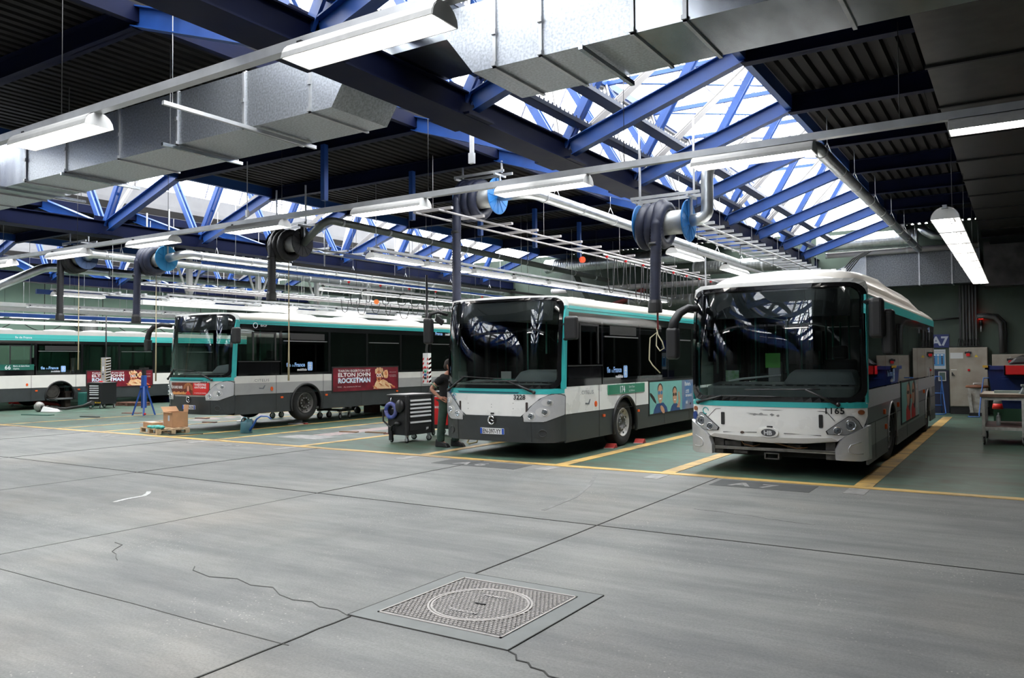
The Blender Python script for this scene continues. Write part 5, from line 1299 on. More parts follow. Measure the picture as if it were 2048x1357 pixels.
    for a in ys: side_panel('window_pillar', R4(a - .03, a + .03, 1.30, 2.42), BLACKG, R, .001, .04)
    side_panel('upper_band', R4(.36, L, 2.40, 2.56), BLACKG, R, .003, .03)
    side_panel('teal_stripe', R4(.36, L, 2.555, 2.70), TEAL, R, .008, .03)
    side_panel('teal_pillar', [(.33, 1.12), (.38, 1.12), (.42, 2.2), (.50, 2.6), (.40, 2.7), (.33, 2.5)], TEAL, R, .006, .03)
    side_panel('rear_corner', R4(L - .28, L, 1.3, 2.56), BLACKG, R, .001, .03)
    for y, z, m in ((1.95, .90, ORANGE), (2.1, .65, ORANGE), (3.65, .93, ORANGE), (5.5, 1.0, ORANGE), (8.2, 1.0, ORANGE)): mapped_patch(rrect(y - .05, y + .05, z - .04, z + .04, .01, 2), sideR, 0, .03, .3).build('marker_lamp', m, R)
    for c in wx:
        b = MB(); b.tube([(HW + .006, c + .555 * math.cos(PI * k / 20), .46 + .555 * math.sin(PI * k / 20)) for k in range(-1, 22)], .014, 6); b.build('arch_trim', SILVER, R)
    idf(R, 2.45, 1.46, .14)
    idf(R, 9.3, 2.44, .08, off=.012)
    MATS['leaf'] = mat('pale_leaf', (.62, .63, .66), .4)
    for q in (spl(9.6, 1.42, .16, .12, 10), spl(9.9, .98, .16, .13, 10)): mapped_patch(q, sideR, 0, .004, .3).build('pale_leaf_mark', MATS['leaf'], R)
    face_poster(R, 4.15, 7.0, .56, 1.30, variant=1)
    far_side(R, L, wx, 2.62); underside(R, L); wheel_house(R, wx)
    MB().box(-HW + .02, HW - .02, L - .03, L, .3, 2.7).build('rear_panel', WHITE, R)
    # roof: lower shell and raised fairing
    roof_shell(R, L, 2.70, 2.98, CREAM, B, front_z=2.9, crown=[(1.30, 2.70), (1.28, 2.76), (1.18, 2.86), (1.05, 2.95), (.8, 3.02), (.4, 3.07), (0, 3.08)])
    rings = []
    for y, h, w in ((.25, -.28, .80), (.55, .04, .92), (1.0, .13, .98), (2.0, .20, 1.0), (4.0, .26, 1.0), (4.4, .20, 1.0), (7.5, .20, 1.0), (8.5, .12, .98), (L - .8, .02, .95), (L - .4, -.06, .9)):
        rings.append([(x * w, y, 2.90 + z + h * k) for x, z, k in ((1.16, -.06, .1), (1.10, .04, .6), (.96, .10, .9), (.7, .13, 1), (.35, .15, 1), (0, .16, 1), (-.35, .15, 1), (-.7, .13, 1), (-.96, .10, .9), (-1.10, .04, .6), (-1.16, -.06, .1))])
    MB().loft(rings, cap=False, smooth=True, close=False).build('roof_fairing', CREAM, R, solid=.02)
    b = MB()
    for y in (3.2, 5.6): b.hexa([(.80, y, 3.08), (1.12, y, 3.0), (1.12, y + 1.6, 3.0), (.80, y + 1.6, 3.08), (.78, y + .3, 3.22), (1.0, y + .3, 3.14), (1.0, y + 1.3, 3.14), (.78, y + 1.3, 3.22)])
    b.build('roof_hump', CREAM, R, bevel=.03)
    bus_interior(R, L)
    # ticket machine, papers
    MB().box(-.32, -.12, 1.15, 1.3, 1.38, 1.72).build('ticket_machine', mat('validator_grey', (.4, .42, .42), .5), R, bevel=.02)
    MB().box(-.36, -.12, 1.14, 1.149, 1.62, 1.86).build('green_notice', mat('notice_green', (.10, .45, .05), .5), R)
    MB().box(-.98, -.76, 1.0, 1.01, 1.28, 1.58).build('green_notice', mat('notice_green2', (.15, .40, .12), .5, col2=(.6, .7, .65), scale=9), R)
    MB().tube([(-.9, .9, 1.40), (-.7, .95, 1.44), (-.1, 1.1, 1.50)], .018, 8).build('grab_rail', WHT, R)
    # wheels
    rim = mat('rim_dark2', (.05, .05, .05), .6, .4)
    wheel(R, HW - .20, wx[0], .485, rim, 1, turn=-.10); wheel(R, HW - .17, wx[1], .485, rim, 1)
    wheel(R, -HW + .20, wx[0], .485, rim, -1, turn=-.10); wheel(R, -HW + .17, wx[1], .485, rim, -1)
    # mirrors
    m = empty('mirror', (0, 0, 0)); m.parent = R
    o = MB().cbox((0, 0, 0), (.20, .16, .58)).build('mirror_head', BLACKM, m, bevel=.06, seg=4); o.location = (HW + .17, .20, 2.34)
    o = MB().cbox((0, 0, 0), (.18, .16, .66)).build('mirror_head', BLACKM, m, bevel=.06, seg=4); o.location = (HW + .30, .34, 2.14)
    MB().tube([(HW - .02, .40, 2.58), (HW + .14, .25, 2.60)], .04, 8).build('mirror_arm', BLACKM, m)
    mirror_big(R, [(-1.15, .15, 2.58), (-1.24, -.04, 2.58), (-1.34, -.16, 2.50), (-1.41, -.21, 2.36), (-1.43, -.22, 2.2)], (-1.43, -.22, 2.02), (.19, .18, .50), .055)
    return R
r4 = heuliez((-3.2, 12.22, 0), 11.0)
# ================================================================ MANHOLE COVER
IRON = mat('cast_iron_cover', (.40, .375, .36), .55, .1, var=.12, scale=9)
IROND = mat('cast_iron_gap', (.16, .155, .15), .6, .1, var=.2, scale=9)
SURR = mat('smooth_grey_surround', (.165, .175, .172), .6, var=.15, scale=5)
mh = empty('manhole_cover', (-3.345, 4.80, 0), label='square cast iron manhole cover with round lid set in the grey floor', cat='manhole cover')
b = MB(); b.box(-.66, .66, -.66, -.52, 0, .006); b.box(-.66, .66, .52, .66, 0, .006); b.box(-.66, -.52, -.52, .52, 0, .006); b.box(.52, .66, -.52, .52, 0, .006); b.build('concrete_surround', SURR, mh)
b = MB(); o_ = .665
for q in ((-o_, o_, -o_ - .004, -o_ + .004), (-o_, o_, o_ - .004, o_ + .004), (-o_ - .004, -o_ + .004, -o_, o_), (o_ - .004, o_ + .004, -o_, o_)): b.box(*q, 0, .0065)
b.build('surround_joint', JOINT, mh)
MB().box(-.52, .52, -.52, .52, 0, .004).build('cover_plate', IROND, mh)
R_ = .36
def studs(inside):
    b = MB(); p = .0345; n = int(1.0 / p / 2) + 1
    for i in range(-n, n + 1):
        for j in range(-n, n + 1):
            x = i * p + (p / 2 if j % 2 else 0); y = j * p * .9
            if abs(x) > .495 or abs(y) > .495: continue
            r = math.hypot(x, y)
            if (r < R_ - .022) != inside or R_ - .022 <= r <= R_ + .028: continue
            if inside and (abs(x) < .05 and abs(y) < .02): continue
            if inside and abs(abs(y) - .2) < .022 and abs(x) < .13: continue
            b.cbox((x, y, .007), (.021, .010, .007)); b.cbox((x - .011, y + .006, .007), (.006, .016, .007))
    return b
studs(False).build('raised_pattern', IRON, mh)
b = MB(); b.box(-.52, .52, -.52, -.505, 0, .012); b.box(-.52, .52, .505, .52, 0, .012); b.box(-.52, -.505, -.52, .52, 0, .012); b.box(.505, .52, -.52, .52, 0, .012)
b.lathe([(R_ + .008, 0), (R_ + .008, .012), (R_ + .024, .012), (R_ + .024, 0)], n=64, smooth=False); b.build('cover_rim', IRON, mh)
lid = MB().lathe([(.001, .004), (.001, .006), (R_, .006), (R_, .004)], n=64, smooth=False).build('round_lid', IROND, mh)
studs(True).build('lid_pattern', IRON, lid)
b = MB(); b.lathe([(R_ - .016, .005), (R_ - .016, .012), (R_, .012), (R_, .005)], n=64, smooth=False); b.build('lid_rim', IRON, lid)
MB().cbox((0, 0, .0105), (.085, .022, .008)).build('lifting_slot', BLACKM, lid)
text_mb('PAMREX', .055, lambda u, v: (-.10 + u, .18 + v, .013), .002).build('lid_lettering', IRON, lid, recalc=False)
text_mb('TELECOM', .055, lambda u, v: (-.13 + u, -.22 + v, .013), .002).build('lid_lettering', IRON, lid, recalc=False)

# ================================================================ CASTER helper
def caster(par, x, y, z, r=.06, ang=0.0):
    c = empty('caster', (x, y, z), ang); c.parent = par
    MB().lathe([(r * .7, -.016), (r, -.012), (r, .012), (r * .7, .016)], (0, 0, r - z if False else r), axis='X', n=20).build('wheel_tyre', BLACKM, c)
    MB().lathe([(.01, -.02), (r * .68, -.017), (r * .68, .017), (.01, .02)], (0, 0, r), axis='X', n=16).build('wheel_hub', CHAN, c)
    b = MB(); b.box(-.028, -.022, -.03, .03, r * .8, r * 2 + .03); b.box(.022, .028, -.03, .03, r * .8, r * 2 + .03); b.box(-.035, .035, -.04, .04, r * 2 + .02, r * 2 + .03); b.build('fork', CHAN, c)
    return c
def tool_cart(loc, rz, label, body, drawers_col, n=6, w=.72, d=.52, h=.88, lettering=None, side=None, warn=False, side_text=None):
    t = empty('tool_trolley', loc, rz, label, 'tool trolley')
    z0 = .17
    MB().box(-w / 2, w / 2, -d / 2, d / 2, z0, z0 + h - .04).build('cabinet_body', body, t, bevel=.012)
    MB().box(-w / 2 - .02, w / 2 + .02, -d / 2 - .02, d / 2 + .02, z0 + h - .05, z0 + h).build('top_tray', BLACKM, t, bevel=.012)
    MB().box(-w / 2 + .04, w / 2 - .04, -d / 2 + .03, d / 2 - .03, z0 + h, z0 + h + .006).build('worktop', GREYS, t)
    zz = z0 + h - .14; dh = .085
    for k in range(n):
        hh = dh if k < n - 1 else .20
        if k == n - 1: zz -= .05
        D_ = MB().box(-w / 2 + .07, w / 2 - .07, -d / 2 - .012, -d / 2 + .02, zz - hh + .03, zz + .03).build('drawer', BLACKM, t, bevel=.004)
        b = MB(); b.hexa([(-w / 2 + .085, -d / 2 - .03, zz - .012), (w / 2 - .085, -d / 2 - .03, zz - .012), (w / 2 - .085, -d / 2 - .01, zz - .004), (-w / 2 + .085, -d / 2 - .01, zz - .004), (-w / 2 + .085, -d / 2 - .026, zz + .02), (w / 2 - .085, -d / 2 - .026, zz + .02), (w / 2 - .085, -d / 2 - .01, zz + .026), (-w / 2 + .085, -d / 2 - .01, zz + .026)])
        b.build('drawer_handle', drawers_col, D_)
        zz -= hh
    for s in (-1, 1): MB().box(s * w / 2 - .035, s * w / 2 + .035, -d / 2 - .03, -d / 2 + .04, z0, z0 + h - .03).build('corner_bumper', BLACKM, t, bevel=.012)
    if side: MB().box(-w / 2 - .008, -w / 2, -d / 2 + .05, d / 2 - .05, z0 + .06, z0 + h - .1).build('side_panel', side, t)
    if side_text: text_mb(side_text, .07, lambda u, v: (-w / 2 - .012, d / 2 - .12 - u, z0 + .56 + v), .002).build('side_lettering', WHT, t, recalc=False)
    if lettering: text_mb(lettering, .06, lambda u, v: (w / 2 - .26 + u, -d / 2 - .031, z0 + .1 + v), .002).build('front_lettering', WHT, t, recalc=False)
    if warn:
        for k in range(8): MB().hexa([(-w / 2 + .08 + k * .075, -d / 2 - .034, z0 + .05), (-w / 2 + .11 + k * .075, -d / 2 - .034, z0 + .05), (-w / 2 + .11 + k * .075, -d / 2 - .03, z0 + .05), (-w / 2 + .08 + k * .075, -d / 2 - .03, z0 + .05)] + [(-w / 2 + .10 + k * .075, -d / 2 - .034, z0 + .10), (-w / 2 + .13 + k * .075, -d / 2 - .034, z0 + .10), (-w / 2 + .13 + k * .075, -d / 2 - .03, z0 + .10), (-w / 2 + .10 + k * .075, -d / 2 - .03, z0 + .10)]).build('warning_mark', mat('warning_yellow', (.7, .45, .02), .5), t)
    for sx in (-1, 1):
        for sy in (-1, 1): caster(t, sx * (w / 2 - .06), sy * (d / 2 - .06), 0, .065, random.uniform(-.5, .5))
    return t
DRW = mat('drawer_silver', (.74, .75, .76), .35, .3)
BODY = mat('black_cart_body', (.013, .013, .015), .4)
tc1 = tool_cart((-11.47, 13.80, 0), PI / 2 - .03, 'black tool trolley with six silver drawers and a blue hose hanging on its side', BODY, DRW, side_text='.com', lettering='JET', w=.86, d=.56)
def onleft(px, y, z): return (-.36 - px, y, z)
h = MB(); h.lathe([(.035, -.02), (.035, .02)], (0, 0, 0), axis='X', n=14)
t = empty('hose_coil', (-11.62, 13.32, .70), label='blue coil with white print hanging on the left side of the black trolley', cat='hose coil', rz=PI / 2)
MB().tube([(0, .14 * math.cos(2 * PI * k / 28), .15 * math.sin(2 * PI * k / 28)) for k in range(29)], .045, 10).build('coil', mat('coil_blue', (.02, .06, .32), .4, col2=(.16, .16, .35), scale=10), t)
MB().tube([(0, .0, .15), (.02, .02, .26), (.06, .02, .30)], .010, 6).build('hook', CHROME, t)
t = empty('cable_bundle', (-11.50, 13.32, .42), label='black cable hanging with a plug on the left side of the black trolley', cat='cable', rz=PI / 2)
b = MB(); b.tube([(0, .22, .35), (-.03, .32, .28), (0, .34, .05), (0, .15, -.08), (-.02, -.02, -.02), (0, .1, -.05), (0, .12, -.18)], .022, 8); b.cbox((0, .12, -.26), (.05, .08, .2)); b.sphere((0, -.06, .0), .07, (1, 1, .8)); b.build('cable', BLACKM, t)
t = empty('cap', (-11.36, 13.31, .80), label='dark cloth cap hanging on the black trolley side by the blue coil', cat='cap', rz=PI / 2)
MB().sphere((0, 0, 0), .13, (.5, .9, 1.1)).build('crown', BLACKM, t); 
tc2 = tool_cart((-11.62, 15.35, 0), .0, 'black and red tool trolley right behind the black one, person standing at it', BODY, DRW, n=3, w=.66)
MB().box(-.24, .24, -.305, -.28, .27, .92).build('red_door', mat('bright_red_panel', (.62, .006, .01), .35), tc2)
text_mb('Facom', .10, lambda u, v: (-.19 + u, -.309, .66 + v), .003).build('door_lettering', WHT, tc2, recalc=False)
tc3 = tool_cart((-30.9, 18.15, 0), .25, 'black tool trolley with yellow warning marks in front of the far left bus', BODY, DRW, n=6, w=.62, d=.80, h=.86, warn=True, lettering=None)
MB().sphere((-30.98 + 30.9, 0, 1.06), .05, (2.2, 1, .6)).build('red_rag', RED, tc3)

# hanging control boxes
def stripes_box(loc, w, d, h, face, sc, label, rod_top, buttons=()):
    t = empty('control_box', loc, label=label, cat='control box')
    MB().box(-w / 2, w / 2, -d / 2, d / 2, 0, h).build('housing', face, t, bevel=.006)
    b = MB(); k = 0
    while k * .11 < h - .1:
        for x in (-w / 2 + .02, w / 2 - .02):
            z = k * .11 + .01
            b.hexa([(x - .02, -d / 2 - .004, z), (x + .02, -d / 2 - .004, z + .04), (x + .02, -d / 2, z + .04), (x - .02, -d / 2, z), (x - .02, -d / 2 - .004, z + .05), (x + .02, -d / 2 - .004, z + .09), (x + .02, -d / 2, z + .09), (x - .02, -d / 2, z + .05)])
            z2 = z; b.hexa([(w / 2, -d / 2 + .01, z2), (w / 2 + .004, -d / 2 + .01, z2), (w / 2 + .004, d / 2 - .01, z2 + .04), (w / 2, d / 2 - .01, z2 + .04), (w / 2, -d / 2 + .01, z2 + .05), (w / 2 + .004, -d / 2 + .01, z2 + .05), (w / 2 + .004, d / 2 - .01, z2 + .09), (w / 2, d / 2 - .01, z2 + .09)])
        k += 1
    b.build('warning_stripes', sc, t)
    for z, c in buttons:
        MB().lathe([(.03, 0), (.03, -.03), (.02, -.04)], (0, -d / 2, z), axis='Y', n=14).build('push_button', c, t)
    MB().box(-.05, .05, -d / 2 - .006, -d / 2 - .002, h * .45, h * .65).build('paper_label', WHT, t)
    MB().tube([(0, 0, h), (-.02, 0, h + .08), (.02, 0, h + .3), (0, 0, h + .5), (0, 0, rod_top - loc[2])], .028, 8).build('hanging_cable', BLACKM, t)
    return t
stripes_box((-31.35, 18.55, 1.0), .34, .22, 1.02, GREYS, mat('yellow_black_stripe', (.55, .36, .03), .5), 'grey control box with yellow black stripes hanging above the far left trolley', 4.0, [(.35, BLACKM)])
stripes_box((-12.35, 15.5, 1.22), .17, .12, .75, WHT, mat('red_stripe', (.55, .02, .02), .5), 'white control box with red stripes hanging behind the black trolley', 3.9, [(.40, RED), (.30, mat('green_button', (.03, .4, .2), .4)), (.22, BLUE2), (.14, BLACKM)])

# ropes hanging from hoses
for x, y, z0, z1, lab in ((-22.95, 12.75, 1.6, 3.2, 'leftmost thin pull rope hanging near the dark hose'), (-19.25, 12.75, 1.3, 3.1, 'yellowish pull rope hanging beside the bright blue reel hose'), (-14.2, 12.75, 1.35, 3.3, 'yellowish pull rope hanging in front of the raised bus side')):
    t = MB().tube([(0, 0, z1 + 1.2), (.01, 0, (z0 + z1) / 2), (0, 0, z0)], .012, 6, radii=[.008, .016, .024]).build('pull_rope', mat('rope_tan', (.45, .38, .24), .8)); t.location = (x, y, 0); tag(t, lab, 'rope')

# ================================================================ AXLE STAND
AX = mat('stand_blue', (.02, .08, .34), .4, var=.1)
t = empty('axle_stand', (-25.35, 16.35, 0), .2, 'tall blue axle stand on four splayed legs near the left bus', 'axle stand')
for sx, sy in ((-1, -1), (1, -1), (1, 1), (-1, 1)):
    MB().bar((sx * .25, sy * .25, 0), (sx * .05, sy * .05, .98), .055, .055).build('leg', AX, t)
b = MB(); b.box(-.065, .065, -.065, .065, .25, 1.36); b.build('column', AX, t, bevel=.01)
b = MB(); b.box(-.16, .16, -.02, .02, .93, 1.0); b.box(-.02, .02, -.16, .16, .93, 1.0); b.build('collar_plate', AX, t)
b = MB(); b.box(-.05, .05, -.05, .05, 1.36, 1.56); b.cbox((0, 0, 1.6), (.24, .2, .05)); b.build('saddle', BLACKM, t)
MB().sphere((.27, -.22, .06), .04).build('locking_knob', RED, t)

# pallet + boxes
t = empty('pallet', (-18.48, 12.5, 0), -.25, 'small pale wooden pallet under the cardboard boxes', 'pallet')
for k in range(5): MB().box(-.60, .60, -.40 + k * .175, -.40 + k * .175 + .10, .118, .14).build('deck_board', WOOD, t)
for x in (-.55, 0, .55):
    MB().box(x - .05, x + .05, -.4, .4, .096, .118).build('stringer_board', WOOD, t)
    for y in (-.35, 0, .35): MB().box(x - .06, x + .06, y - .05, y + .05, .02, .096).build('block', WOOD, t)
for y in (-.37, 0, .33): MB().box(-.6, .6, y - .05, y + .05, 0, .02).build('bottom_board', WOOD, t)
t = empty('cardboard_box', (-18.35, 12.72, .141), -.22, 'open cardboard box with one flap up, standing on the pallet', 'cardboard box')
b = MB(); b.box(-.28, .28, -.2, .2, 0, .01); b.box(-.28, .28, -.2, -.192, 0, .38); b.box(-.28, .28, .192, .2, 0, .38); b.box(-.28, -.272, -.2, .2, 0, .38); b.box(.272, .28, -.2, .2, 0, .38); b.build('carton', CARD, t)
MB().hexa([(-.28, -.2, .38), (-.28, .2, .38), (-.286, .2, .38), (-.286, -.2, .38), (-.46, -.2, .50), (-.46, .2, .50), (-.466, .2, .50), (-.466, -.2, .50)]).build('flap', CARD, t)
MB().hexa([(.0, .2, .38), (.28, .2, .38), (.28, .206, .38), (0, .206, .38), (.0, .22, .56), (.28, .22, .56), (.28, .226, .56), (0, .226, .56)]).build('flap', CARD, t)
MB().box(-.28, .28, -.26, -.2, .372, .38).build('flap', CARD, t)
MB().box(.02, .12, -.2035, -.2, .16, .30).build('paper_label', mat('label_blue_white', (.55, .60, .72), .5), t)
t = empty('cardboard_box', (-18.72, 12.33, .141), -.2, 'flat closed cardboard box lying left on the pallet', 'cardboard box')
MB().box(-.30, .30, -.13, .13, 0, .13).build('carton', CARD, t, bevel=.004); MB().box(-.24, .1, -.10, .1, .13, .134).build('white_tape', mat('tape_white', (.7, .62, .55), .5), t)
t = MB(); 
for k in range(9): t.sphere((random.uniform(-.25, .25), random.uniform(-.08, .08), random.uniform(.03, .08)), random.uniform(.05, .09), (1.3, 1, .6), 8, 6)
o = t.build('plastic_bag', mat('teal_plastic', (.08, .45, .42), .25, var=.2, scale=14)); o.location = (-18.28, 12.13, .12); tag(o, 'crumpled teal plastic bag on the front of the pallet', 'plastic bag')
o = MB().lathe([(.0, 0), (.12, .01), (.14, .06), (.09, .10), (.0, .11)], axis='Y', n=20).build('rubber_disc', BLACKM); o.location = (-19.1, 12.72, .10); tag(o, 'round black rubber part behind the flat cardboard box', 'rubber part')
o = MB().tube([(0, 0, .02), (.2, -.1, .02), (.45, -.05, .02), (.7, .1, .02), (.8, .4, .02)], .012, 6).build('cable', BLK); o.location = (-17.95, 12.25, 0); tag(o, 'thin black cable on the floor right of the pallet', 'cable')

# watering can
WC = mat('can_blue_green', (.05, .14, .17), .4, var=.1)
t = empty('watering_can', (-16.48, 13.42, 0), 0, 'dark blue green watering can with long curved spout on the green floor', 'watering can')
MB().lathe([(.145, 0), (.15, .02), (.14, .27), (.135, .28), (.001, .28)], n=28).build('body', WC, t)
MB().tube([(.12, 0, .06), (.26, 0, .20), (.38, .0, .36), (.52, .02, .44), (.72, .04, .44), (.86, .05, .38)], .022, 10, radii=[.035, .028, .022, .018, .016, .018]).build('spout', mat('spout_blue', (.03, .10, .38), .4), t)
MB().tube(arc_pts((-.06, 0, .25), .14, 5, 235, 14), .013, 8).build('handle', WC, t)
MB().hexa([(-.08, -.1, .28), (.13, -.1, .28), (.13, .1, .28), (-.08, .1, .28), (.0, -.08, .29), (.12, -.08, .36), (.12, .08, .36), (.0, .08, .29)]).build('hood', WC, t)

# wood / rubber pads on the floor
PADM = mat('reddish_pad', (.22, .10, .08), .8, var=.3); PADB = mat('brown_board', (.20, .12, .07), .8, var=.3)
for x, y, w, d, r, m, lab in ((-14.25, 14.75, .5, .14, .15, PADB, 'left brown board lying on the red grid floor plates'), (-13.55, 14.95, .55, .14, .1, PADB, 'right brown board lying on the red grid floor plates'), (-12.95, 14.9, .4, .2, .1, PADM, 'flat reddish pad left of the black trolley wheels'),
                              (-22.0, 16.2, .5, .16, .1, PADM, 'reddish pad on the floor left of the raised bus'), (-26.6, 16.7, .7, .2, .3, PADM, 'reddish board on the floor left of the axle stand'), (-20.3, 15.2, .45, .1, .3, PADM, 'small reddish pad in front of the raised bus wheel shadow'),
                              (-28.8, 14.6, 1.3, .25, .2, mat('dark_green_sheet', (.02, .08, .06), .5), 'dark green flat sheet on the floor at far left'), (-26.1, 14.9, .9, .1, .1, BLACKM, 'thin black bar on the floor between sheet and pallet')):
    o = MB().cbox((0, 0, .016), (w, d, .03)).build('floor_board', m, bevel=.003); o.location = (x, y, 0); o.rotation_euler = (0, 0, r); tag(o, lab, 'board')
# wheel chocks at 3228
for i, (x, y) in enumerate(((-6.98, 14.62), (-6.86, 15.78))):
    t = empty('wheel_chock', (x, y, 0), .1, ['red and grey wheel chock in front of the middle bus wheel', 'red and grey wheel chock behind the middle bus wheel'][i], 'wheel chock')
    MB().hexa([(-.1, -.12, 0), (.1, -.12, 0), (.1, .12, 0), (-.1, .12, 0), (-.1, .02, .09), (.1, .02, .09), (.1, .08, .09), (-.1, .08, .09)]).build('wedge', mat('chock_red', (.30, .02, .015), .5), t)
    MB().box(-.1, .1, -.14, .14, -.001, .015).build('base_strip', GREYS, t)
# air hose and box behind bus 3228 corner
o = MB().tube([(0, 0, .25), (.05, .02, .12), (0, .0, .03), (.1, -.05, .02), (.25, .0, .05), (.2, .1, .10), (.3, .15, .2)], .016, 8).build('air_hose', mat('cream_hose', (.62, .52, .25), .5)); o.location = (-10.0, 13.9, 0); tag(o, 'cream hose loop on the floor behind the person\'s boots', 'hose')
o = empty('tool_box', (-9.75, 14.9, 0), label='small black box on a short foot beside the middle bus front', cat='box'); MB().box(-.26, .26, -.2, .2, .10, .36).build('box_body', BLACKM, o, bevel=.01); MB().cbox((0, 0, .05), (.06, .06, .1)).build('foot', BLACKM, o)

# ================================================================ WHEEL DOLLIES / JACKS UNDER RAISED BUS
def dolly(x, y, rz, label, w=1.0):
    t = empty('wheel_dolly', (x, y, 0), rz, label, 'dolly', 'wheel dollies under the raised bus')
    b = MB(); b.box(-w / 2, w / 2, -.06, .06, .24, .30); b.box(-w / 2, -w / 2 + .1, -.3, .3, .24, .30); b.box(w / 2 - .1, w / 2, -.3, .3, .24, .30); b.build('frame', BLACKM, t)
    for sx in (-1, 1):
        for sy in (-1, 1): caster(t, sx * (w / 2 - .05), sy * .22, 0, .10, .3 * sx)
dolly(-19.6, 17.6, .2, 'low black dolly on casters left of the raised bus wheel'); dolly(-18.2, 18.2, .1, 'low black dolly on casters right of the raised bus wheel', .9)
t = empty('floor_jack', (-17.52, 16.08, 0), label='round steel jack under the tyre of the raised bus', cat='jack')
MB().lathe([(.28, 0), (.28, .03), (.12, .04), (.12, .11), (.10, .125)], n=20).build('piston', CHAN, t)
for s in (-1, 1): MB().box(s * .25 - .1, s * .25 + .1, -.05, .05, .0, .04).build('foot', mat('dull_red', (.22, .02, .02), .5), t)
t = empty('floor_jack', (-19.7, 16.0, 0), label='round steel jack under the far front tyre of the raised bus', cat='jack')
MB().lathe([(.25, 0), (.25, .03), (.12, .04), (.12, .125)], n=20).build('piston', CHAN, t)
o = MB()
for k in range(8): o.sphere((k * .09 - .3, random.uniform(-.05, .05), .13 + .08 * math.sin(k * .5)), .12, (1, 1, random.uniform(.7, 1.1)), 9, 7)
o = o.build('rubber_part', mat('oily_black', (.01, .009, .008), .5, bump=.3)); o.location = (-19.7, 20.5, 0); tag(o, 'lumpy black rubber part lying under the raised bus', 'rubber part')
o = MB().box(-.2, .2, -.2, .2, 0, .34).build('wood_block', mat('dark_wood_block', (.07, .035, .03), .8, var=.3)); o.location = (-19.1, 20.9, 0); tag(o, 'dark square block standing under the raised bus', 'block')

# things under the far left bus
t = empty('floor_jack', (-33.0, 17.75, 0), label='brown twin column jack stand under the far left bus wheel arch', cat='jack'); 
for x in (-.2, .05, .25): MB().box(x - .07, x + .07, -.1, .1, 0, .6).build('column', mat('brown_steel', (.05, .035, .028), .6, .3, var=.3), t)
MB().box(-.5, .35, -.15, .15, .6, .68).build('cross_head', MATS['brown_steel'], t)
t = empty('trolley_jack', (-35.2, 17.6, 0), .1, 'long red trolley jack lying under the far left bus nose', 'jack')
MB().box(-1.3, 1.3, -.2, .2, .08, .24).build('body', RED, t, bevel=.03); MB().hexa([(1.2, -.2, .08), (2.1, -.2, .08), (2.1, .2, .08), (1.2, .2, .08), (1.2, -.2, .24), (2.0, -.2, .16), (2.0, .2, .16), (1.2, .2, .24)]).build('lift_arm', RED, t)
for x in (-.9, .8): caster(t, x, -.27, 0, .05); caster(t, x, .27, 0, .05)
t = empty('wheel_hub_part', (-30.9, 15.7, 0), .2, 'round grey hub part with a white cloth and drive shaft on the floor at left', 'hub')
MB().lathe([(.02, -.14), (.13, -.10), (.19, 0), (.17, .10), (.06, .16)], (0, 0, .19), axis='X', n=22).build('hub', mat('hub_grey', (.30, .29, .27), .45, .4, var=.3, scale=9), t)
MB().tube([(.15, 0, .17), (1.2, .15, .12), (1.9, .3, .22), (2.3, .35, .34)], .05, 10, radii=[.06, .05, .06, .09]).build('shaft', mat('oily_black', (.01, .009, .008), .5), t)
MB().hexa([(.25, -.12, .02), (1.0, -.1, .02), (1.05, .14, .02), (.2, .15, .02), (.3, -.06, .2), (.9, -.04, .10), (.9, .08, .12), (.3, .1, .22)]).build('cloth', WHT, t)
t = empty('pallet', (-31.5, 19.8, 0), .1, 'dark wooden pallet with parts under the far left bus', 'pallet')
for k in range(4): MB().box(-.7, .7, -.3 + k * .17, -.2 + k * .17, .12, .15).build('deck_board', mat('dark_pallet_wood', (.20, .10, .07), .8, var=.2), t)
for x in (-.6, 0, .6): MB().box(x - .07, x + .07, -.3, .32, 0, .12).build('block', MATS['dark_pallet_wood'], t)
o = MB().box(-1.2, 1.2, -.3, .3, 0, .25).build('storage_crate', NAVY, bevel=.02); o.location = (-32.9, 22.5, 0); tag(o, 'low navy crate under the middle of the far left bus', 'crate')
o = MB().box(-.25, .25, -.2, .2, 0, .62).build('bin', mat('dark_teal_bin', (.02, .12, .10), .5), bevel=.03); o.location = (-32.0, 18.1, 0); tag(o, 'dark teal bin left of the far left trolley', 'bin')
o = MB().box(-.12, .12, -.05, .05, 0, .16).cbox((.26, 0, .09), (.16, .14, .14)).build('wall_controls', mat('control_brown', (.20, .12, .10), .6)); o.location = (-36.9, 15.4, 3.3); o.rotation_euler = (0, 0, PI / 2); tag(o, 'small brown control box on the pale green wall at far left', 'control box')

# ================================================================ RIGHT SIDE: workbench trolley, bins, cabinets
t = empty('workbench_trolley', (.34, 18.8 + .75, 0), 0, 'white steel rolling workbench with wooden top at the right edge', 'workbench')
FRW = mat('chipped_white_frame', (.62, .61, .58), .5, var=.25, scale=12)
x0, x1, y0, y1 = -1.04, 1.0, -.75, .75
for x in (x0, -.38 + .02 if False else x0 + 1.0 * .66, x1):
    pass
for x in (x0, x1 - 1.36, x1):
    for y in (y0, y1):
        if x == x1 - 1.36 and y == y1: continue
        MB().box(x, x + .055, y - .03, y + .03, .16, .96).build('leg', FRW, t)
        caster(t, x + .03, y, 0, .08, .2)
for y in (y0, y1): MB().box(x0, x1, y - .025, y + .025, .90, .96).build('top_rail', FRW, t); MB().box(x0, x1, y - .025, y + .025, .30, .36).build('lower_rail', FRW, t)
for x in (x0, x1): MB().box(x, x + .05, y0, y1, .90, .96).build('top_rail', FRW, t)
MB().box(x0 - .03, x1 + .05, y0 - .05, y1 + .05, .96, 1.02).build('tabletop', WOODD, t, bevel=.004)
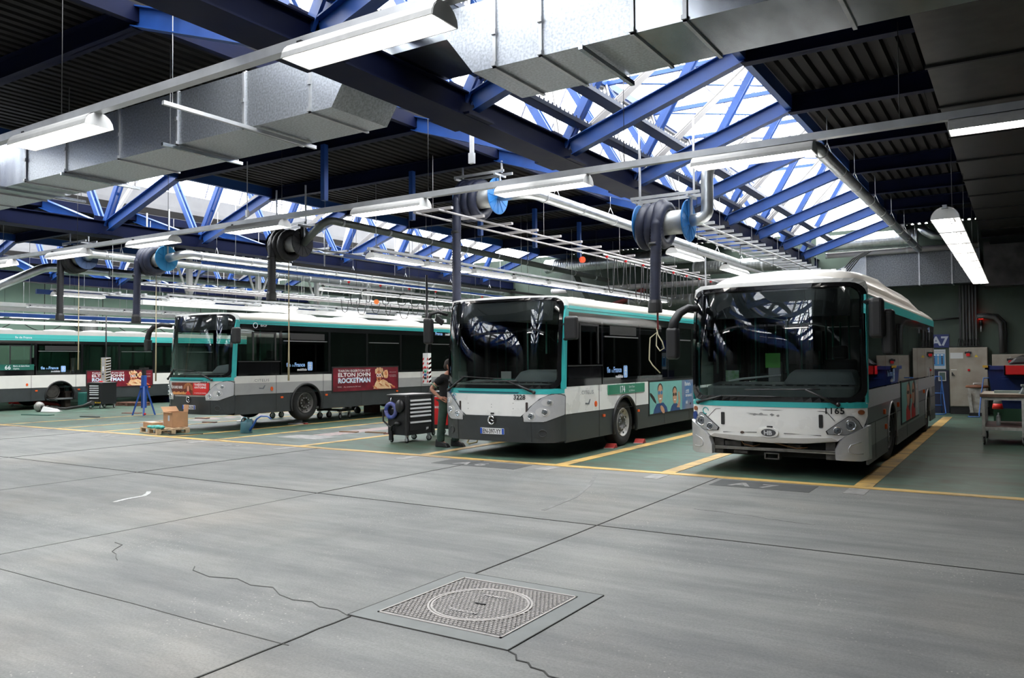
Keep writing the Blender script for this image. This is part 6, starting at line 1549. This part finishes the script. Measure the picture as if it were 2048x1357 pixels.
MB().box(x0, x1, y0, y1, 1.02, 1.026).build('worn_surface', mat('worn_top', (.42, .36, .29), .6, var=.2, scale=5), t)
MB().box(x0 + .04, x1 - .02, y0 + .03, y1, .355, .38).build('shelf_board', mat('shelf_brown', (.20, .13, .12), .7, var=.35, scale=6), t)
v = empty('bench_vise', (.12, 18.95, 1.026), .1, 'grey bench vise with a metal block on the white rolling workbench', 'vise'); VM = mat('vise_grey', (.24, .27, .27), .4, .5, var=.25, scale=12)
MB().hexa([(-.18, -.1, 0), (.18, -.1, 0), (.18, .1, 0), (-.18, .1, 0), (-.10, -.07, .17), (.12, -.07, .17), (.12, .07, .17), (-.10, .07, .17)]).build('vise_body', VM, v, bevel=.01)
MB().box(-.14, .14, -.11, .11, .15, .19).build('jaw', VM, v, bevel=.006); MB().tube([(.14, 0, .12), (.42, 0, .12)], .03, 10).build('screw', CHROME, v); MB().box(.2, .34, -.08, .08, 0, .2).build('jaw', VM, v, bevel=.01)
o = MB().box(-.24, .24, -.1, .1, 0, .055).build('metal_plate', mat('plate_greenish', (.30, .36, .35), .4, .4)); o.location = (-.25, 19.3, 1.026); tag(o, 'flat grey metal plate left of the vise on the workbench', 'plate')
t = empty('spray_bottle', (-.42, 19.0, .38), label='clear water bottle standing on the lower shelf of the workbench', cat='bottle')
MB().lathe([(.038, 0), (.04, .01), (.04, .15), (.036, .16), (.04, .17), (.035, .20), (.012, .225), (.012, .24)], n=16).build('bottle', mat('bottle_plastic', (.45, .47, .47), .15, .1), t)
MB().lathe([(.014, .24), (.014, .258), (.001, .26)], n=12).build('bottle_cap', WHT, t)

# blue dumpster with green base, red tray and black cover
t = empty('dumpster', (.45, 25.2, 0), 0, 'big navy blue waste skip behind the white rolling workbench', 'skip'); NV = mat('dumpster_navy', (.010, .025, .13), .4, var=.2)
b = MB(); b.hexa([(-1.08, -.6, .42), (1.6, -.6, .42), (1.6, .7, .42), (-1.08, .7, .42), (-1.22, -.7, 1.5), (1.7, -.7, 1.5), (1.7, .8, 1.5), (-1.22, .8, 1.5)]); b.build('container', NV, t)
MB().box(-1.27, 1.75, -.76, -.66, 1.44, 1.54).build('rim', NV, t); MB().box(-1.27, -1.17, -.76, .86, 1.44, 1.54).build('rim', NV, t)
for z in (.62, .72, .82, 1.18, 1.24): MB().box(-.9, 1.5, -.69, -.66, z, z + .03).build('rib', NV, t)
MB().box(-.62, -.38, -.715, -.70, 1.36, 1.42).build('sticker', mat('sticker_white_red', (.6, .3, .3), .5), t)
MB().cbox((-1.26, -.74, 1.52), (.12, .06, .06)).build('latch', mat('latch_yellow', (.5, .3, .03), .5), t)
MB().box(-1.1, 1.6, -.6, .7, .04, .42).build('green_base', mat('base_green', (.015, .06, .03), .6), t)
t = empty('parts_tray', (.9, 24.25, 1.55), 0, 'red tray lying over the corner of the navy skip', 'tray')
b = MB(); b.box(-1.28, 1.0, -.3, .7, -.25, -.23); b.box(-1.28, 1.0, -.3, -.27, -.25, .0); b.box(-1.28, -1.25, -.3, .7, -.25, 0); b.build('tray_body', RED, t)
t = empty('black_cover', (.85, 24.7, 1.5), 0, 'black plastic cover lying on top of the red tray at right edge', 'cover')
b = MB(); b.hexa([(-1.15, -.3, .08), (1.0, -.35, .08), (1.0, .5, .08), (-1.15, .45, .08), (-1.0, -.25, .26), (1.0, -.3, .42), (1.0, .45, .42), (-.8, .4, .34)]); b.build('cover_shell', BLACKM, t, bevel=.05)
t = empty('traffic_cone', (-.55, 24.35, .42), 0, 'orange and white traffic cone hanging against the navy skip', 'cone')
MB().lathe([(.13, 0), (.105, .14)], n=20).build('lower_band', mat('cone_red', (.80, .03, .02), .4), t); MB().lathe([(.105, .14), (.07, .30)], n=20).build('white_band', GREYS, t); MB().lathe([(.07, .30), (.03, .42), (.001, .43)], n=20).build('tip', MATS['cone_red'], t)

# white bin with brown lid
t = empty('waste_bin', (-1.145, 27.95, 0), 0, 'chipped white tapered bin with brown wooden lid by the grey cabinet', 'bin')
BW = mat('chipped_white_bin', (.50, .49, .46), .6, col2=(.28, .24, .2), scale=7)
b = MB(); b.hexa([(-.15, -.15, .1), (.15, -.15, .1), (.15, .2, .1), (-.15, .2, .1), (-.24, -.25, .84), (.24, -.25, .84), (.24, .25, .84), (-.24, .25, .84)]); b.build('bin_body', BW, t)
for x in (-1, 1): MB().hexa([(x * .15 - .04, -.2, .1), (x * .15 + .04, -.2, .1), (x * .15 + .04, -.15, .1), (x * .15 - .04, -.15, .1), (x * .21 - .05, -.28, .7), (x * .21 + .05, -.28, .7), (x * .21 + .05, -.24, .7), (x * .21 - .05, -.24, .7)]).build('corner_strip', BW, t)
MB().lathe([(.30, .84), (.32, .87), (.30, .91), (.001, .93)], n=26).build('lid', mat('lid_brown', (.20, .075, .035), .6, var=.35, scale=6), t)
MB().tube([(-.1, 0, .93), (-.1, 0, .98), (.12, 0, .98), (.12, 0, .93)], .015, 6).build('lid_handle', WHT, t)
MB().box(-.22, .22, -.2, .2, 0, .1).build('dark_base', BLACKM, t)
# blue tube stands
TB = mat('tube_blue', (.035, .13, .42), .35)
for (x, y, lab, fl_) in ((-2.16, 28.1, 'blue tubular sack stand behind the right bus rear, under the A7 sign', 1), (-1.02, 27.4, 'blue tubular sack stand in front of the white bin', -1)):
    t = empty('tube_stand', (x, y, 0), 0, lab, 'tube stand')
    MB().tube([(-.22, -.1, .02), (-.20, -.3, .02), (.1, -.3, .02), (.16, -.1, .04), (.10, 0, .6), (.04, .05, 1.18), (-.12, .05, 1.18), (-.16, .03, 1.0), (-.20, 0, .5), (-.24, -.05, .02)] if fl_ > 0 else [(-.34, -.3, .02), (-.30, -.34, .02), (-.05, -.34, .02), (-.06, -.28, .1), (0, 0, .7), (.06, .05, 1.15), (.3, .05, 1.15)], .018, 8).build('tube_frame', TB, t)
    MB().tube([(-.17, 0, .66), (.10, 0, .66)] if fl_ > 0 else [(.0, 0, .7), (.3, 0, .7)], .014, 8).build('cross_tube', TB, t)
    if fl_ > 0:
        MB().tube([(.06, .05, 1.14), (.0, .3, .5), (.02, .4, .02)], .014, 8).build('rear_leg', TB, t); MB().tube([(-.14, .05, 1.14), (-.2, .3, .5), (-.2, .4, .02)], .014, 8).build('rear_leg', TB, t); MB().tube([(-.19, .1, .28), (.07, .1, .28)], .012, 8).build('cross_tube', TB, t)
# cabinets
CB = mat('cabinet_beige', (.36, .33, .28), .5, col2=(.26, .22, .18), scale=2.2)
def cabinet(loc, w, d, h, label, paper=True):
    t = empty('electrical_cabinet', loc, 0, label, 'electrical cabinet')
    MB().box(0, w, 0, d, 0, h).build('cabinet_body', CB, t, bevel=.01)
    dr = MB().box(.015, w - .015, -.02, 0, .02, h - .02).build('door', CB, t, bevel=.004)
    MB().box(w * .5 - .09, w * .5 + .09, -.05, -.02, h - .20, h - .13).build('isolator_plate', BLACKM, dr)
    MB().box(w * .5 - .05, w * .5 + .05, -.08, -.05, h - .27, h - .18).build('isolator_handle', RED, dr)
    MB().tube([(w * .5 - .03, -.06, h - .13), (w * .5, -.06, h - .08), (w * .5 + .03, -.06, h - .13)], .008, 6).build('padlock_shackle', CHAN, dr)
    if paper:
        MB().box(.03, .38, -.024, -.02, h - .34, h - .16).build('paper_notice', mat('paper_grey', (.55, .56, .57), .6), dr)
        b = MB(); b.prism([(w * .66, h - .30), (w * .76, h - .30), (w * .71, h - .22)], lambda u, v, q: (u, q, v), -.024, -.02); b.build('warning_triangle', mat('warning_yellow2', (.6, .42, .03), .5), dr)
        MB().cbox((w * .51, -.03, h * .62), (.06, .03, .06)).build('door_knob', RED, dr); MB().box(.06, .09, -.05, -.02, h * .52, h * .58).cbox((.11, -.04, h * .54), (.09, .02, .02), Matrix.Rotation(.9, 3, 'Y')).build('door_handle', BLACKM, dr)
        MB().box(.04, .2, -.023, -.02, h * .62, h * .63).build('hinge_strip', WHT, dr)
    return t
cabinet((-1.90, 28.35, .24), 1.03, .44, 1.83, 'tall beige electrical cabinet with red isolator beside the A7 sign')
MB_ = MB().box(-1.9, -.87, 28.4, 28.8, 0, .24).build('cabinet_plinth', BLACKM); tag(MB_, 'dark plinth under the tall beige cabinet', 'plinth')
cabinet((-.76, 28.35, .9), .95, .42, .95, 'smaller beige wall cabinet with red isolator behind the navy skip', False)
# wall sign etc
t = empty('bay_sign', (-1.92, 28.79, 2.08), 0, 'navy sign reading A7 on the back wall at right', 'sign')
MB().box(-.62, 0, -.02, 0, 0, .42).build('sign_board', mat('sign_navy', (.012, .025, .12), .4), t)
text_mb('A7', .40, lambda u, v: (-.50 + u, -.024, .07 + v), .012).build('sign_lettering', mat('sign_grey', (.40, .43, .50), .4), t, recalc=False)
t = empty('safety_poster', (-2.45, 28.79, 1.40), 0, 'blue and white safety poster with small figures under the A7 sign', 'poster')
MB().box(0, .42, -.01, 0, 0, .62).build('poster_sheet', mat('poster_grey_white', (.42, .45, .48), .5), t)
MB().box(.03, .39, -.014, -.01, .10, .48).build('poster_field', mat('poster_mid_blue', (.05, .22, .45), .5), t)
for k in range(3):
    b = MB(); b.prism(disc(.10 + k * .11, .40, .022, 10), lambda u, v, q: (u, q, v), -.018, -.014); b.prism(R4(.08 + k * .11, .12 + k * .11, .15, .37), lambda u, v, q: (u, q, v), -.018, -.014); b.build('poster_figure', [mat('pf1', (.01, .02, .15), .5), mat('pf2', (.3, .3, .33), .5), mat('pf3', (.04, .04, .06), .5)][k], t)
for k in range(3): MB().box(.06 + k * .11, .14 + k * .11, -.018, -.014, .43, .46).build('poster_bubble', WHT, t)
text_mb('CONSIGNES DE SÉCURITÉ', .030, lambda u, v: (.03 + u, -.013, .54 + v)).build('poster_lettering', mat('pf3', (.04, .04, .06), .5), t, recalc=False)
t = empty('wall_box', (-2.22, 28.79, 1.02), 0, 'small grey glass fronted box on the navy wall panel', 'wall box')
MB().box(-.02, .2, -.08, 0, 0, .30).build('box_body', GREYS, t, bevel=.006); MB().box(.01, .17, -.085, -.08, .03, .27).build('box_window', mat('box_dark_glass', (.08, .12, .11), .15), t)
tag(MB().box(-2.75, -1.95, 28.77, 28.8, 0, 1.36).build('trim_40', mat('navy_dado', (.006, .010, .035), .5)), kind='structure')
# vertical cable ducts above cabinet
t = empty('cable_riser', (-1.62, 28.5, 2.1), 0, 'bundle of dark vertical cable trays rising from the tall cabinet', 'cable riser')
for k in range(6): MB().box(k * .085, k * .085 + .05, .1, .22, 0, 1.92).build('riser_tray', [BLACKM, mat('riser_mesh', (.07, .07, .07), .6, .3)][k % 2], t)
for k in range(14): MB().tube([(-.06 + k * .045, .0, 0), (-.02 + k * .04, .12, .25)], .010, 5).build('riser_cable', BLK, t)
MB().box(-.3, .6, -.08, .1, 0, .02).build('gland_plate', BLACKM, t)
MB().tube([(.48, .12, .92), (.70, .12, .92), (.95, .12, .88), (1.10, .12, .70), (1.12, .12, .40), (1.12, .12, -.22)], .07, 8).build('bent_cable_tray', MATS['riser_mesh'], t)
MB().tube([(.48, .16, 1.0), (.74, .16, 1.0), (1.04, .16, .95), (1.22, .16, .72), (1.24, .16, .40), (1.22, .16, -.2)], .03, 8).build('bent_cable', BLK, t)
MB().tube([(-.9, .18, .85), (0, .18, .90)], .03, 8).build('side_cable', BLK, t)
t = empty('warning_light', (-1.04, 28.7, 2.85), 0, 'small glowing red warning light on the dark back wall', 'warning light')
MB().lathe([(.06, .10), (.075, .12), (.06, .16), (.001, .17)], n=16).build('red_lens', mat('red_glow', (.8, .02, .02), .4, emit=(1, .03, .02), estr=3.0), t)
MB().lathe([(.05, -.1), (.05, .10)], n=14).build('lamp_base', BLACKM, t); MB().lathe([(.02, -.3), (.02, -.1)], n=10).build('lamp_stem', CHAN, t)
# junction boxes and black hoses over the right bus
o = MB().cbox((0, 0, 0), (.14, .08, .14)).cbox((.3, 0, 0), (.14, .08, .14)).build('junction_boxes', WHT); o.location = (-5.0, 27.0, 4.55); tag(o, 'pair of small white junction boxes above the right bus roof', 'junction box')
o = MB()
for k in range(4): o.tube([(k * .08, 0, 0), (.6 + k * .08, 0, .15), (1.1 + k * .07, 0, .75), (1.5 + k * .05, 0, .95)], .022, 6)
o = o.build('cable_bundle', BLK); o.location = (-5.6, 27.4, 4.2); tag(o, 'bundle of black cables bending up above the right bus roof', 'cables')

# ================================================================ PEOPLE
SKIN = mat('skin', (.55, .27, .18), .55, var=.08, scale=20)
def skinned(name, verts, edges, radii, m, par, sub=2, root=0):
    me = bpy.data.meshes.new(name); me.from_pydata(verts, edges, []); o = bpy.data.objects.new(name, me); COL.objects.link(o)
    o.parent = par; me.materials.append(m)
    md = o.modifiers.new('skin', 'SKIN'); md.use_smooth_shade = True
    sv = me.skin_vertices[0].data if me.skin_vertices else None
    if sv is None:
        me.skin_vertices_add() if hasattr(me, 'skin_vertices_add') else None
    for i, r in enumerate(radii):
        r = r if isinstance(r, tuple) else (r, r)
        me.skin_vertices[0].data[i].radius = r
        me.skin_vertices[0].data[i].use_root = (i == root)
    s = o.modifiers.new('sub', 'SUBSURF'); s.levels = sub; s.render_levels = sub
    return o
def head(par_mb, c, fw, s=1.0):
    """adds a head with face to MB; fw = facing angle about Z (0 = +X)"""
    T = Matrix.Translation(c) @ Matrix.Rotation(fw, 4, 'Z') @ Matrix.Scale(s, 4)
    b = par_mb
    def sp(p, r, sc): 
        m = T @ Matrix.Translation(p) @ Matrix.Diagonal((*sc, 1)); ret = bmesh.ops.create_uvsphere(b.bm, u_segments=18, v_segments=12, radius=r, matrix=m)
        for v in ret['verts']:
            for f in v.link_faces: f.smooth = True
    sp((0, 0, .02), .10, (.95, .76, 1.12)); sp((.03, 0, -.05), .07, (.9, .8, 1.0)); sp((.095, 0, -.01), .018, (1.1, .8, 1.6)); sp((.085, 0, -.055), .02, (.6, 1.3, .5)); sp((.07, 0, -.095), .03, (.9, 1, .7))
    for q in (-1, 1): sp((-.005, q * .076, 0), .026, (.6, .35, 1.1)); sp((.085, q * .032, .025), .012, (.7, 1.2, .8))
P1 = empty('person', (-10.05, 13.28, 0), 0, 'person in black t-shirt and green trousers standing by the middle bus, hand on hip', 'person')
# facing +X (towards the bus). body skeleton: pelvis root
V = [(0, 0, .97), (-.01, 0, 1.12), (-.02, 0, 1.30), (-.01, 0, 1.44), (.01, 0, 1.50), (.035, 0, 1.58),
     (-.02, -.17, 1.42), (-.20, -.30, 1.20), (-.02, -.24, 1.03), (.04, -.21, .99),       # near arm (-Y side): shoulder, elbow back, wrist at hip, palm
     (-.02, .17, 1.42), (.10, .24, 1.16), (.30, .18, 1.08), (.38, .15, 1.08),            # far arm forward
     (-.02, -.09, .90), (-.06, -.11, .50), (-.09, -.12, .10), (.06, -.13, .05),
     (.02, .09, .90), (.10, .12, .50), (.10, .13, .10), (.24, .14, .05)]
E_ = [(0, 1), (1, 2), (2, 3), (3, 4), (4, 5), (3, 6), (6, 7), (7, 8), (8, 9), (3, 10), (10, 11), (11, 12), (12, 13), (0, 14), (14, 15), (15, 16), (16, 17), (0, 18), (18, 19), (19, 20), (20, 21)]
Rr = [(.12, .15), (.11, .14), (.12, .16), (.10, .13), .06, .055, .062, .046, .030, .036, .062, .046, .030, .036, .085, .06, .045, .05, .085, .06, .045, .05]
skinned('body', V, E_, Rr, SKIN, P1)
hb = MB(); head(hb, (.06, 0, 1.68), 0.1); hb.build('head', SKIN, P1)
hr = MB(); hr.sphere((.045, 0, 1.715), .105, (.98, .82, .98), 18, 12); hr.sphere((.0, 0, 1.66), .085, (.9, .9, .9)); hr.build('hair', mat('hair_dark', (.03, .02, .015), .7), P1)
def hand(par, c, d, side, fingers_dir, m=SKIN):
    """five fingers as short skinned chains"""
    c = Vector(c); d = Vector(d).normalized(); f = Vector(fingers_dir).normalized(); n = d.cross(f).normalized()
    for k in range(4):
        b0 = c + n * (.026 - .017 * k); L = (.072, .08, .075, .06)[k]
        pts = [b0 - d * .02, b0 + d * .025, b0 + d * (.025 + L * .45) + f * .012, b0 + d * (.025 + L * .7) + f * .034]
        MB().tube(pts, .009, 8, radii=[.0095, .009, .0085, .007]).build('finger', m, par)
    b0 = c + n * .03 * side
    MB().tube([b0 - d * .02, b0 + n * .025 * side + d * .02, b0 + n * .032 * side + d * .05 + f * .012], .010, 8, radii=[.013, .011, .009]).build('thumb', m, par)
hand(P1, (.05, -.205, .985), (.85, .1, -.45), 1, (.1, .5, -.4)); hand(P1, (.40, .15, 1.08), (1, -.1, -.2), 1, (0, 0, -1))
TS = mat('black_tshirt', (.008, .008, .009), .9, bump=.2, bscale=14)
Vt = [(0, 0, .93), (-.01, 0, 1.12), (-.02, 0, 1.30), (-.01, 0, 1.44), (.01, 0, 1.50), (-.02, -.17, 1.42), (-.13, -.245, 1.29), (-.02, .17, 1.42), (.05, .21, 1.28)]
skinned('tshirt', Vt, [(0, 1), (1, 2), (2, 3), (3, 4), (3, 5), (5, 6), (3, 7), (7, 8)], [(.16, .185), (.15, .175), (.15, .185), (.115, .15), .068, .085, .072, .085, .072], TS, P1)
cf = MB(); a = Vector((-.118, -.238, 1.30)); d = (Vector((-.20, -.30, 1.20)) - Vector((-.02, -.17, 1.42))).normalized(); cf.tube([a + d * .03, a + d * .055], .074, 16); cf.build('sleeve_trim', mat('sleeve_green', (.25, .38, .25), .8), P1)
TR = mat('green_work_trousers', (.035, .07, .055), .85, var=.45, scale=9, bump=.5, bscale=11)
Vl = [(0, 0, 1.04), (-.02, -.09, .88), (-.05, -.11, .62), (-.07, -.115, .45), (-.09, -.12, .22), (-.08, -.12, .07), (.02, .09, .88), (.07, .11, .62), (.10, .12, .45), (.10, .13, .22), (.11, .13, .07)]
skinned('trousers', Vl, [(0, 1), (1, 2), (2, 3), (3, 4), (4, 5), (0, 6), (6, 7), (7, 8), (8, 9), (9, 10)], [(.145, .165), .115, .095, .088, .085, .09, .115, .095, .088, .085, .09], TR, P1)
for (x, y) in ((-.05, -.13), (.14, .14)):
    b = MB(); b.hexa([(x - .14, y - .06, 0), (x + .20, y - .065, 0), (x + .20, y + .065, 0), (x - .14, y + .06, 0), (x - .13, y - .055, .17), (x + .14, y - .05, .08), (x + .14, y + .05, .08), (x - .13, y + .055, .17)]); b.build('boot', BLACKM, P1, bevel=.025, seg=3)
# seated driver
P2 = empty('person', (-7.60, 14.02, 0), 0, 'person with pale green cap sitting in the cab of the middle bus', 'person')
V = [(0, .02, 1.08), (0, 0, 1.24), (0, -.03, 1.42), (0, -.04, 1.55), (0, -.05, 1.61), (0, -.05, 1.68), (.17, -.04, 1.52), (.24, -.22, 1.30), (.14, -.46, 1.40), (-.17, -.04, 1.52), (-.24, -.22, 1.30), (-.14, -.46, 1.40), (.10, -.42, 1.05), (.10, -.46, .60), (.1, -.55, .50), (-.10, -.42, 1.05), (-.10, -.46, .60), (-.1, -.55, .50)]
E_ = [(0, 1), (1, 2), (2, 3), (3, 4), (4, 5), (3, 6), (6, 7), (7, 8), (3, 9), (9, 10), (10, 11), (0, 12), (12, 13), (13, 14), (0, 15), (15, 16), (16, 17)]
skinned('body', V, E_, [(.15, .12), (.14, .11), (.16, .12), (.12, .10), .055, .055, .06, .045, .034, .06, .045, .034, .08, .06, .045, .08, .06, .045], SKIN, P2)
hb = MB(); head(hb, (0, -.06, 1.79), -PI / 2); hb.build('head', SKIN, P2)
skinned('shirt', [(0, .02, 1.10), (0, 0, 1.24), (0, -.03, 1.42), (0, -.04, 1.53), (.17, -.04, 1.51), (.22, -.15, 1.38), (-.17, -.04, 1.51), (-.22, -.15, 1.38)], [(0, 1), (1, 2), (2, 3), (3, 4), (4, 5), (3, 6), (6, 7)], [(.17, .14), (.165, .13), (.18, .14), (.135, .115), .08, .065, .08, .065], mat('grey_shirt', (.30, .32, .33), .8), P2)
b = MB(); b.sphere((0, -.055, 1.86), .098, (.82, 1.0, .62)); b.cbox((0, -.17, 1.845), (.13, .08, .012)); b.build('cap', mat('cap_pale_green', (.30, .42, .33), .7), P2)
for s in (-1, 1): hand(P2, (s * .14, -.46, 1.40), (0, -1, .3), s, (0, -.2, -1))
# ================================================================ CAMERA, WORLD, LIGHT
cam = bpy.data.cameras.new('camera'); co = bpy.data.objects.new('camera', cam); COL.objects.link(co)
cam.sensor_width = 36; cam.lens = 1600 / 2048 * 36; cam.clip_end = 300; cam.clip_start = .05
Mx = Matrix(((0.84349136, 0.02096729, 0.53673335), (0.53708841, -0.01871113, -0.84331841), (-0.00763921, 0.99960506, -0.02704396)))
co.matrix_world = Matrix.Translation((0, 0, 1.77)) @ Mx.to_4x4()
SC.camera = co
w = bpy.data.worlds.new('sky'); SC.world = w; w.use_nodes = True; nt = w.node_tree
bg = nt.nodes['Background']; bg.inputs[0].default_value = (.985, .985, .97, 1); bg.inputs[1].default_value = WORLD_STR
for i, (x0, x1, xc) in enumerate(SKY):
    l = bpy.data.lights.new('portal', 'AREA'); l.shape = 'RECTANGLE'; l.size = x1 - x0 + .5; l.size_y = 42.9
    l.cycles.is_portal = True
    o = bpy.data.objects.new('skylight_portal', l); COL.objects.link(o); o.location = ((x0 + x1) / 2, 7.4, 9.75)
SC.view_settings.view_transform = 'Standard'; SC.view_settings.look = 'None'; SC.view_settings.gamma = 1; SC.view_settings.exposure = EXPO
SC.view_settings.use_curve_mapping = False
SC.cycles.max_bounces = 7; SC.cycles.diffuse_bounces = 4; SC.cycles.glossy_bounces = 4; SC.cycles.transparent_max_bounces = 14; SC.cycles.transmission_bounces = 4
SC.cycles.caustics_reflective = False; SC.cycles.caustics_refractive = False
SC.cycles.sample_clamp_indirect = 8
